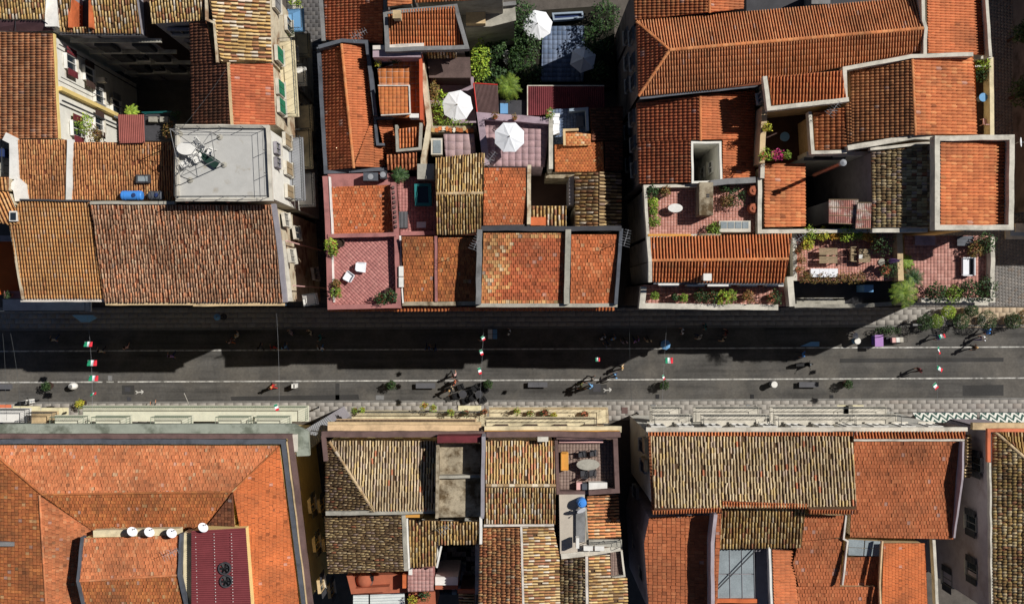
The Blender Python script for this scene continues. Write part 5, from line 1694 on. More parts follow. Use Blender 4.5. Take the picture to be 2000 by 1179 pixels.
bx(h, 'grey_wall', 1476, 1070, 1500, 1200, 0, 12.6, 'greywall')
par(h, [(1400, 1173), (1480, 1173)], 13.2, .3, .3, 'orange', name='sill')
done(h)
h = house('narrow orange ribbed roof strip with a white wall on its left', 1530, 1130, 'white')
roof(h, [(1508, 1072), (1548, 1074), (1560, 1200), (1512, 1200)], (1, 0), (13.8, 13.5), 'roman', 'smooth', .22, .38, n_ind=60)
par(h, [(1503, 1068), (1508, 1200)], 14.1, .16, .6, 'white', name='white_coping')
done(h)
h = house('plain orange roof stepping around a small glass light', 1625, 1100, 'tan')
roof(h, [(1570, 1006), (1654, 1006), (1648, 1048), (1560, 1056)], (0, 1), (14.2, 14.0), 'flat', 'flatse', .24, .29, n_ind=80, bond=True, cj=.04)
roof(h, [(1560, 1057), (1647, 1050), (1640, 1144), (1560, 1144), (1548, 1100)], (0, 1), (14.0, 13.5), 'flat', 'flatse', .24, .29, n_ind=80, bond=True, cj=.04)
roof(h, [(1556, 1145), (1716, 1145), (1716, 1200), (1556, 1200)], (0, 1), (13.5, 13.2), 'flat', 'flatse', .24, .29, n_ind=80, bond=True, cj=.04)
roof(h, [(1652, 1088), (1716, 1086), (1716, 1143), (1644, 1143)], (0, 1), (13.2, 12.9), 'flat', 'flatse', .24, .29, n_ind=50, bond=True, cj=.04)
W = [P(1656, 1052, 13.4), P(1722, 1056, 13.4), P(1718, 1086, 13.3), P(1656, 1084, 13.3)]
for i in range(2):
    for j in range(2):
        q = [W[0].lerp(W[1], (i + a) / 2).lerp(W[3].lerp(W[2], (i + a) / 2), (j + b) / 2) for a, b in ((.03, .03), (.97, .03), (.97, .97), (.03, .97))]
        MB().prism([v - Vector((0, 0, .04)) for v in q], q).build('pane', 'skyglass', h)
body(h, np.array([list(v) for v in W]))
par(h, [(1653, 1006), (1648, 1052), (1656, 1056), (1646, 1142)], 14.3, .12, .3, 'mortar', name='flashing')
done(h)
h = house('smooth orange tiled roof with a blue-white gutter edge by the alley', 1770, 1120, 'tan')
roof(h, [(1726, 1060), (1806, 1060), (1812, 1200), (1722, 1200)], (1, 0), (14.0, 13.5), 'flat', 'flats2', .2, .26, n_ind=110, bond=True, cj=.03)
par(h, [(1724, 1056), (1719, 1140), (1721, 1200)], 14.2, .12, .3, 'peach', name='verge')
par(h, [(1824, 1052), (1832, 1200)], 13.2, .22, .6, 'plaster', name='gutter_wall')
done(h)
h = house('far right house with old gridded tiles and an orange verge', 1970, 1010, 'lilacwall')
roof(h, [(1938, 846), (1948, 842), (2030, 920), (2030, 1200), (1938, 1200)], (-1, 0), (15.0, 14.3), 'roman', 'olds', .225, .34, n_ind=200, jit=1.5)
roof(h, [(1950, 842), (2030, 842), (2030, 916)], (0, -1), (15.0, 14.4), 'coppi', 'olds', .235, .4, n_ind=40, deck='deckold')
ridge(h, (1944, 843), (2030, 918), 14.4, 15.1, 'ridgeo', .11)
par(h, [(1932, 902), (1932, 840), (2030, 840)], 14.6, .24, .3, 'salmon', name='verge')
par(h, [(1934, 903), (1938, 1200)], 14.4, .14, .4, 'plaster', name='gutter')
par(h, [(1900, 832), (2040, 832)], 13.8, .5, .4, 'tan', name='cornice')
wf = wallframe((1934, 846), (1940, 1200), 14.2)
for y, z in ((905, 12), (1020, 11), (1112, 11), (1130, 6.5), (1020, 7)):
    window(h, wf, sp(wf, y, z), z, 1.0, 1.7, 'dgrey', 'grey', opened=True)
done(h)
h = house('dim grey link wall with old tiles at the end of the alley', 1895, 900, 'tan')
roof(h, [(1882, 848), (1895, 848), (1895, 932), (1882, 932)], (1, 0), (13.0, 12.8), 'coppi', 'oldd', .24, .4, n_ind=15, deck='deckold')
done(h)
# ================================================================== plants
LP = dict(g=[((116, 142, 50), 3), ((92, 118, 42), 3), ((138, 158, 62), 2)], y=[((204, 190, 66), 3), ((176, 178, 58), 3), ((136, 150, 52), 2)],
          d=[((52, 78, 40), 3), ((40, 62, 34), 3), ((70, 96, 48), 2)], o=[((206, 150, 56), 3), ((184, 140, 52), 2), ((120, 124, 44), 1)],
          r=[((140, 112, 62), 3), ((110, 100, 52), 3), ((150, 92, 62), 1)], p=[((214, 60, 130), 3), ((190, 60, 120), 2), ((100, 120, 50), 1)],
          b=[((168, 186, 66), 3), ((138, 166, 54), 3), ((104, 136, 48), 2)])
def leaves(name, par_, n, c, r, leaf, pal, shell=.55, up=.4, lumpy=.22):
    c = np.array(c)
    v = NR.normal(0, 1, (n, 3))
    v /= np.linalg.norm(v, axis=1, keepdims=True)
    rad = shell + (1 - shell) * NR.random((n, 1)) ** .6
    lump = 1 + lumpy * np.sin(v[:, :1] * 5 + 1.3) * np.cos(v[:, 1:2] * 6 + .7) + NR.normal(0, .07, (n, 1))
    pos = c + v * rad * lump * np.array(r)
    nr = v * .6 + NR.normal(0, .6, (n, 3)) + np.array([0, 0, up])
    nr /= np.linalg.norm(nr, axis=1, keepdims=True)
    a = np.cross(nr, NR.normal(0, 1, (n, 3)))
    a /= np.linalg.norm(a, axis=1, keepdims=True)
    b = np.cross(nr, a)
    sz = leaf * NR.uniform(.6, 1.3, (n, 1))
    V = np.stack([pos - a * sz, pos + b * sz * .45, pos + a * sz, pos - b * sz * .45], 1).reshape(-1, 3)
    lp = np.arange(4 * n)
    C = np.repeat(palcol(LP[pal], n, .12), 4, 0)
    me = np_mesh(name, V, lp, np.full(n, 4), C)
    me.materials.append(MT['leaf'])
    o = link(name, me, par_)
    return o

def bush(label, x, y, z, r, pal='g', n=260, leaf=.09, sq=(1, 1), hz=.8, pot=None, group=None, name='shrub', potr=None, stem=.25, tight=False):
    """x, y: pixel of the crown's middle; z: ground level under it"""
    rr = r * S
    hc = stem + rr * hz + (.45 if pot else 0)
    b = P(x, y, z + hc)
    o = thing(name, label, 'plant', (b.x, b.y, z), 0, group)
    leaves('crown', o, n, (0, 0, hc), (rr * sq[0], rr * sq[1], rr * hz), leaf, pal, .8 if tight else .55, lumpy=.07 if tight else .22)
    mb = MB()
    h0 = .35 if pot else 0
    for k in range(4):
        a = k * 1.57 + R.random()
        mb.tube([(0, 0, h0), (.3 * rr * math.cos(a), .3 * rr * math.sin(a), (h0 + hc) * .6), (.6 * rr * math.cos(a), .6 * rr * math.sin(a), hc)], [.035, .025, .012], 5)
    mb.build('stem', 'dbrown', o, local=True)
    if pot:
        q = potr or rr * .55
        MB().lathe([(q * .7, 0), (q, .4), (q * 1.08, .4), (q * 1.08, .46), (q * .9, .46), (q * .88, .4)], (0, 0, 0), 14).build('pot', pot, o, local=True, smooth=False)
        MB().lathe([(0, .36), (q * .9, .38)], (0, 0, 0), 14).build('soil', 'soil', o, local=True)
    return o

def palm(label, x, y, z, r, pal='g', nf=16, group=None, trunk=.6, droop=.5, name='palm'):
    rr = r * S
    b = P(x, y, z + trunk)
    o = thing(name, label, 'plant', (b.x, b.y, z), 0, group)
    V, C = [], []
    for k in range(nf):
        a = 2 * math.pi * k / nf + R.uniform(-.15, .15)
        L_ = rr * R.uniform(.8, 1.1)
        up = R.uniform(.15, .9)
        pts = []
        for i in range(7):
            t = i / 6
            pts.append(np.array([math.cos(a) * L_ * t, math.sin(a) * L_ * t, trunk + up * L_ * (t - t * t * (1 + droop * .6))]))
        for i in range(1, 7):
            tg = pts[i] - pts[i - 1]
            tg /= np.linalg.norm(tg)
            sd = np.cross(tg, [0, 0, 1])
            sd /= np.linalg.norm(sd) + 1e-6
            for s in (-1, 1):
                for q in (0, .5):
                    base = pts[i - 1] * (1 - q) + pts[i] * q
                    tip = base + (sd * s * .8 + tg * .75) * L_ * .3 * (1.1 - .09 * i)
                    tip[2] -= .03
                    w_ = tg * .035
                    V += [base - w_, base + w_, tip + w_ * .2, tip - w_ * .2]
    C = np.repeat(palcol(LP[pal], len(V) // 4, .12), 4, 0)
    me = np_mesh('fronds', np.array(V), np.arange(len(V)), np.full(len(V) // 4, 4), C)
    me.materials.append(MT['leaf'])
    link('fronds', me, o)
    MB().tube([(0, 0, 0), (.02, .01, trunk * .5), (0, 0, trunk)], [.09, .08, .06], 7).build('trunk', 'dbrown', o, local=True)
    return o

G1 = 'shrubs on the hedged terrace'
for a in (('bright green shrub at the left end of the terrace hedge', 1581, 455, 13, 12, 'b'), ('yellow-green shrub second along the terrace hedge', 1607, 457, 13, 11, 'y'), ('small yellow shrub in the middle of the terrace hedge', 1629, 458, 13, 9, 'o'),
          ('large green shrub right of the hedge middle', 1654, 456, 13, 14, 'b'), ('fresh green shrub near the right end of the hedge', 1675, 456, 13, 11, 'g'), ('orange-leaved shrub at the right end of the hedge', 1697, 457, 13, 12, 'o'),
          ('yellow shrub below the left end of the hedge', 1578, 477, 13, 10, 'y'), ('big dark shrub in the shaded corner of the hedged terrace', 1722, 475, 13, 20, 'd'), ('dark climber against the tan terrace wall', 1738, 525, 13, 15, 'd')):
    bush(*a, n=420, leaf=.08, group=G1, pot='clay')
for i, (x, y) in enumerate(((1563, 490), (1566, 508), (1563, 526))):
    bush(('upper', 'middle', 'lower')[i] + ' pale flowering plant along the left parapet of the hedged terrace', x, y, 13.2, 8, 'r', 160, .06, group='potted plants along the left parapet', pot='clay')
for i in range(7):
    bush('low rusty hedge plant behind the white bench, number %s from the left' % ('one two three four five six seven'.split()[i]), 1572 + i * 18, 541 + (i % 2) * 3, 13.0, 10, 'r', 200, .07, group='low hedge behind the white bench', hz=.6)
G2 = 'plants on the corner terrace'
palm('broad pale palm overhanging the street from the corner terrace', 1766, 571, 12.4, 26, 'g', 18, G2, .9)
palm('darker palm just above the broad pale one', 1784, 542, 12.4, 20, 'd', 18, G2, .6)
palm('small palm against the tan wall of the corner terrace', 1772, 512, 12.4, 13, 'g', 14, G2, .4)
for a in (('dark spreading shrub at the left of the corner terrace front', 1828, 571, 12.6, 17, 'd'), ('green shrub in the middle of the corner terrace front', 1862, 574, 12.6, 15, 'g'), ('dense green shrub right of the terrace front middle', 1893, 568, 12.6, 19, 'd'),
          ('bushy shrub in the front right corner of the corner terrace', 1926, 565, 12.6, 20, 'd'), ('dark creeper in the back right corner of the corner terrace', 1925, 474, 12.6, 18, 'd'), ('olive shrub under the creeper in the back right corner', 1905, 487, 12.6, 13, 'r')):
    bush(*a, n=420, leaf=.1, group=G2)
G3 = 'round shrubs at the street corner'
for a in (('bright round shrub leftmost in the corner planting', 1828, 627, .1, 13, 'g'), ('dark shrub half in shadow left of the bright round one', 1806, 630, .1, 15, 'd'), ('yellow-green shrub against the terrace wall foot', 1853, 609, .1, 13, 'b'), ('neat round shrub in the middle of the corner planting', 1877, 627, .1, 15, 'd'),
          ('small dark shrub behind the neat round one', 1898, 606, .1, 12, 'd'), ('round shrub second from the right edge', 1928, 624, .1, 18, 'd'), ('dark shrub at the right edge of the corner planting', 1979, 627, .1, 15, 'd'), ('brown-green shrub cut by the right edge', 2000, 620, .1, 14, 'r')):
    bush(*a, n=1500, leaf=.055, group=G3, pot='concrete', potr=.35, hz=.9, tight=True)
G4 = 'plants on the oval table terrace'
for a in (('leafy plant in the top left corner of the oval table terrace', 1274, 374, 13.4, 11, 'd'), ('bright plant along the left wall of the oval table terrace', 1275, 395, 13.4, 9, 'b'), ('small plant midway along the left terrace wall', 1277, 412, 13.4, 7, 'g'), ('round plant low on the left terrace wall', 1279, 432, 13.4, 10, 'g'),
          ('brown plant along the top of the oval table terrace', 1300, 372, 13.4, 9, 'r'), ('tall dark shrub beside the two clay jars', 1438, 386, 13.4, 16, 'd'), ('violet-grey bush left of the tall dark shrub', 1420, 392, 13.4, 11, 'r'), ('low plants by the terrace skylight', 1394, 448, 13.4, 12, 'g'), ('creeper along the slab wall top right', 1415, 363, 13.4, 10, 'd')):
    bush(*a, n=300, leaf=.09, group=G4)
for i, (x, r, pl) in enumerate(((1279, 7, 'g'), (1318, 6, 'd'), (1335, 7, 'g'), (1368, 11, 'd'), (1390, 12, 'd'), (1412, 13, 'b'), (1428, 10, 'g'), (1462, 11, 'r'), (1512, 13, 'd'))):
    bush('%s of nine potted shrubs on the narrow front terrace, counting from the left' % 'first second third fourth fifth sixth seventh eighth ninth'.split()[i], x, 577 + (i % 3) * 2, 12.8, r, pl, 300, .08, group='potted shrubs on the narrow front terrace', pot='clay')
for a in (('cactus-like plant at the top of the sunken patio shelf', 1498, 248, 15.7, 8, 'y'), ('leafy plant at the bottom left of the sunken patio', 1496, 302, 15.7, 11, 'b'), ('bright pink flowering plant in the sunken patio', 1518, 302, 14.6, 10, 'p'), ('small green plant right of the pink flowers', 1538, 303, 14.6, 7, 'g')):
    bush(*a, n=220, leaf=.07, group='plants in the sunken patio', pot='clay')
bush('trailing green plant at the top of the narrow right terrace', 1921, 122, 13.6, 14, 'b', 300, .09)
bush('shaded plant under the trailing one on the narrow right terrace', 1918, 148, 13.6, 11, 'd', 240, .08)
G5 = 'potted plants on the herringbone terrace'
for a in (('bright potted plant top left on the herringbone terrace', 646, 477, 12.6, 11, 'b'), ('second potted plant below the top left one', 651, 490, 12.6, 9, 'g'), ('spiky potted plant low on the left parapet', 657, 555, 12.6, 8, 'r'), ('leafy potted plant at the bottom left of the pink terrace', 656, 571, 12.6, 10, 'g'), ('dark potted plant at the bottom right of the pink terrace', 744, 583, 12.6, 11, 'd'), ('dark round plant in the bottom right corner of the pink terrace', 764, 578, 12.6, 10, 'd')):
    bush(*a, n=200, leaf=.09, group=G5, pot='clay')
for i, (x, y) in enumerate(((667, 475), (655, 553), (761, 570))):
    o = thing('flower_pot', ('brown empty pot in the top left corner of the pink terrace', 'brown empty pot low on the left of the pink terrace', 'brown empty pot in the bottom right of the pink terrace')[i], 'pot', P(x, y, 12.6), 0, 'empty pots on the pink terrace')
    MB().lathe([(.2, 0), (.3, .42), (.33, .42), (.33, .48), (.26, .48), (.25, .3)], (0, 0, 0), 16).build('pot', 'dbrown', o, local=True)
    MB().lathe([(0, .33), (.25, .34)], (0, 0, 0), 16).build('soil', 'soil', o, local=True)
palm('spiky green plant between the tiled roofs and the hot tub', 780, 341, 11.8, 16, 'd', 16, None, .5)
G6 = 'garden trees and shrubs'
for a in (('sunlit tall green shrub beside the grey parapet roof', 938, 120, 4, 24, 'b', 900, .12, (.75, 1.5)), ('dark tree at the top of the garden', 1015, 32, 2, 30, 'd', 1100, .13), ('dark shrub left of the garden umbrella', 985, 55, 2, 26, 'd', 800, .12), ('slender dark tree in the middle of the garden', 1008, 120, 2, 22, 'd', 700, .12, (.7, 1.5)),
          ('added shrub darkening the garden right of the blue tiled patio', 1168, 75, 2, 30, 'd', 800, .13), ('tall shrub added to darken the top right garden corner', 1182, 30, 2, 28, 'd', 700, .13), ('garden shrub added to darken the left of the blue tiled patio', 1030, 90, 2, 26, 'd', 800, .13), ('low planting added to darken the garden above the maroon roof', 1035, 145, 2, 24, 'd', 700, .13), ('garden shrub added to darken the ground beneath the white chairs', 965, 150, 2, 24, 'd', 700, .13), ('dark shrub behind the sunlit garden shrub', 965, 95, 2, 22, 'd', 600, .13), ('shadowed shrub behind the second garden umbrella', 1172, 140, 2, 18, 'd', 400, .12), ('green hedge beside the patio umbrella', 859, 205, 8, 17, 'b', 700, .1, (.8, 1.7)), ('planting strip under the patio umbrella', 880, 244, 8.5, 30, 'g', 500, .08, (1.3, .3)), ('climbing shrub on the narrow garden wall', 848, 180, 9, 14, 'r', 260, .09, (.6, 1.6))):  # large dark shrubs among these are added to make the garden darker
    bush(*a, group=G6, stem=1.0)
palm('bright fern arching over the brown lean-to roof', 993, 168, 6, 26, 'g', 16, None, 3.0)
for a in (('leafy creeper on the left of the white courtyard wall', 141, 246, 13, 14, 'g'), ('second leafy creeper right of the first on the white courtyard wall', 168, 244, 13, 14, 'b'), ('low balcony plants at the foot of the courtyard creepers', 185, 268, 13, 14, 'r')):
    bush(*a, n=320, leaf=.09, group='creepers on the courtyard wall', sq=(.8, 1.3))
palm('spiky plant behind the red courtyard canopy', 256, 218, 14, 13, 'b', 14, None, .5)
bush('dim plant at the right end of the courtyard railing', 342, 225, 12, 9, 'd', 160, .09)
bush('dry brown vine beside the white flat roof', 333, 255, 12, 14, 'r', 300, .09)
bush('green plant spilling over a balcony at the top of the alley', 577, 4, 7, 12, 'b', 260, .08)
bush('dark potted plant on the blue balcony above the alley', 565, 62, 9.6, 9, 'd', 160, .07)
bush('small plant on the pink ledge at the left edge', 14, 576, 13, 6, 'd', 120, .06, pot='clay')
bush('plant in the umbrella terrace corner by the washing', 1074, 222, 12.2, 9, 'g', 160, .07, pot='clay')
bush('round pot plant left on the umbrella terrace wall', 967, 226, 12.9, 7, 'r', 120, .06, pot='clay')
bush('round pot plant right on the umbrella terrace wall', 1005, 229, 12.9, 6, 'r', 120, .06, pot='clay')
bush('yellow-green shrub on the terracotta ledge at the bottom', 806, 1172, 9.2, 9, 'y', 200, .07, pot='clay')
bush('dark green shrub on the terracotta ledge at the bottom', 829, 1164, 9.2, 10, 'd', 220, .08, pot='clay')
bush('weed clump along the lilac wall of the terracotta terrace', 770, 118, 12.2, 9, 'd', 160, .06, sq=(1.5, .6))
bush('small plant by the lilac wall corner', 738, 124, 12.2, 6, 'y', 100, .06)
for i, (x, y, r, pl) in enumerate(((692, 801, 6, 'g'), (707, 800, 6, 'b'), (828, 793, 8, 'y'), (846, 797, 7, 'b'), (880, 805, 7, 'b'), (910, 807, 8, 'd'), (946, 805, 8, 'r'), (1010, 803, 7, 'b'), (1036, 807, 7, 'g'), (1065, 807, 10, 'd'), (1082, 811, 6, 'y'), (1143, 811, 11, 'd'))):
    bush('balcony plant on the south front, %s from the left of twelve' % 'first second third fourth fifth sixth seventh eighth ninth tenth eleventh twelfth'.split()[i], x, y, 6.3, r, pl, 150, .06, group='balcony plants on the south front', pot='clay')
G7 = 'round tub shrubs along the road'
for a in (('round shrub in a tub left of the white egg-shaped bin', 90, 754), ('tub shrub in the road opposite the pink corner house', 764, 752), ('tub shrub right of the two cafe sets', 953, 750), ('tub shrub under the third flag line', 1298, 752), ('tub shrub nearest the purple stall', 1657, 750), ('yellowish tub shrub by the cream awnings', 156, 789)):
    bush(a[0], a[1], a[2], 0, 9, 'd' if a[1] != 156 else 'y', 420, .07, group=G7, pot='dbrown', potr=.32)
bush('long dark planter shrub beside the purple stall', 1735, 645, .0, 17, 'd', 420, .08, sq=(1.5, .5))
# street tree at the right edge
o = thing('street_tree', 'grey-green tree standing in the shaded right hand street', 'tree', P(1972, 192, 0))
MB().tube([(0, 0, 0), (.05, .05, 1.4), (0, .1, 2.8)], [.16, .12, .08], 8).build('trunk', 'dbrown', o, local=True)
mb = MB()
for k in range(7):
    a = k * .9
    mb.tube([(0, .1, 1.6 + .15 * k), (.6 * math.cos(a), .6 * math.sin(a), 2.7 + .1 * k), (1.1 * math.cos(a), 1.1 * math.sin(a), 3.3)], [.06, .04, .015], 5)
mb.build('branch', 'dbrown', o, local=True)
leaves('crown', o, 1300, (0, 0, 3.2), (1.5, 1.5, 1.1), .12, 'd', .25)
o = thing('street_tree', 'small dark tree higher up the shaded right hand street', 'tree', P(1968, 80, 0))
MB().tube([(0, 0, 0), (.05, .05, 1.4), (0, .1, 2.8)], [.14, .1, .07], 8).build('trunk', 'dbrown', o, local=True)
leaves('crown', o, 800, (0, 0, 3.0), (1.0, 1.0, .9), .12, 'd', .25)

# ================================================================== umbrellas, furniture
def umbrella(label, x, y, z, rpx, h=2.5, n=8, rz=0.0, m='fabric', group='open parasols'):
    r = rpx * S * (1 - (z + h - .3) / D)
    b = P(x, y, z + h - .2)
    o = thing('parasol', label, 'parasol', (b.x, b.y, z), rz, group)
    ap = Vector((0, 0, h))
    ed = [Vector((r * math.cos(2 * math.pi * k / n), r * math.sin(2 * math.pi * k / n), h - .32 * r - .12)) for k in range(n)]
    for k in range(n):
        a, c = ed[k], ed[(k + 1) % n]
        mid = (a + c) / 2 * .985
        mid.z = a.z + .02
        q = (ap + mid) / 2
        q.z -= .03
        dn = Vector((0, 0, -.012))
        vs = [ap, a, mid, c, q]
        MB().add(vs + [v + dn for v in vs], [(0, 1, 4), (1, 2, 4), (2, 3, 4), (3, 0, 4), (5, 9, 6), (6, 9, 7), (7, 9, 8), (8, 9, 5), (1, 6, 7, 2), (2, 7, 8, 3)]).build('canopy_panel', m, o, local=True)
        MB().tube([ap - Vector((0, 0, .03)), a - Vector((0, 0, .02))], .012, 4).build('rib', 'wood', o, local=True)
    MB().tube([(0, 0, 0), (0, 0, h + .08)], .025, 8).build('pole', 'wood', o, local=True)
    MB().lathe([(.0, h), (.05, h), (.03, h + .1), (0, h + .12)], (0, 0, 0), 8).build('finial', 'wood', o, local=True)
    MB().lathe([(.3, 0), (.3, .08), (.06, .1), (.06, .3)], (0, 0, 0), 12).build('base', 'dgrey', o, local=True)
    return o
umbrella('white octagonal parasol open on the mauve roof terrace', 995, 267, 12.2, 31, 2.5, 8, .39)
umbrella('white parasol at the top of the garden, half in shade', 1050, 47, 2.2, 30, 2.5, 8, .2)
umbrella('white hexagonal parasol over the blue tiled patio', 1139, 115, 2.2, 27, 2.4, 6, .35)
umbrella('white parasol beside the green hedge in the small patio', 893, 205, 8.0, 31, 2.5, 8, .6)
umbrella('shaded blue-white parasol under the third flag line in the street', 1300, 673, 0.0, 10, 2.2, 8, .2, 'bluecloth')
umbrella('small bluish parasol at the foot of the brown roofed corner house', 424, 619, 0.1, 7, 2.2, 8, .2, 'bluecloth')
o = thing('street_awning', 'blue pointed awning sticking out below the tan roofed house', 'awning', P(162, 620, 0))
W = [P(140, 615, 3.2), P(182, 615, 3.2), P(190, 621, 2.6), P(175, 629, 2.5), P(158, 629, 2.5)]
MB().prism([v - Vector((0, 0, .03)) for v in W], W).build('cloth', 'bluecloth', o)
mb = MB()
mb.tube([W[3], W[3] - Vector((0, 0, 2.4))], .03, 5).tube([W[0], W[4]], .02, 4).tube([W[1], W[2]], .02, 4)
mb.build('frame', 'metal', o)

def make_chair(label, loc, rz, m='white', group=None, s=1.0):
    o = thing('plastic_chair', label, 'chair', loc, rz, group)
    MB().box((0, 0, .43), (.46, .44, .05)).build('seat', m, o, local=True)
    mb = MB()
    for k in range(5):
        mb.box((-.18 + k * .09, -.235 - .02, .68), (.06, .03, .46), M=Matrix.Rotation(.18, 3, 'X'))
    mb.box((0, -.29, .92), (.48, .04, .08))
    mb.build('backrest', m, o, local=True)
    for sx in (-1, 1):
        MB().tube([(sx * .25, -.24, .7), (sx * .27, 0, .68), (sx * .26, .2, .64), (sx * .24, .2, .42)], .028, 5).build('armrest', m, o, local=True)
        for sy in (-1, 1):
            MB().tube([(sx * .2, sy * .19, .43), (sx * .25, sy * .24, 0)], .022, 5).build('leg', m, o, local=True)
    if s != 1:
        o.scale = (s,) * 3
    return o
CH = 'white chairs heaped on the flat roof'
ch0 = make_chair('white plastic chair at the top of the heap on the flat roof', P(388, 280, 18.42), 2.2, 'white', CH)
for lab, x, y, rz in (('white plastic chair beside the green lounger on the flat roof', 398, 292, 2.6), ('white plastic chair at the right end of the heap on the flat roof', 415, 297, 1.2), ('white plastic chair at the bottom left of the heap on the flat roof', 365, 322, .6), ('white plastic chair under the oval table on the flat roof', 390, 312, 3.6)):
    dup(ch0, lab, P(x, y, 18.42), rz, CH)
def oval_table(label, x, y, z, rx, ry, h=.72, m='white', rz=0.0, ped=True):
    o = thing('oval_table', label, 'table', P(x, y, z), rz)
    MB().lathe([(0, h - .04), (.97, h - .04), (1, h - .02), (.98, h), (0, h)], (0, 0, 0), 24, rx, ry).build('tabletop', m, o, local=True)
    for sx in (-1, 1):
        for sy in (-1, 1):
            MB().tube([(sx * rx * .55, sy * ry * .5, h - .03), (sx * rx * .68, sy * ry * .66, 0)], .03, 6).build('leg', m, o, local=True)
    return o
oval_table('oval white plastic table on the flat grey roof', 370, 293, 18.42, .68, .45, .72)
oval_table('second oval white table top leaning by the heap on the flat roof', 384, 305, 18.42, .5, .3, .5)
oval_table('oval white table alone on the red paved terrace', 1316, 408, 13.42, .55, .33, .72)
oval_table('oval slatted grey table on the brown dining terrace', 1147, 904, 12.05, .88, .42, .74, 'concrete')
for i, (x, y, rz) in enumerate(((1136, 885, 3.14), (1158, 883, 3.14), (1140, 922, 0), (1157, 921, 0))):
    c = make_chair(('top left', 'top right', 'bottom left', 'bottom right')[i] + ' metal chair at the oval table on the dining terrace', P(x, y, 12.05), rz, 'dgrey', 'chairs at the oval dining table')
o = thing('bench', 'mustard yellow two-seat bench on the brown dining terrace', 'bench', P(1102, 898, 12.05))
MB().box((.05, 0, .4), (.5, 1.3, .08)).build('seat', 'mustard', o, local=True)
MB().box((-.25, 0, .65), (.08, 1.3, .5)).build('backrest', 'mustard', o, local=True)
for sy in (-1, 1):
    MB().box((.02, sy * .66, .42), (.5, .07, .45)).build('armrest', 'mustard', o, local=True)
    MB().box((.02, sy * .6, .18), (.4, .06, .36)).build('leg', 'dbrown', o, local=True)
# folded sun lounger, pergola frame
o = thing('sun_lounger', 'dark green folded sun lounger lying on the flat grey roof', 'lounger', P(410, 312, 18.42), -.6)
MB().box((0, 0, .22), (1.5, .6, .08)).build('cushion', 'dgreen', o, local=True)
MB().box((-.62, 0, .38), (.4, .6, .08), M=Matrix.Rotation(.6, 3, 'Y')).build('headrest', 'dgreen', o, local=True)
for sx in (-1, 1):
    for sy in (-1, 1):
        MB().tube([(sx * .6, sy * .28, 0), (sx * .6, sy * .28, .24)], .025, 5).build('leg', 'black', o, local=True)
o = thing('pergola_frame', 'bare metal pergola frame standing on the flat grey roof', 'pergola', P(390, 310, 18.4))
mb = MB()
C_ = [(352, 262), (430, 268), (438, 322), (372, 352)]
tp = [P(x - 14, y - 8, 20.6) for x, y in C_]
bt = [P(x, y, 18.42) for x, y in C_]
for a, b in zip(bt, tp):
    MB().tube([a, Vector((a.x, a.y, 20.6))], .035, 5).build('post', 'grey', o)
    MB().lathe([(.2, 0), (.2, .06), (.05, .1)], a, 10).build('foot', 'concrete', o)
tp = [Vector((a.x, a.y, 20.6)) for a in bt]
for i in range(4):
    MB().tube([tp[i], tp[(i + 1) % 4]], .025, 4).build('rail', 'grey', o)
MB().tube([tp[0], tp[2]], .022, 4).build('rail', 'grey', o)
MB().tube([tp[1], tp[3]], .022, 4).build('rail', 'grey', o)
# armchairs on the pink terrace
def shell_chair(label, x, y, z, rz, group):
    o = thing('armchair', label, 'chair', P(x, y, z), rz, group)
    o.scale = (.78,) * 3
    mb = MB()
    mb.prism([(-.36, -.36, .36), (.36, -.42, .36), (.36, .42, .36), (-.36, .36, .36)], [(-.38, -.38, .44), (.4, -.46, .44), (.4, .46, .44), (-.38, .38, .44)])
    mb.build('seat', 'fabric', o, local=True)
    MB().prism([(-.42, -.38, .4), (-.34, -.38, .4), (-.34, .38, .4), (-.42, .38, .4)], [(-.56, -.34, .85), (-.48, -.34, .85), (-.48, .34, .85), (-.56, .34, .85)]).build('backrest', 'fabric', o, local=True)
    for s in (-1, 1):
        MB().prism([(-.4, s * .38 - .03, .4), (.38, s * .44 - .03, .4), (.38, s * .44 + .03, .4), (-.4, s * .38 + .03, .4)], [(-.5, s * .4 - .03, .68), (.3, s * .46 - .03, .56), (.3, s * .46 + .03, .56), (-.5, s * .4 + .03, .68)]).build('armrest', 'fabric', o, local=True)
        for q in (-.3, .3):
            MB().tube([(q, s * .32, 0), (q, s * .32, .38)], .025, 6).build('leg', 'metal', o, local=True)
shell_chair('white armchair upper right of the pair on the herringbone terrace', 708, 522, 12.62, -.1, 'pair of white armchairs')
shell_chair('white armchair lower left of the pair on the herringbone terrace', 682, 540, 12.62, 2.6, 'pair of white armchairs')
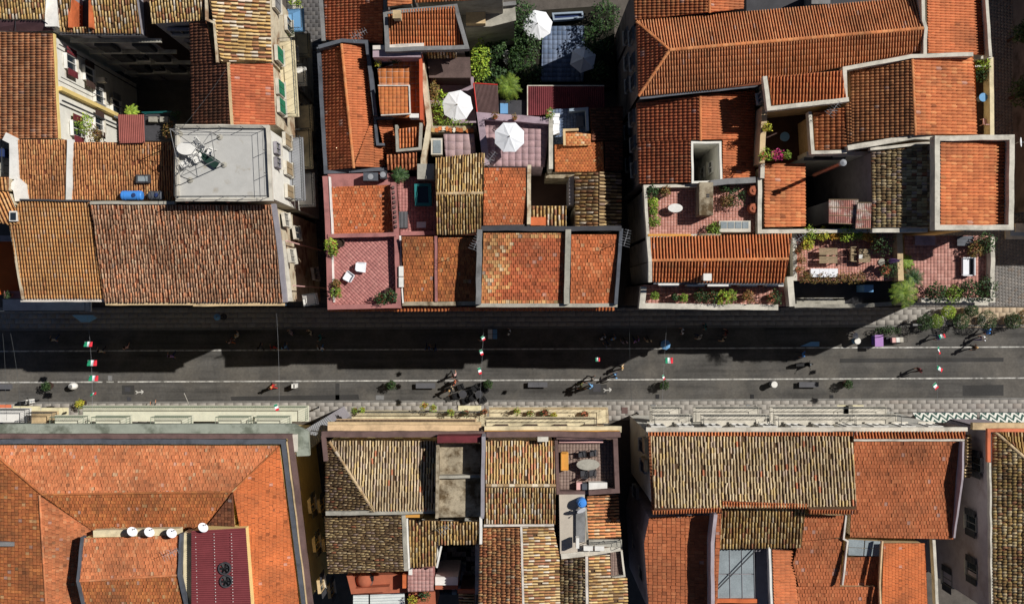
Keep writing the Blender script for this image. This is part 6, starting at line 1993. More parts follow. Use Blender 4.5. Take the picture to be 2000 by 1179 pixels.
# hot tub
o = thing('hot_tub', 'square teal hot tub on the pink terrace', 'hot tub', P(826, 380, 11.62))
a = P(826, 380, 12.3)
q = [P(x, y, 12.3) for x, y in ((812, 361), (839, 361), (840, 399), (813, 399))]
strip_mb(q, .22, .62, True).build('rim', 'teal', o)
MB().prism([v - Vector((0, 0, .6)) for v in q], [v - Vector((0, 0, .2)) for v in q]).build('water', mat('tub_water', (14, 40, 52), .05, 0, spec=.6), o)
o = thing('side_table', 'small white table in the bottom corner of the hot tub terrace', 'table', P(824, 440, 11.62))
MB().box((0, 0, .5), (.7, .45, .04)).build('tabletop', 'white', o, local=True)
for sx in (-1, 1):
    for sy in (-1, 1):
        MB().box((sx * .3, sy * .18, .25), (.04, .04, .5)).build('leg', 'white', o, local=True)
for i, y in enumerate((530, 551)):
    o = thing('air_conditioner', ('upper', 'lower')[i] + ' white air conditioner on the pink party wall', 'air conditioner', P(785, y, 12.9), 0, 'air conditioners on the party wall')
    MB().box((0, 0, .3), (.34, .75, .55)).build('casing', 'white', o, local=True)
    MB().box((.18, 0, .3), (.02, .5, .42)).build('grille', 'grey', o, local=True)
    MB().box((0, 0, -.02), (.3, .6, .06)).build('bracket', 'grey', o, local=True)
for lab, x, y, sx, m in (('grey air unit on the pink roof strip under the gabled house', 727, 348, 1.1, 'lead'), ('small dark box beside the grey air unit', 751, 344, .45, 'dgrey')):
    o = thing('air_conditioner', lab, 'air conditioner', P(x, y, 11.9))
    MB().box((0, 0, .55), (sx, .6, .75)).build('casing', m, o, local=True)
    MB().lathe([(.22, .93), (.22, .96), (.05, .97)], (0, 0, 0), 12).build('fan_guard', 'metal', o, local=True)
    MB().box((0, 0, .1), (sx * .8, .5, .2)).build('stand', 'dgrey', o, local=True)
# wooden tables, benches on terraces
def plank_table(label, x, y, z, w_, d_, h, m, n=5, name='wooden_table', cat='table', rz=0.0):
    o = thing(name, label, cat, P(x, y, z), rz)
    for k in range(n):
        MB().box((0, -d_ / 2 + (k + .5) * d_ / n, h), (w_, d_ / n - .015, .04)).build('plank', m, o, local=True)
    for sx in (-1, 1):
        for sy in (-1, 1):
            MB().box((sx * (w_ / 2 - .08), sy * (d_ / 2 - .06), h / 2), (.07, .07, h)).build('leg', m, o, local=True)
    MB().box((0, 0, h - .06), (w_ - .1, .06, .06)).build('stretcher', m, o, local=True)
    return o
plank_table('upper of two grey wooden slatted tables on the hedged terrace', 1612, 492, 13.02, 1.35, .52, .72, 'wood')
plank_table('lower of two grey wooden slatted tables on the hedged terrace', 1612, 508, 13.02, 1.35, .52, .72, 'wood')
plank_table('square wooden table with a white sheet on the hedged terrace', 1682, 500, 13.02, .85, 1.0, .74, 'wood', 6)
o = thing('paper', 'white sheet lying on the square wooden table', 'paper', P(1681, 501, 13.79))
MB().box((0, 0, .012), (.26, .3, .02)).build('sheet', 'white', o, local=True)
for i, (y, rz) in enumerate(((490, -1.57), (504, -1.57))):
    make_chair(('upper', 'lower')[i] + ' wooden chair left of the square table on the hedged terrace', P(1662, y, 13.02), rz, 'wood', 'chairs at the square wooden table')
o = thing('bench', 'white bench of three seat cushions on the hedged terrace', 'bench', P(1606, 533, 13.02))
for k in range(3):
    MB().box(((k - 1) * .68, 0, .42), (.66, .62, .16)).build('cushion', 'fabric', o, local=True)
MB().box((0, 0, .18), (2.0, .58, .32)).build('frame', 'white', o, local=True)
o = thing('closed_parasol', 'folded grey parasol leaning out over the hedged terrace', 'parasol', P(1722, 512, 13.0))
MB().tube([(0, 0, 0), (.5, .1, 2.6)], .025, 6).build('pole', 'grey', o, local=True)
MB().lathe([(.05, 0), (.2, .1), (.16, .5), (.07, 1.2), (.02, 1.3)], (.22, .04, 1.1), 9, M=Matrix.Rotation(.19, 3, 'Y')).build('folded_cloth', 'violet', o, local=True)
MB().lathe([(.28, 0), (.28, .1), (.05, .14)], (0, 0, 0), 12).build('base', 'concrete', o, local=True)
o = thing('sun_lounger', 'white lounge sofa with dark cushion on the pink corner terrace', 'lounger', P(1885, 521, 12.62))
MB().box((0, 0, .3), (.8, 1.3, .12)).build('frame', 'fabric', o, local=True)
MB().box((-.12, 0, .4), (.46, 1.14, .12)).build('seat_cushion', 'fabric', o, local=True)
MB().box((.24, 0, .42), (.26, 1.14, .12)).build('dark_cushion', 'dgrey', o, local=True)
MB().box((.42, 0, .52), (.07, 1.34, .44)).build('backrest', 'fabric', o, local=True)
for s in (-1, 1):
    MB().box((0, s * .66, .45), (.84, .07, .34)).build('armrest', 'fabric', o, local=True)
    MB().box((.3, s * .55, .12), (.06, .06, .24)).build('leg', 'grey', o, local=True)
    MB().box((-.3, s * .55, .12), (.06, .06, .24)).build('leg', 'grey', o, local=True)
for lab, x, y, w_, m in (('shaded pale bench at the top left of the pink corner terrace', 1802, 470, 1.5, 'lilac'), ('shaded blue-grey bench at the top right of the pink corner terrace', 1880, 471, 1.2, 'lead')):
    plank_table(lab, x, y, 12.62, w_, .75, .45, m, 3, 'bench', 'bench')
o = thing('clay_jar', 'upper of two round clay jars with lids on the red terrace', 'jar', P(1468, 374, 13.42), 0, 'clay jars on the red terrace')
MB().lathe([(.3, 0), (.4, .25), (.42, .5), (.3, .72), (.28, .76)], (0, 0, 0), 18).build('body', 'clay', o, local=True, smooth=True)
MB().lathe([(0, .76), (.34, .76), (.34, .8), (.12, .84), (.12, .9), (0, .9)], (0, 0, 0), 18).build('lid', 'clay', o, local=True)
dup(o, 'lower of two round clay jars with lids on the red terrace', P(1468, 408, 13.42))
o = thing('round_table', 'round blue table in the shaded sunken patio', 'table', P(1528, 270, 11.05))
MB().lathe([(0, .7), (.36, .7), (.36, .73), (0, .73)], (0, 0, 0), 18).build('tabletop', 'bluecloth', o, local=True)
MB().lathe([(.2, 0), (.2, .03), (.03, .06), (.03, .7)], (0, 0, 0), 10).build('pedestal', 'metal', o, local=True)
o = thing('round_table', 'pale round table on the narrow right terrace', 'table', P(1912, 194, 13.62))
MB().lathe([(0, .7), (.32, .7), (.32, .73), (0, .73)], (0, 0, 0), 18).build('tabletop', 'bluecloth', o, local=True)
MB().lathe([(.2, 0), (.2, .03), (.03, .06), (.03, .7)], (0, 0, 0), 10).build('pedestal', 'metal', o, local=True)
make_chair('white chair on the narrow right terrace', P(1920, 240, 13.62), 0, 'rose')
make_chair('white garden chair upper left in the dark garden', P(987, 107, 2.1), .6, 'white', 'white garden chairs')
make_chair('white garden chair lower right in the dark garden', P(990, 122, 2.1), 2.2, 'white', 'white garden chairs')
o = thing('washing', 'white sheet hung over the rail of the chequered terrace', 'cloth', P(1086, 245, 9.45))
mb = MB()
for k in range(6):
    mb.box((R.uniform(-.05, .05), -.7 + k * .28, .55 + .05 * (k % 2)), (.5, .27, .05))
mb.build('sheet', 'fabric', o, local=True)
MB().box((0, 0, .28), (.4, 1.5, .5)).build('airer', 'metal', o, local=True)
# ------------------------------------------------------------------ roof hardware
def barrel(label, x, y, z, L_, r, m, rz=0.0):
    o = thing('water_barrel', label, 'barrel', P(x, y, z), rz)
    M_ = Matrix.Rotation(math.pi / 2, 3, 'Y')
    MB().lathe([(0, -L_ / 2), (r * .85, -L_ / 2), (r, -L_ / 2 + .08), (r, L_ / 2 - .08), (r * .85, L_ / 2), (0, L_ / 2)], (0, 0, r + .05), 20, M=M_).build('tank', m, o, local=True, smooth=False)
    for k in (-.3, .3):
        MB().lathe([(r + .015, -.03), (r + .015, .03)], (k * L_, 0, r + .05), 20, M=M_).build('hoop', m, o, local=True)
        MB().box((k * L_, 0, .06), (.1, r * 1.6, .12)).build('cradle', 'grey', o, local=True)
    MB().lathe([(0, 0), (.15, 0), (.15, .06), (0, .07)], (L_ * .15, 0, 2 * r + .03), 14).build('lid', 'navy', o, local=True)
barrel('bright blue water tank lying on the brown roof', 262, 383, 16.2, 1.5, .34, 'blue')
barrel('grey water tank beside the white flat roof', 308, 383, 16.2, .95, .33, 'lead')
o = thing('water_barrel', 'blue plastic water tank on the concrete walkway', 'barrel', P(1135, 978, 12.8))
MB().lathe([(.32, 0), (.36, .1), (.36, .8), (.26, .95), (0, .97)], (0, 0, 0), 18).build('tank', 'blue', o, local=True)
MB().lathe([(0, .97), (.15, .97), (.15, 1.03), (0, 1.04)], (0, 0, 0), 12).build('lid', 'blue', o, local=True)
def dish(label, x, y, z, r, rz, group='satellite dishes'):
    o = thing('satellite_dish', label, 'satellite dish', P(x, y, z), rz, group)
    M_ = Matrix.Rotation(1.0, 3, 'X')
    prof = [(r * k / 5, .18 * r * (k / 5) ** 2) for k in range(6)]
    MB().lathe([(0.001, 0)] + prof[1:] + [(r, .18 * r + .02)], (0, 0, .75), 20, M=M_).build('reflector', 'fabric', o, local=True, smooth=False)
    MB().tube([(0, 0, 0), (0, .1, .75)], .03, 6).build('mast', 'metal', o, local=True)
    MB().tube([M_ @ Vector((0, -r * .9, .1)) + Vector((0, 0, .75)), M_ @ Vector((0, -.05, r * 1.1)) + Vector((0, 0, .75))], .018, 5).build('feed_arm', 'metal', o, local=True)
    MB().lathe([(0, 0), (.05, 0), (.04, .1), (0, .1)], M_ @ Vector((0, -.05, r * 1.1)) + Vector((0, 0, .75)), 8).build('receiver', 'grey', o, local=True)
for lab, x, y in (('leftmost white dish on the inner red roof ledge', 265, 1034), ('second white dish on the inner red roof ledge', 298, 1035), ('third white dish on the inner red roof ledge', 341, 1037), ('white dish beside the maroon metal roof', 402, 1026)):
    dish(lab, x, y, 15.0, .38, 2.4)
dish('white dish against the blue tank on the walkway', 1134, 991, 13.0, .36, .4, None)
dish('pale dish on the outer wall of the boxed roof', 1982, 281, 16.0, .34, 1.6, None)
dish('round dish inside the glazed light well at the top left', 166, 25, 13.0, .3, 2.4, None)
def antenna(label, x, y, z, h, rz, n=7):
    o = thing('tv_antenna', label, 'antenna', P(x, y, z), rz, 'television antennas')
    MB().tube([(0, 0, 0), (0, 0, h)], .02, 6).build('mast', 'metal', o, local=True)
    MB().tube([(-.5, 0, h - .1), (.7, 0, h - .1)], .014, 5).build('boom', 'metal', o, local=True)
    for k in range(n):
        w_ = .42 - .03 * k
        MB().tube([(-.5 + k * .19, -w_, h - .1), (-.5 + k * .19, w_, h - .1)], .009, 4).build('element', 'metal', o, local=True)
    MB().tube([(.2, -.3, h - .55), (-.2, .3, h - .5)], .014, 5).build('lower_boom', 'metal', o, local=True)
for a in (('thin antenna on the dark end wall of the gabled house', 705, 78, 13.8, 1.6, .5), ('antenna on the grey party wall beside the patchwork roof', 932, 478, 14.6, 2.4, 1.2), ('antenna at the east end of the front parapet', 1216, 470, 14.6, 2.2, 1.3), ('white antenna on the parapet of the raised stair block', 1614, 222, 16.0, 1.8, .9),
          ('antenna behind the ribbed gable roof near the hedged terrace', 1546, 470, 13.6, 1.8, .6), ('antenna on the ribbed roof beside the concrete rooms', 872, 1024, 12.8, 1.6, .7), ('antenna on the inner red gable by the dishes', 346, 1070, 15.3, 1.8, .4), ('antenna at the corner of the umbrella terrace', 957, 316, 12.8, 1.5, .9)):
    antenna(*a)
# ================================================================== people
def skin_body(name, J, E, rad, zones):
    """one continuous body grown with the Skin modifier from a posed skeleton"""
    me = bpy.data.meshes.new(name)
    keys = list(J)
    me.from_pydata([J[k] for k in keys], [(keys.index(a), keys.index(b)) for a, b in E], [])
    ob = bpy.data.objects.new(name, me)
    COL.objects.link(ob)
    ob.modifiers.new('Skin', 'SKIN')
    sv = me.skin_vertices[0].data
    for i, k in enumerate(keys):
        r = rad[k.rstrip('LR')] if k.rstrip('LR') in rad else rad[k]
        sv[i].radius = r if isinstance(r, tuple) else (r, r)
        sv[i].use_root = (k == 'pelvis')
    sb = ob.modifiers.new('Sub', 'SUBSURF')
    sb.levels = sb.render_levels = 1
    dg = bpy.context.evaluated_depsgraph_get()
    m2 = bpy.data.meshes.new_from_object(ob.evaluated_get(dg))
    bpy.data.objects.remove(ob)
    vs = [tuple(v.co) for v in m2.vertices]
    fs = [tuple(p.vertices) for p in m2.polygons]
    seg = [(Vector(J[a]), Vector(J[b]), zones.get(a + '-' + b, 0)) for a, b in E]
    zi = []
    for f in fs:
        c = sum((Vector(vs[i]) for i in f), Vector()) / len(f)
        best, bz = 9, 0
        for a, b, z in seg:
            d_ = b - a
            t = max(0, min(1, (c - a).dot(d_) / max(d_.length_squared, 1e-6)))
            dd = (c - a - d_ * t).length
            if dd < best:
                best, bz = dd, z
        zi.append(bz)
    mb = MB()
    for s in 'LR':          # fingers and thumb rooted in the palm, nose and ears
        w_, hnd = Vector(J['wrist' + s]), Vector(J['hand' + s])
        t = (hnd - w_).normalized()
        sd = t.cross(Vector((1, 0, 0))).normalized()
        for k, ln in enumerate((.075, .085, .08, .06)):
            b = hnd + sd * (.03 - .02 * k)
            mb.tube([b - t * .02, b + t * ln * .55, b + t * ln + Vector((-.02 if s == 'R' else .02, .01, 0))], [.011, .01, .007], 5)
        b = w_.lerp(hnd, .4) + sd * .035
        mb.tube([b, b + sd * .03 + t * .03, b + sd * .035 + t * .065], [.012, .011, .008], 5)
        hx = .08 if s == 'R' else -.08
        mb.lathe([(.0, -.03), (.02, 0), (.0, .03)], Vector(J['head']) + Vector((hx, 0, -.01)), 6)
    mb.tube([Vector(J['head']) + Vector((0, .075, .01)), Vector(J['head']) + Vector((0, .11, -.03))], [.008, .018], 5)
    n0 = len(vs)
    me2 = bpy.data.meshes.new(name)
    me2.from_pydata(vs + mb.v, [], fs + [[n0 + i for i in f] for f in mb.f])
    me2.polygons.foreach_set('material_index', zi + [0] * len(mb.f))
    me2.polygons.foreach_set('use_smooth', [True] * (len(fs) + len(mb.f)))
    for m in ('skin', 'white', 'navy', 'dgrey'):
        me2.materials.append(MT[m])
    return me2
RAD = dict(pelvis=(.15, .11), belly=(.14, .1), chest=(.16, .11), neck=.055, chin=.075, head=(.085, .1), crown=.06, shoulder=.07, elbow=.045, wrist=.033, hand=(.03, .04), hip=.09, knee=.062, ankle=.045, toe=.045)
def pose(aL, aR, lL, lR, lean=0.0):
    J = dict(pelvis=(0, 0, .95), belly=(0, lean * .4, 1.1), chest=(0, lean * .8, 1.3), neck=(0, lean, 1.46), chin=(0, lean + .03, 1.54), head=(0, lean + .03, 1.62), crown=(0, lean + .02, 1.7))
    for s, sg, a, l in (('L', -1, aL, lL), ('R', 1, aR, lR)):
        J['shoulder' + s] = (sg * .18, lean, 1.4)
        J['elbow' + s] = (sg * .24, lean + a[0], 1.13)
        J['wrist' + s] = (sg * .26, lean + a[1], a[2])
        J['hand' + s] = (sg * .26, lean + a[1] + .04, a[2] - .08)
        J['hip' + s] = (sg * .09, 0, .9)
        J['knee' + s] = (sg * .1, l[0], l[1])
        J['ankle' + s] = (sg * .1, l[2], l[3])
        J['toe' + s] = (sg * .11, l[2] + .15, max(.03, l[3] - .05))
    E = [('pelvis', 'belly'), ('belly', 'chest'), ('chest', 'neck'), ('neck', 'chin'), ('chin', 'head'), ('head', 'crown')]
    Z = {'pelvis-belly': 1, 'belly-chest': 1, 'chest-neck': 1}
    for s in 'LR':
        E += [('chest', 'shoulder' + s), ('shoulder' + s, 'elbow' + s), ('elbow' + s, 'wrist' + s), ('wrist' + s, 'hand' + s), ('pelvis', 'hip' + s), ('hip' + s, 'knee' + s), ('knee' + s, 'ankle' + s), ('ankle' + s, 'toe' + s)]
        Z.update({'chest-shoulder' + s: 1, 'shoulder%s-elbow%s' % (s, s): 1, 'pelvis-hip' + s: 2, 'hip%s-knee%s' % (s, s): 2, 'knee%s-ankle%s' % (s, s): 2, 'ankle%s-toe%s' % (s, s): 3})
    return J, E, Z
BODYM = {}
for nm, args in dict(walk=((.16, .3, .98), (-.14, -.2, .9), (-.02, .5, -.28, .14), (.16, .5, .28, .08)), stride=((-.12, -.15, .9), (.14, .3, 1.0), (.2, .52, .34, .1), (-.04, .48, -.3, .16)),
                     stand=((.0, .06, .86), (.02, .22, 1.05), (.0, .5, .0, .08), (.03, .5, .04, .08)), bend=((.2, .42, .85), (.2, .4, .9), (.04, .5, .0, .08), (.0, .5, -.06, .08), .22)).items():
    J, E, Z = pose(*args)
    BODYM[nm] = skin_body('person_' + nm, J, E, RAD, Z)
HAIRM = {}
def person(label, x, y, rz, ps='walk', top='white', bot='navy', hair='hairb', shoe='dgrey', z=0.0, s=1.0, hat=None, bag=None):
    b = P(x, y, z)
    o = bpy.data.objects.new('person', BODYM[ps])
    COL.objects.link(o)
    o.location = b
    o.rotation_euler = (0, 0, rz)
    o.scale = (s,) * 3
    tag(o, label, 'person', 'people in the street')
    for i, m in enumerate(('skin', top, bot, shoe)):
        o.material_slots[i].link = 'OBJECT'
        o.material_slots[i].material = MT[m]
    ln = .22 if ps == 'bend' else 0
    key = (hair, ps == 'bend')
    if key not in HAIRM:
        me = MB().lathe([(.06, -.1), (.1, -.06), (.108, .0), (.1, .06), (.07, .1), (.03, .118), (0, .12)], (0, ln + .012, 1.645), 14, .9, 1.05).build('hair', hair, None, smooth=True)
        HAIRM[key] = me.data
        me.parent = o
    else:
        link('hair', HAIRM[key], o)
    if hat:
        MB().lathe([(.0, .1), (.09, .1), (.1, .0), (.24, -.02), (.24, -.04), (.0, -.03)], (0, ln + .01, 1.7), 16).build('hat', hat, o, local=True)
    if bag:
        mb = MB().box((.3, -.05, .95), (.12, .3, .28))
        mb.build('bag', bag, o, local=True)
        MB().tube([(.3, -.05, 1.08), (.2, -.02, 1.44), (-.05, 0, 1.5)], .015, 4).build('bag_strap', bag, o, local=True)
    return o
for a in (
    ('person in a red dress with an orange top crossing the lower lane', 538, 753, 1.2, 'walk', 'red', 'red', 'hairf'),
    ('person in a pink top just above the white line near the cafe sets', 888, 731, .4, 'stride', 'rose', 'dgrey', 'hairb'),
    ('person in an orange shirt carrying a dark bag beside the stone bench', 889, 746, 1.0, 'stand', 'salmon', 'dgrey', 'hairb'),
    ('person in dark clothes and pale shorts leaning by the orange shirted one', 883, 756, 2.4, 'bend', 'black', 'beige', 'hairf'),
    ('person in a beige top stepping out of the shade line', 1212, 716, 1.6, 'walk', 'beige', 'dbrown', 'hairf'),
    ('person in a white and blue shirt walking above the white line', 1199, 732, 1.8, 'stride', 'bluecloth', 'navy', 'hairb'),
    ('person in a dark coat on the white line left of the bent one', 1155, 737, 1.4, 'walk', 'black', 'dgrey', 'hairg'),
    ('person in olive trousers at the left of the small walking group', 1133, 751, 1.5, 'walk', 'olive', 'olive', 'hairb'),
    ('person in a pale blue shirt bending over the square cover', 1155, 752, 1.5, 'bend', 'bluecloth', 'denim', 'hairg'),
    ('person in a bright blue shirt walking by the blue kerb patch', 1562, 690, 1.6, 'walk', 'blue', 'dgrey', 'hairb'),
    ('person in a dark red top with bare arms walking in the middle lane', 1786, 721, 1.9, 'stride', 'maroon', 'dbrown', 'hairb'),
    ('person in a royal blue shirt beside the flag string', 1823, 657, 1.5, 'walk', 'purple', 'navy', 'hairg'),
    ('person in blue nearest the corner shrubs on the right', 1919, 646, 1.4, 'walk', 'blue', 'denim', 'hairb'),
    ('person in a white and violet shirt at the right of the far group', 1909, 660, 1.7, 'stride', 'fabric', 'purple', 'hairg'),
    ('person in dark brown on the upper white line at the right', 1892, 677, 1.5, 'walk', 'dbrown', 'dgrey', 'hairf'),
    ('person in black with a white shirt on the south pavement under the green balcony', 311, 795, .4, 'bend', 'black', 'white', 'hairb'),
    ('person in white at the right end of the shaded group by the alley', 631, 679, .3, 'walk', 'fabric', 'bluecloth', 'hairb'),
    ('person in pale blue walking in the deep shade left of the alley', 561, 677, .2, 'stride', 'bluecloth', 'denim', 'hairb'),
    ('person in red walking in the deep shade left of the alley', 540, 677, .3, 'walk', 'red', 'dgrey', 'hairb'),
    ('person in teal walking first of the shaded line of four', 513, 678, .2, 'stride', 'lead', 'dgrey', 'hairb'),
    ('person in white and grey standing in shade below the brown roofed house', 470, 654, 1.0, 'stand', 'plaster', 'dgrey', 'hairf'),
    ('person in orange shorts in shade below the brown roofed house', 457, 665, 1.0, 'walk', 'brown', 'orange', 'hairb'),
    ('person with a pale patterned shirt in shade by the alley mouth', 574, 648, 2.0, 'stand', 'lilac', 'navy', 'hairg'),
    ('person in cream standing at the alley mouth in shade', 611, 648, 2.0, 'stand', 'cream', 'dgrey', 'hairb'),
    ('person in light teal just below the alley mouth', 630, 658, 1.8, 'walk', 'teal', 'dgrey', 'hairb'),
    ('person in blue, right one of the shaded pair left of centre', 850, 680, .2, 'walk', 'denim', 'navy', 'hairb'),
    ('person in blue, left one of the shaded pair left of centre', 837, 679, .2, 'stride', 'denim', 'navy', 'hairb'),
    ('person in white shirt, left of the shaded crowd right of centre', 1176, 659, .5, 'stand', 'fabric', 'denim', 'hairb'),
    ('person in blue jeans, middle of the shaded crowd right of centre', 1184, 672, .5, 'walk', 'lead', 'denim', 'hairb'),
    ('person in pale shirt, right of the shaded crowd right of centre', 1195, 660, .5, 'stand', 'bluecloth', 'navy', 'hairf'),
    ('person in grey walking alone in shade right of the crowd', 1217, 667, .3, 'walk', 'lilac', 'dgrey', 'hairb'),
    ('person in violet walking in shade near the thin wire', 1240, 664, .3, 'stride', 'violet', 'navy', 'hairb'),
    ('person in cream walking in shade left of the blue parasol', 1263, 664, .3, 'walk', 'beige', 'dgrey', 'hairb'),
    ('person in white standing in shade right of the blue parasol', 1329, 646, 1.5, 'stand', 'fabric', 'dgrey', 'hairb'),
    ('person in teal shirt standing far back in shade', 1373, 637, 1.5, 'stand', 'teal', 'dgrey', 'hairb'),
    ('person in light grey and navy walking in shade, right of white', 1362, 657, 1.2, 'walk', 'plaster', 'navy', 'hairg'),
    ('person in red standing in shade at the right of the shaded street', 1413, 649, 1.2, 'stand', 'maroon', 'dgrey', 'hairb'),
    ('person in beige walking just below the red one in shade', 1408, 661, 1.2, 'walk', 'beige', 'dgrey', 'hairb'),
    ('person in white walking in shade at the far left', 115, 662, .2, 'walk', 'plaster', 'denim', 'hairb'),
    ('person in pale top walking in shade below the tan roofed house', 206, 684, .2, 'walk', 'plaster', 'dgrey', 'hairb'),
    ('person in rose walking in shade below the brown roof left end', 256, 677, .2, 'stride', 'rose', 'dgrey', 'hairb'),
    ('person in violet walking near the shade edge at the left', 342, 694, .2, 'walk', 'violet', 'navy', 'hairb'),
    ('person in white standing in shade near the blue market boxes', 995, 648, 1.2, 'stand', 'fabric', 'dgrey', 'hairb'),
    ('person in white under the second flag string in shade', 944, 660, 1.2, 'walk', 'fabric', 'dgrey', 'hairb'),
):
    person(*a, bag='dbrown' if 'bag' in a[0] else None)
person('person in a wide white sun hat beside the purple stall', 1659, 654, 1.0, 'stand', 'white', 'lead', 'hairb', hat='fabric')
# ------------------------------------------------------------------ strings and flags
def string_(label, pts, r=.007, m='metal', name='flag_string', cat='string'):
    o = thing(name, label, cat, pts[0])
    a, b = Vector(pts[0]), Vector(pts[-1])
    W = []
    for k in range(13):
        t = k / 12
        v = a.lerp(b, t)
        v.z -= .35 * 4 * t * (1 - t)
        W.append(v)
    MB().tube(W, r, 4).build('cord', m, o)
    return W
def flag(label, x, y, z, rz, w_=.8, h=.5, tilt=.5, wave=.07):
    w_, h = w_ * .88, h * .88
    o = thing('flag', label, 'flag', P(x, y, z), rz, 'green white red flags on strings')
    Mt = Matrix.Rotation(-tilt, 3, 'X')
    for i, (nm, m) in enumerate((('green_stripe', mat('flag_green', (20, 128, 92), .8, .04)), ('white_stripe', MT['fabric']), ('red_stripe', mat('flag_red', (206, 44, 58), .8, .04)))):
        vs, fs = [], []
        for a in range(4):
            u_ = (i + a / 3) / 3
            for b in range(5):
                t = b / 4
                v = Mt @ Vector((u_ * w_, -t * h, 0)) + Vector((0, 0, wave * math.sin(u_ * 9 + t * 2)))
                vs.append(v)
        for a in range(3):
            for b in range(4):
                fs.append((a * 5 + b, a * 5 + b + 1, a * 5 + b + 6, a * 5 + b + 5))
        MB().add(vs, fs).build(nm, m, o, local=True, smooth=True)
    MB().tube([(0, 0, .01), (0, -.02, .02), Mt @ Vector((0, -h, 0))], .012, 4).build('hoist_edge', 'white', o, local=True)
for lab, a, b in (('thin flag string across the street at the left', (170, 612, 9.2), (180, 806, 8.6)), ('thin flag string across the street left of centre', (946, 612, 9.2), (936, 806, 8.6)), ('thin flag string across the street right of centre', (1304, 612, 9.2), (1293, 806, 8.6)), ('thin flag string across the street at the right', (1834, 612, 9.2), (1833, 806, 8.6)), ('thin flag string across the street near the red dress', (540, 612, 9.2), (545, 806, 8.6))):
    string_(lab, [P(*a), P(*b)])
for lab, a, b in (('bare wire crossing the street at the left edge', (0, 612, 9), (10, 800, 9)), ('second bare wire slanting beside the left edge', (12, 612, 9), (40, 800, 9)), ('bare wire crossing the street right of the bent person', (1229, 612, 9), (1234, 800, 9)), ('sagging wire from the dark red roof over the white flat roof', (448, 125, 17.4), (345, 262, 20))):
    string_(lab, [P(*a), P(*b)], .01, 'rail', 'overhead_wire', 'wire')
for a in (('upper spread flag on the left string, out in the sun', 172, 703, 8.6, 0, .82, .54, .35), ('middle spread flag on the left string', 175, 733, 8.5, 0, .8, .52, .4), ('small crumpled flag low on the left string', 178, 768, 8.5, .3, .5, .4, 1.0), ('shaded flag high on the left string', 166, 667, 8.8, 0, .7, .5, .5),
          ('thin flag on the second string at the shade line', 941, 682, 8.7, -1.2, .5, .4, .9), ('thin flag lower on the second string, just in the sun', 938, 717, 8.6, -1.3, .6, .4, .9), ('shaded scrap of flag high on the second string', 944, 655, 8.8, -1.0, .4, .4, .8),
          ('spread flag on the third string in the shade', 1299, 698, 8.6, 0, .7, .55, .4), ('small folded flag low on the third string', 1296, 731, 8.6, -1.2, .45, .4, 1.0), ('dim flag in shade left of the third string', 1163, 698, 8.6, 0, .4, .4, .6),
          ('pale flag at the top of the right string', 1832, 654, 8.8, .2, .6, .4, .6), ('thin twisted flag second on the right string', 1833, 676, 8.7, -1.3, .7, .35, .9), ('crumpled flag third on the right string', 1831, 713, 8.6, -.6, .6, .45, .7), ('curled flag at the bottom of the right string', 1827, 746, 8.5, -1.0, .55, .5, .5),
          ('faint flag near the red dress at the pavement edge', 541, 788, 8.5, -1.2, .6, .4, .9)):
    flag(*a)
# ------------------------------------------------------------------ street furniture
def stone_bench(label, x, y, L_=1.7):
    o = thing('stone_bench', label, 'bench', P(x, y, 0), 0, 'grey stone benches in the road')
    MB().box((0, 0, .42), (L_, .46, .1)).build('seat', 'seat', o, local=True)
    for s in (-1, 1):
        MB().box((s * L_ * .38, 0, .18), (.2, .38, .37)).build('support', 'seat', o, local=True)
for a in (('grey stone bench at the left edge of the road', 8, 754), ('grey stone bench left of the orange shirted person', 832, 752), ('grey stone bench below the centre of the white line', 1050, 750), ('grey stone bench right of the grey bin', 1577, 750)):
    stone_bench(*a)
def cafe_set(lab, x, y, rz):
    o = thing('cafe_table', 'black round cafe table, ' + lab, 'table', P(x, y, 0), rz, 'black cafe tables')
    MB().lathe([(0, .7), (.34, .7), (.34, .73), (0, .73)], (0, 0, 0), 18).build('tabletop', 'dgrey', o, local=True)
    MB().lathe([(.22, 0), (.22, .03), (.03, .06), (.03, .7)], (0, 0, 0), 10).build('pedestal', 'black', o, local=True)
    for k, nm in enumerate(('right', 'top', 'left', 'bottom')):
        a = rz + k * 1.57
        b = P(x, y, 0) + Vector((.62 * math.cos(a), .62 * math.sin(a), 0))
        make_chair('black chair %s of the cafe table %s' % (nm, lab), b, a + 1.57, 'black', 'black cafe chairs')
cafe_set('beside the orange shirted person', 905, 768, .3)
cafe_set('under the second flag string', 936, 768, .6)
o = thing('litter_bin', 'white egg-shaped bin in the road at the left', 'bin', P(147, 753, 0))
MB().lathe([(.2, 0), (.3, .2), (.33, .5), (.26, .8), (.12, .92), (0, .95)], (0, 0, 0), 18, 1.15, .95).build('body', 'white', o, local=True, smooth=True)
MB().lathe([(.1, .88), (.16, .9), (.1, .95)], (0, 0, 0), 14).build('rim', 'grey', o, local=True)
for lab, x, y, m in (('grey ring-topped bin left of the right stone bench', 1507, 749, 'metal'), ('blue ring-topped bin in front of the white hat', 1668, 665, 'bluecloth')):
    o = thing('litter_bin', lab, 'bin', P(x, y, 0))
    MB().lathe([(.22, 0), (.25, .1), (.25, .95), (.19, .97), (.19, .7), (0, .7)], (0, 0, 0), 18).build('body', m, o, local=True)
    MB().lathe([(.26, .9), (.29, .92), (.26, .97)], (0, 0, 0), 18).build('rim', 'white', o, local=True)
o = thing('sign_board', 'small white box-shaped board right of the red dress', 'sign', P(578, 752, 0))
MB().box((0, 0, .55), (.36, .36, .9)).build('board', 'white', o, local=True)
MB().box((0, 0, .06), (.44, .44, .12)).build('base', 'grey', o, local=True)
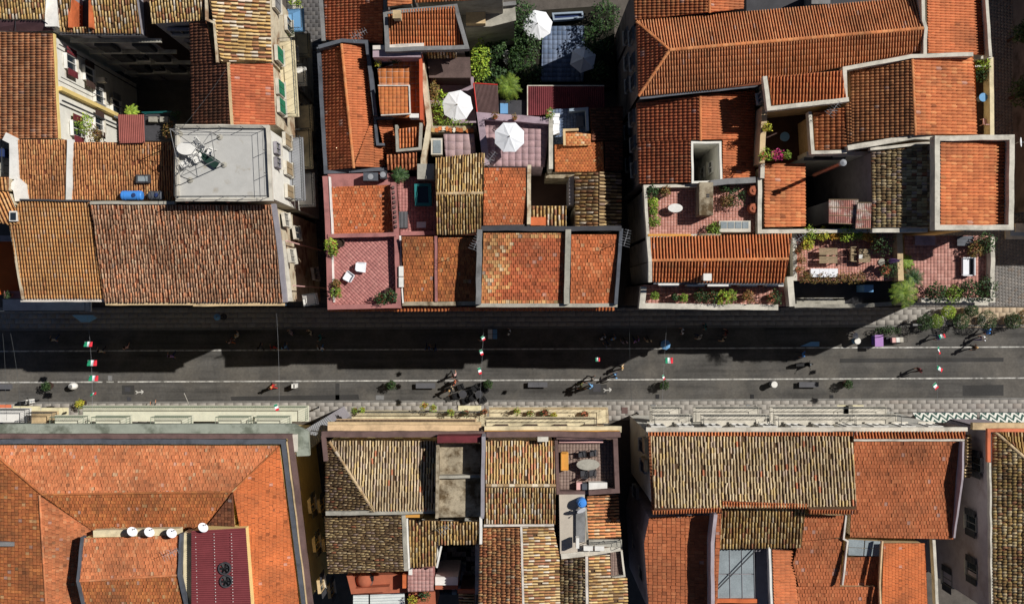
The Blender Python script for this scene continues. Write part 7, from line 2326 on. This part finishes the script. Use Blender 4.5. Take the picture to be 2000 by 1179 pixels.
MB().box((.05, 0, 1.01), (.1, .3, .02)).build('dark_mark', 'dgrey', o, local=True)
def scooter(label, x, y, rz, m, rider=None):
    o = thing('motor_scooter', label, 'scooter', P(x, y, 0), rz)
    MB().prism([(-.75, -.14, .3), (-.2, -.2, .28), (-.2, .2, .28), (-.75, .14, .3)], [(-.85, -.1, .68), (-.15, -.17, .7), (-.15, .17, .7), (-.85, .1, .68)]).build('rear_body', m, o, local=True)
    MB().box((.1, 0, .28), (.6, .34, .08)).build('floorboard', m, o, local=True)
    MB().prism([(.36, -.2, .3), (.5, -.16, .3), (.5, .16, .3), (.36, .2, .3)], [(.28, -.22, .95), (.4, -.14, .98), (.4, .14, .98), (.28, .22, .95)]).build('front_shield', m, o, local=True)
    MB().prism([(-.8, -.12, .7), (-.1, -.15, .72), (-.1, .15, .72), (-.8, .12, .7)], [(-.8, -.1, .8), (-.1, -.13, .8), (-.1, .13, .8), (-.8, .1, .8)]).build('seat', 'black', o, local=True)
    MB().tube([(.28, -.32, 1.05), (.36, 0, 1.02), (.28, .32, 1.05)], .022, 6).build('handlebar', 'black', o, local=True)
    for s in (-1, 1):
        MB().box((.3, s * .36, 1.18), (.03, .1, .07)).build('mirror', 'black', o, local=True)
    for px in (-.6, .62):
        w_ = MB().lathe([(.14, -.05), (.22, -.055), (.24, 0), (.22, .055), (.14, .05)], (px, 0, .24), 16, M=Matrix.Rotation(math.pi / 2, 3, 'X')).build('wheel', 'black', o, local=True)
        MB().lathe([(0, -.03), (.14, -.03), (.14, .03), (0, .03)], (px, 0, .24), 12, M=Matrix.Rotation(math.pi / 2, 3, 'X')).build('rim', 'metal', w_, local=True)
    MB().tube([(.62, 0, .3), (.4, 0, .95)], .04, 6).build('fork', 'metal', o, local=True)
    MB().box((.44, 0, .86), (.05, .16, .12)).build('headlight', 'glassgrey', o, local=True)
scooter('white motor scooter parked near the orange awning', 60, 783, .15, 'white')
scooter('black motor scooter with orange trim in the middle lane at the right', 1568, 711, .05, 'black')
o = thing('handcart', 'purple-topped vendor stall on wheels in the upper lane', 'stall', P(1707, 664, 0), .02)
MB().box((0, 0, 1.25), (.72, 1.0, .06)).build('canopy', 'violet', o, local=True)
MB().box((0, 0, .55), (.62, .85, .6)).build('cabinet', 'purple', o, local=True)
for sx in (-1, 1):
    for sy in (-1, 1):
        MB().box((sx * .3, sy * .42, .8), (.04, .04, .9)).build('post', 'metal', o, local=True)
    MB().lathe([(0, -.03), (.2, -.03), (.2, .03), (0, .03)], (sx * .2, .46, .2), 14, M=Matrix.Rotation(math.pi / 2, 3, 'X')).build('wheel', 'black', o, local=True)
o = thing('handcart', 'trolley with white boxes right of the purple stall', 'trolley', P(1745, 663, 0), .05)
MB().box((0, 0, .35), (1.5, .5, .06)).build('deck', 'dgrey', o, local=True)
for k, m in ((-.25, 'rose'), (.1, 'white'), (.42, 'plaster')):
    MB().box((k, 0, .6), (.3, .42, .44)).build('box', m, o, local=True)
MB().tube([(.74, -.2, .35), (.82, -.2, 1.0), (.82, .2, 1.0), (.74, .2, .35)], .02, 5).build('handle', 'black', o, local=True)
for sx in (-1, 1):
    for sy in (-1, 1):
        MB().lathe([(0, -.03), (.16, -.03), (.16, .03), (0, .03)], (sx * .6, sy * .24, .17), 12, M=Matrix.Rotation(math.pi / 2, 3, 'X')).build('wheel', 'black', o, local=True)
o = thing('market_boxes', 'blue-white crates stacked in the shaded upper lane', 'crates', P(962, 652, 0))
for k in range(4):
    MB().box(((k % 2 - .5) * .42, (k // 2 - .5) * .44, .2), (.38, .4, .38)).build('crate', 'bluecloth' if k % 2 else 'white', o, local=True)
o = thing('street_lamp', 'thin street lamp with a side arm by the purple stall', 'lamp', P(1765, 632, .09))
MB().tube([(0, 0, 0), (0, 0, 3.9), (-.1, 0, 4.1), (-.5, 0, 4.2)], [.06, .045, .04, .03], 8).build('pole', 'dgrey', o, local=True)
MB().box((-.65, 0, 4.2), (.4, .16, .08)).build('lantern', 'grey', o, local=True)
MB().lathe([(.14, 0), (.14, .2), (.07, .3)], (0, 0, 0), 10).build('base', 'dgrey', o, local=True)
o = thing('kerb_ramp', 'pale blue slab lying at the shade edge in the upper lane', 'slab', P(1583, 672, 0))
MB().prism([P(1563, 676, .0), P(1600, 676, 0), P(1600, 667, 0), P(1584, 667, 0)], [P(1563, 676, .03), P(1600, 676, .12), P(1600, 667, .12), P(1584, 667, .12)]).build('slab', 'bluecloth', o)
MB().tube([P(1600, 667, .1), P(1600, 676, .1)], .02, 4).build('edge', 'metal', o)
for lab, x, y in (('low black bollard on the south pavement left of centre', 622, 795), ('low black bollard on the south pavement, middle', 1074, 795), ('low black bollard on the south pavement right of centre', 1475, 793), ('low black bollard at the corner of the white balconies', 1244, 806)):
    o = thing('bollard', lab, 'bollard', P(x, y, .11), 0, 'black bollards')
    MB().lathe([(.09, 0), (.09, .1), (.06, .14), (.06, .75), (.08, .8), (.05, .9), (0, .92)], (0, 0, 0), 12).build('post', 'black', o, local=True)
    MB().lathe([(.075, .6), (.085, .63), (.075, .66)], (0, 0, 0), 12).build('ring', 'grey', o, local=True)
# ------------------------------------------------------------------ awnings along the south fronts
def awning(label, x0, x1, y0, y1, z0, z1, m, nrib=6):
    o = thing('shop_awning', label, 'awning', P((x0 + x1) / 2, y0, 0))
    W = [P(x0, y1, z1), P(x1, y1, z1), P(x1, y0, z0), P(x0, y0, z0)]
    MB().prism([v - Vector((0, 0, .03)) for v in W], W).build('cloth', m, o)
    V_ = [W[0] - Vector((0, 0, .25)), W[1] - Vector((0, 0, .25))]
    MB().add([W[0] - Vector((0, .01, 0)), W[1] - Vector((0, .01, 0)), V_[1], V_[0]], [(0, 1, 2, 3)]).build('valance', m, o)
    mb = MB()
    for k in range(3):
        mb.tube([W[0].lerp(W[1], k / 2) - Vector((0, 0, .05)), W[3].lerp(W[2], k / 2) - Vector((0, 0, .05))], .02, 4)
    mb.build('arm', 'metal', o)
awning('orange shop awning at the left edge of the south pavement', -20, 22, 809, 790, 3.4, 2.8, 'salmon')
awning('cream shop awning left of its pair at the south front', 25, 79, 810, 793, 3.4, 2.8, 'awning')
awning('cream shop awning right of its pair at the south front', 80, 134, 812, 796, 3.4, 2.8, 'awning')
awning('cream shop awning below the balcony flowers', 895, 940, 812, 792, 3.4, 2.8, 'awning')
awning('cream shop awning between the white balconies at the right', 1635, 1687, 812, 791, 3.4, 2.8, 'awning')
o = thing('shop_awning', 'grey-blue curved canopy below the green balcony', 'awning', P(415, 800, 0))
W = []
for k in range(9):
    a = k / 8
    W.append(P(375 + 82 * a, 803 - 8 * math.sin(math.pi * a), 2.9))
base = [P(457, 808, 3.2), P(375, 808, 3.2)]
MB().prism([v - Vector((0, 0, .04)) for v in W + base], W + base).build('cloth', 'lead', o)
MB().tube([P(372, 797, 3.2), P(360, 768, 5.5)], .03, 5).build('pole', 'white', o)
# chevron awning: flat print
m = bpy.data.materials.new('chevron_cloth')
m.use_nodes = True
nt = m.node_tree
N, Lk = nt.nodes, nt.links
geo = N.new('ShaderNodeNewGeometry')
sep = N.new('ShaderNodeSeparateXYZ')
Lk.new(geo.outputs['Position'], sep.inputs[0])
def mth(op, a, b=None):
    n = N.new('ShaderNodeMath')
    n.operation = op
    for i, v in enumerate((a, b)):
        if v is None:
            continue
        if hasattr(v, 'is_linked'):
            Lk.new(v, n.inputs[i])
        else:
            n.inputs[i].default_value = v
    return n.outputs[0]
zig = mth('PINGPONG', mth('MULTIPLY', sep.outputs[0], 1.0), .34)
band_ = mth('FRACT', mth('MULTIPLY', mth('ADD', sep.outputs[1], zig), 2.6))
msk = mth('GREATER_THAN', band_, .5)
mx = N.new('ShaderNodeMix')
mx.data_type = 'RGBA'
mx.inputs[6].default_value = (*lin((236, 236, 226)), 1)
mx.inputs[7].default_value = (*lin((62, 92, 84)), 1)
Lk.new(msk, mx.inputs[0])
Lk.new(mx.outputs[2], N['Principled BSDF'].inputs['Base Color'])
N['Principled BSDF'].inputs['Roughness'].default_value = .85
for lab, x0, x1 in (('green and white zigzag awning, the left length', 1782, 1908), ('green and white zigzag awning, the right length at the edge', 1914, 2040)):
    o = thing('shop_awning', lab, 'awning', P((x0 + x1) / 2, 815, 0))
    W = [P(x0, 805, 5.2), P(x1, 805, 5.2), P(x1, 826, 6.2), P(x0 + (12 if x0 < 1800 else 0), 824, 6.2)]
    MB().prism([v - Vector((0, 0, .03)) for v in W], W).build('cloth', m, o)
    MB().tube([W[0], W[1]], .04, 5).build('front_bar', 'dgrey', o)
    for a, b in ((0, 3), (1, 2)):
        MB().tube([W[a] - Vector((0, 0, .06)), W[b] - Vector((0, 0, .06))], .025, 4).build('arm', 'dgrey', o)
    for v in (W[0], W[1]):
        MB().tube([v, Vector((v.x, v.y - .6, 0.1))], .03, 5).build('post', 'dgrey', o)
bpy.context.view_layer.update()
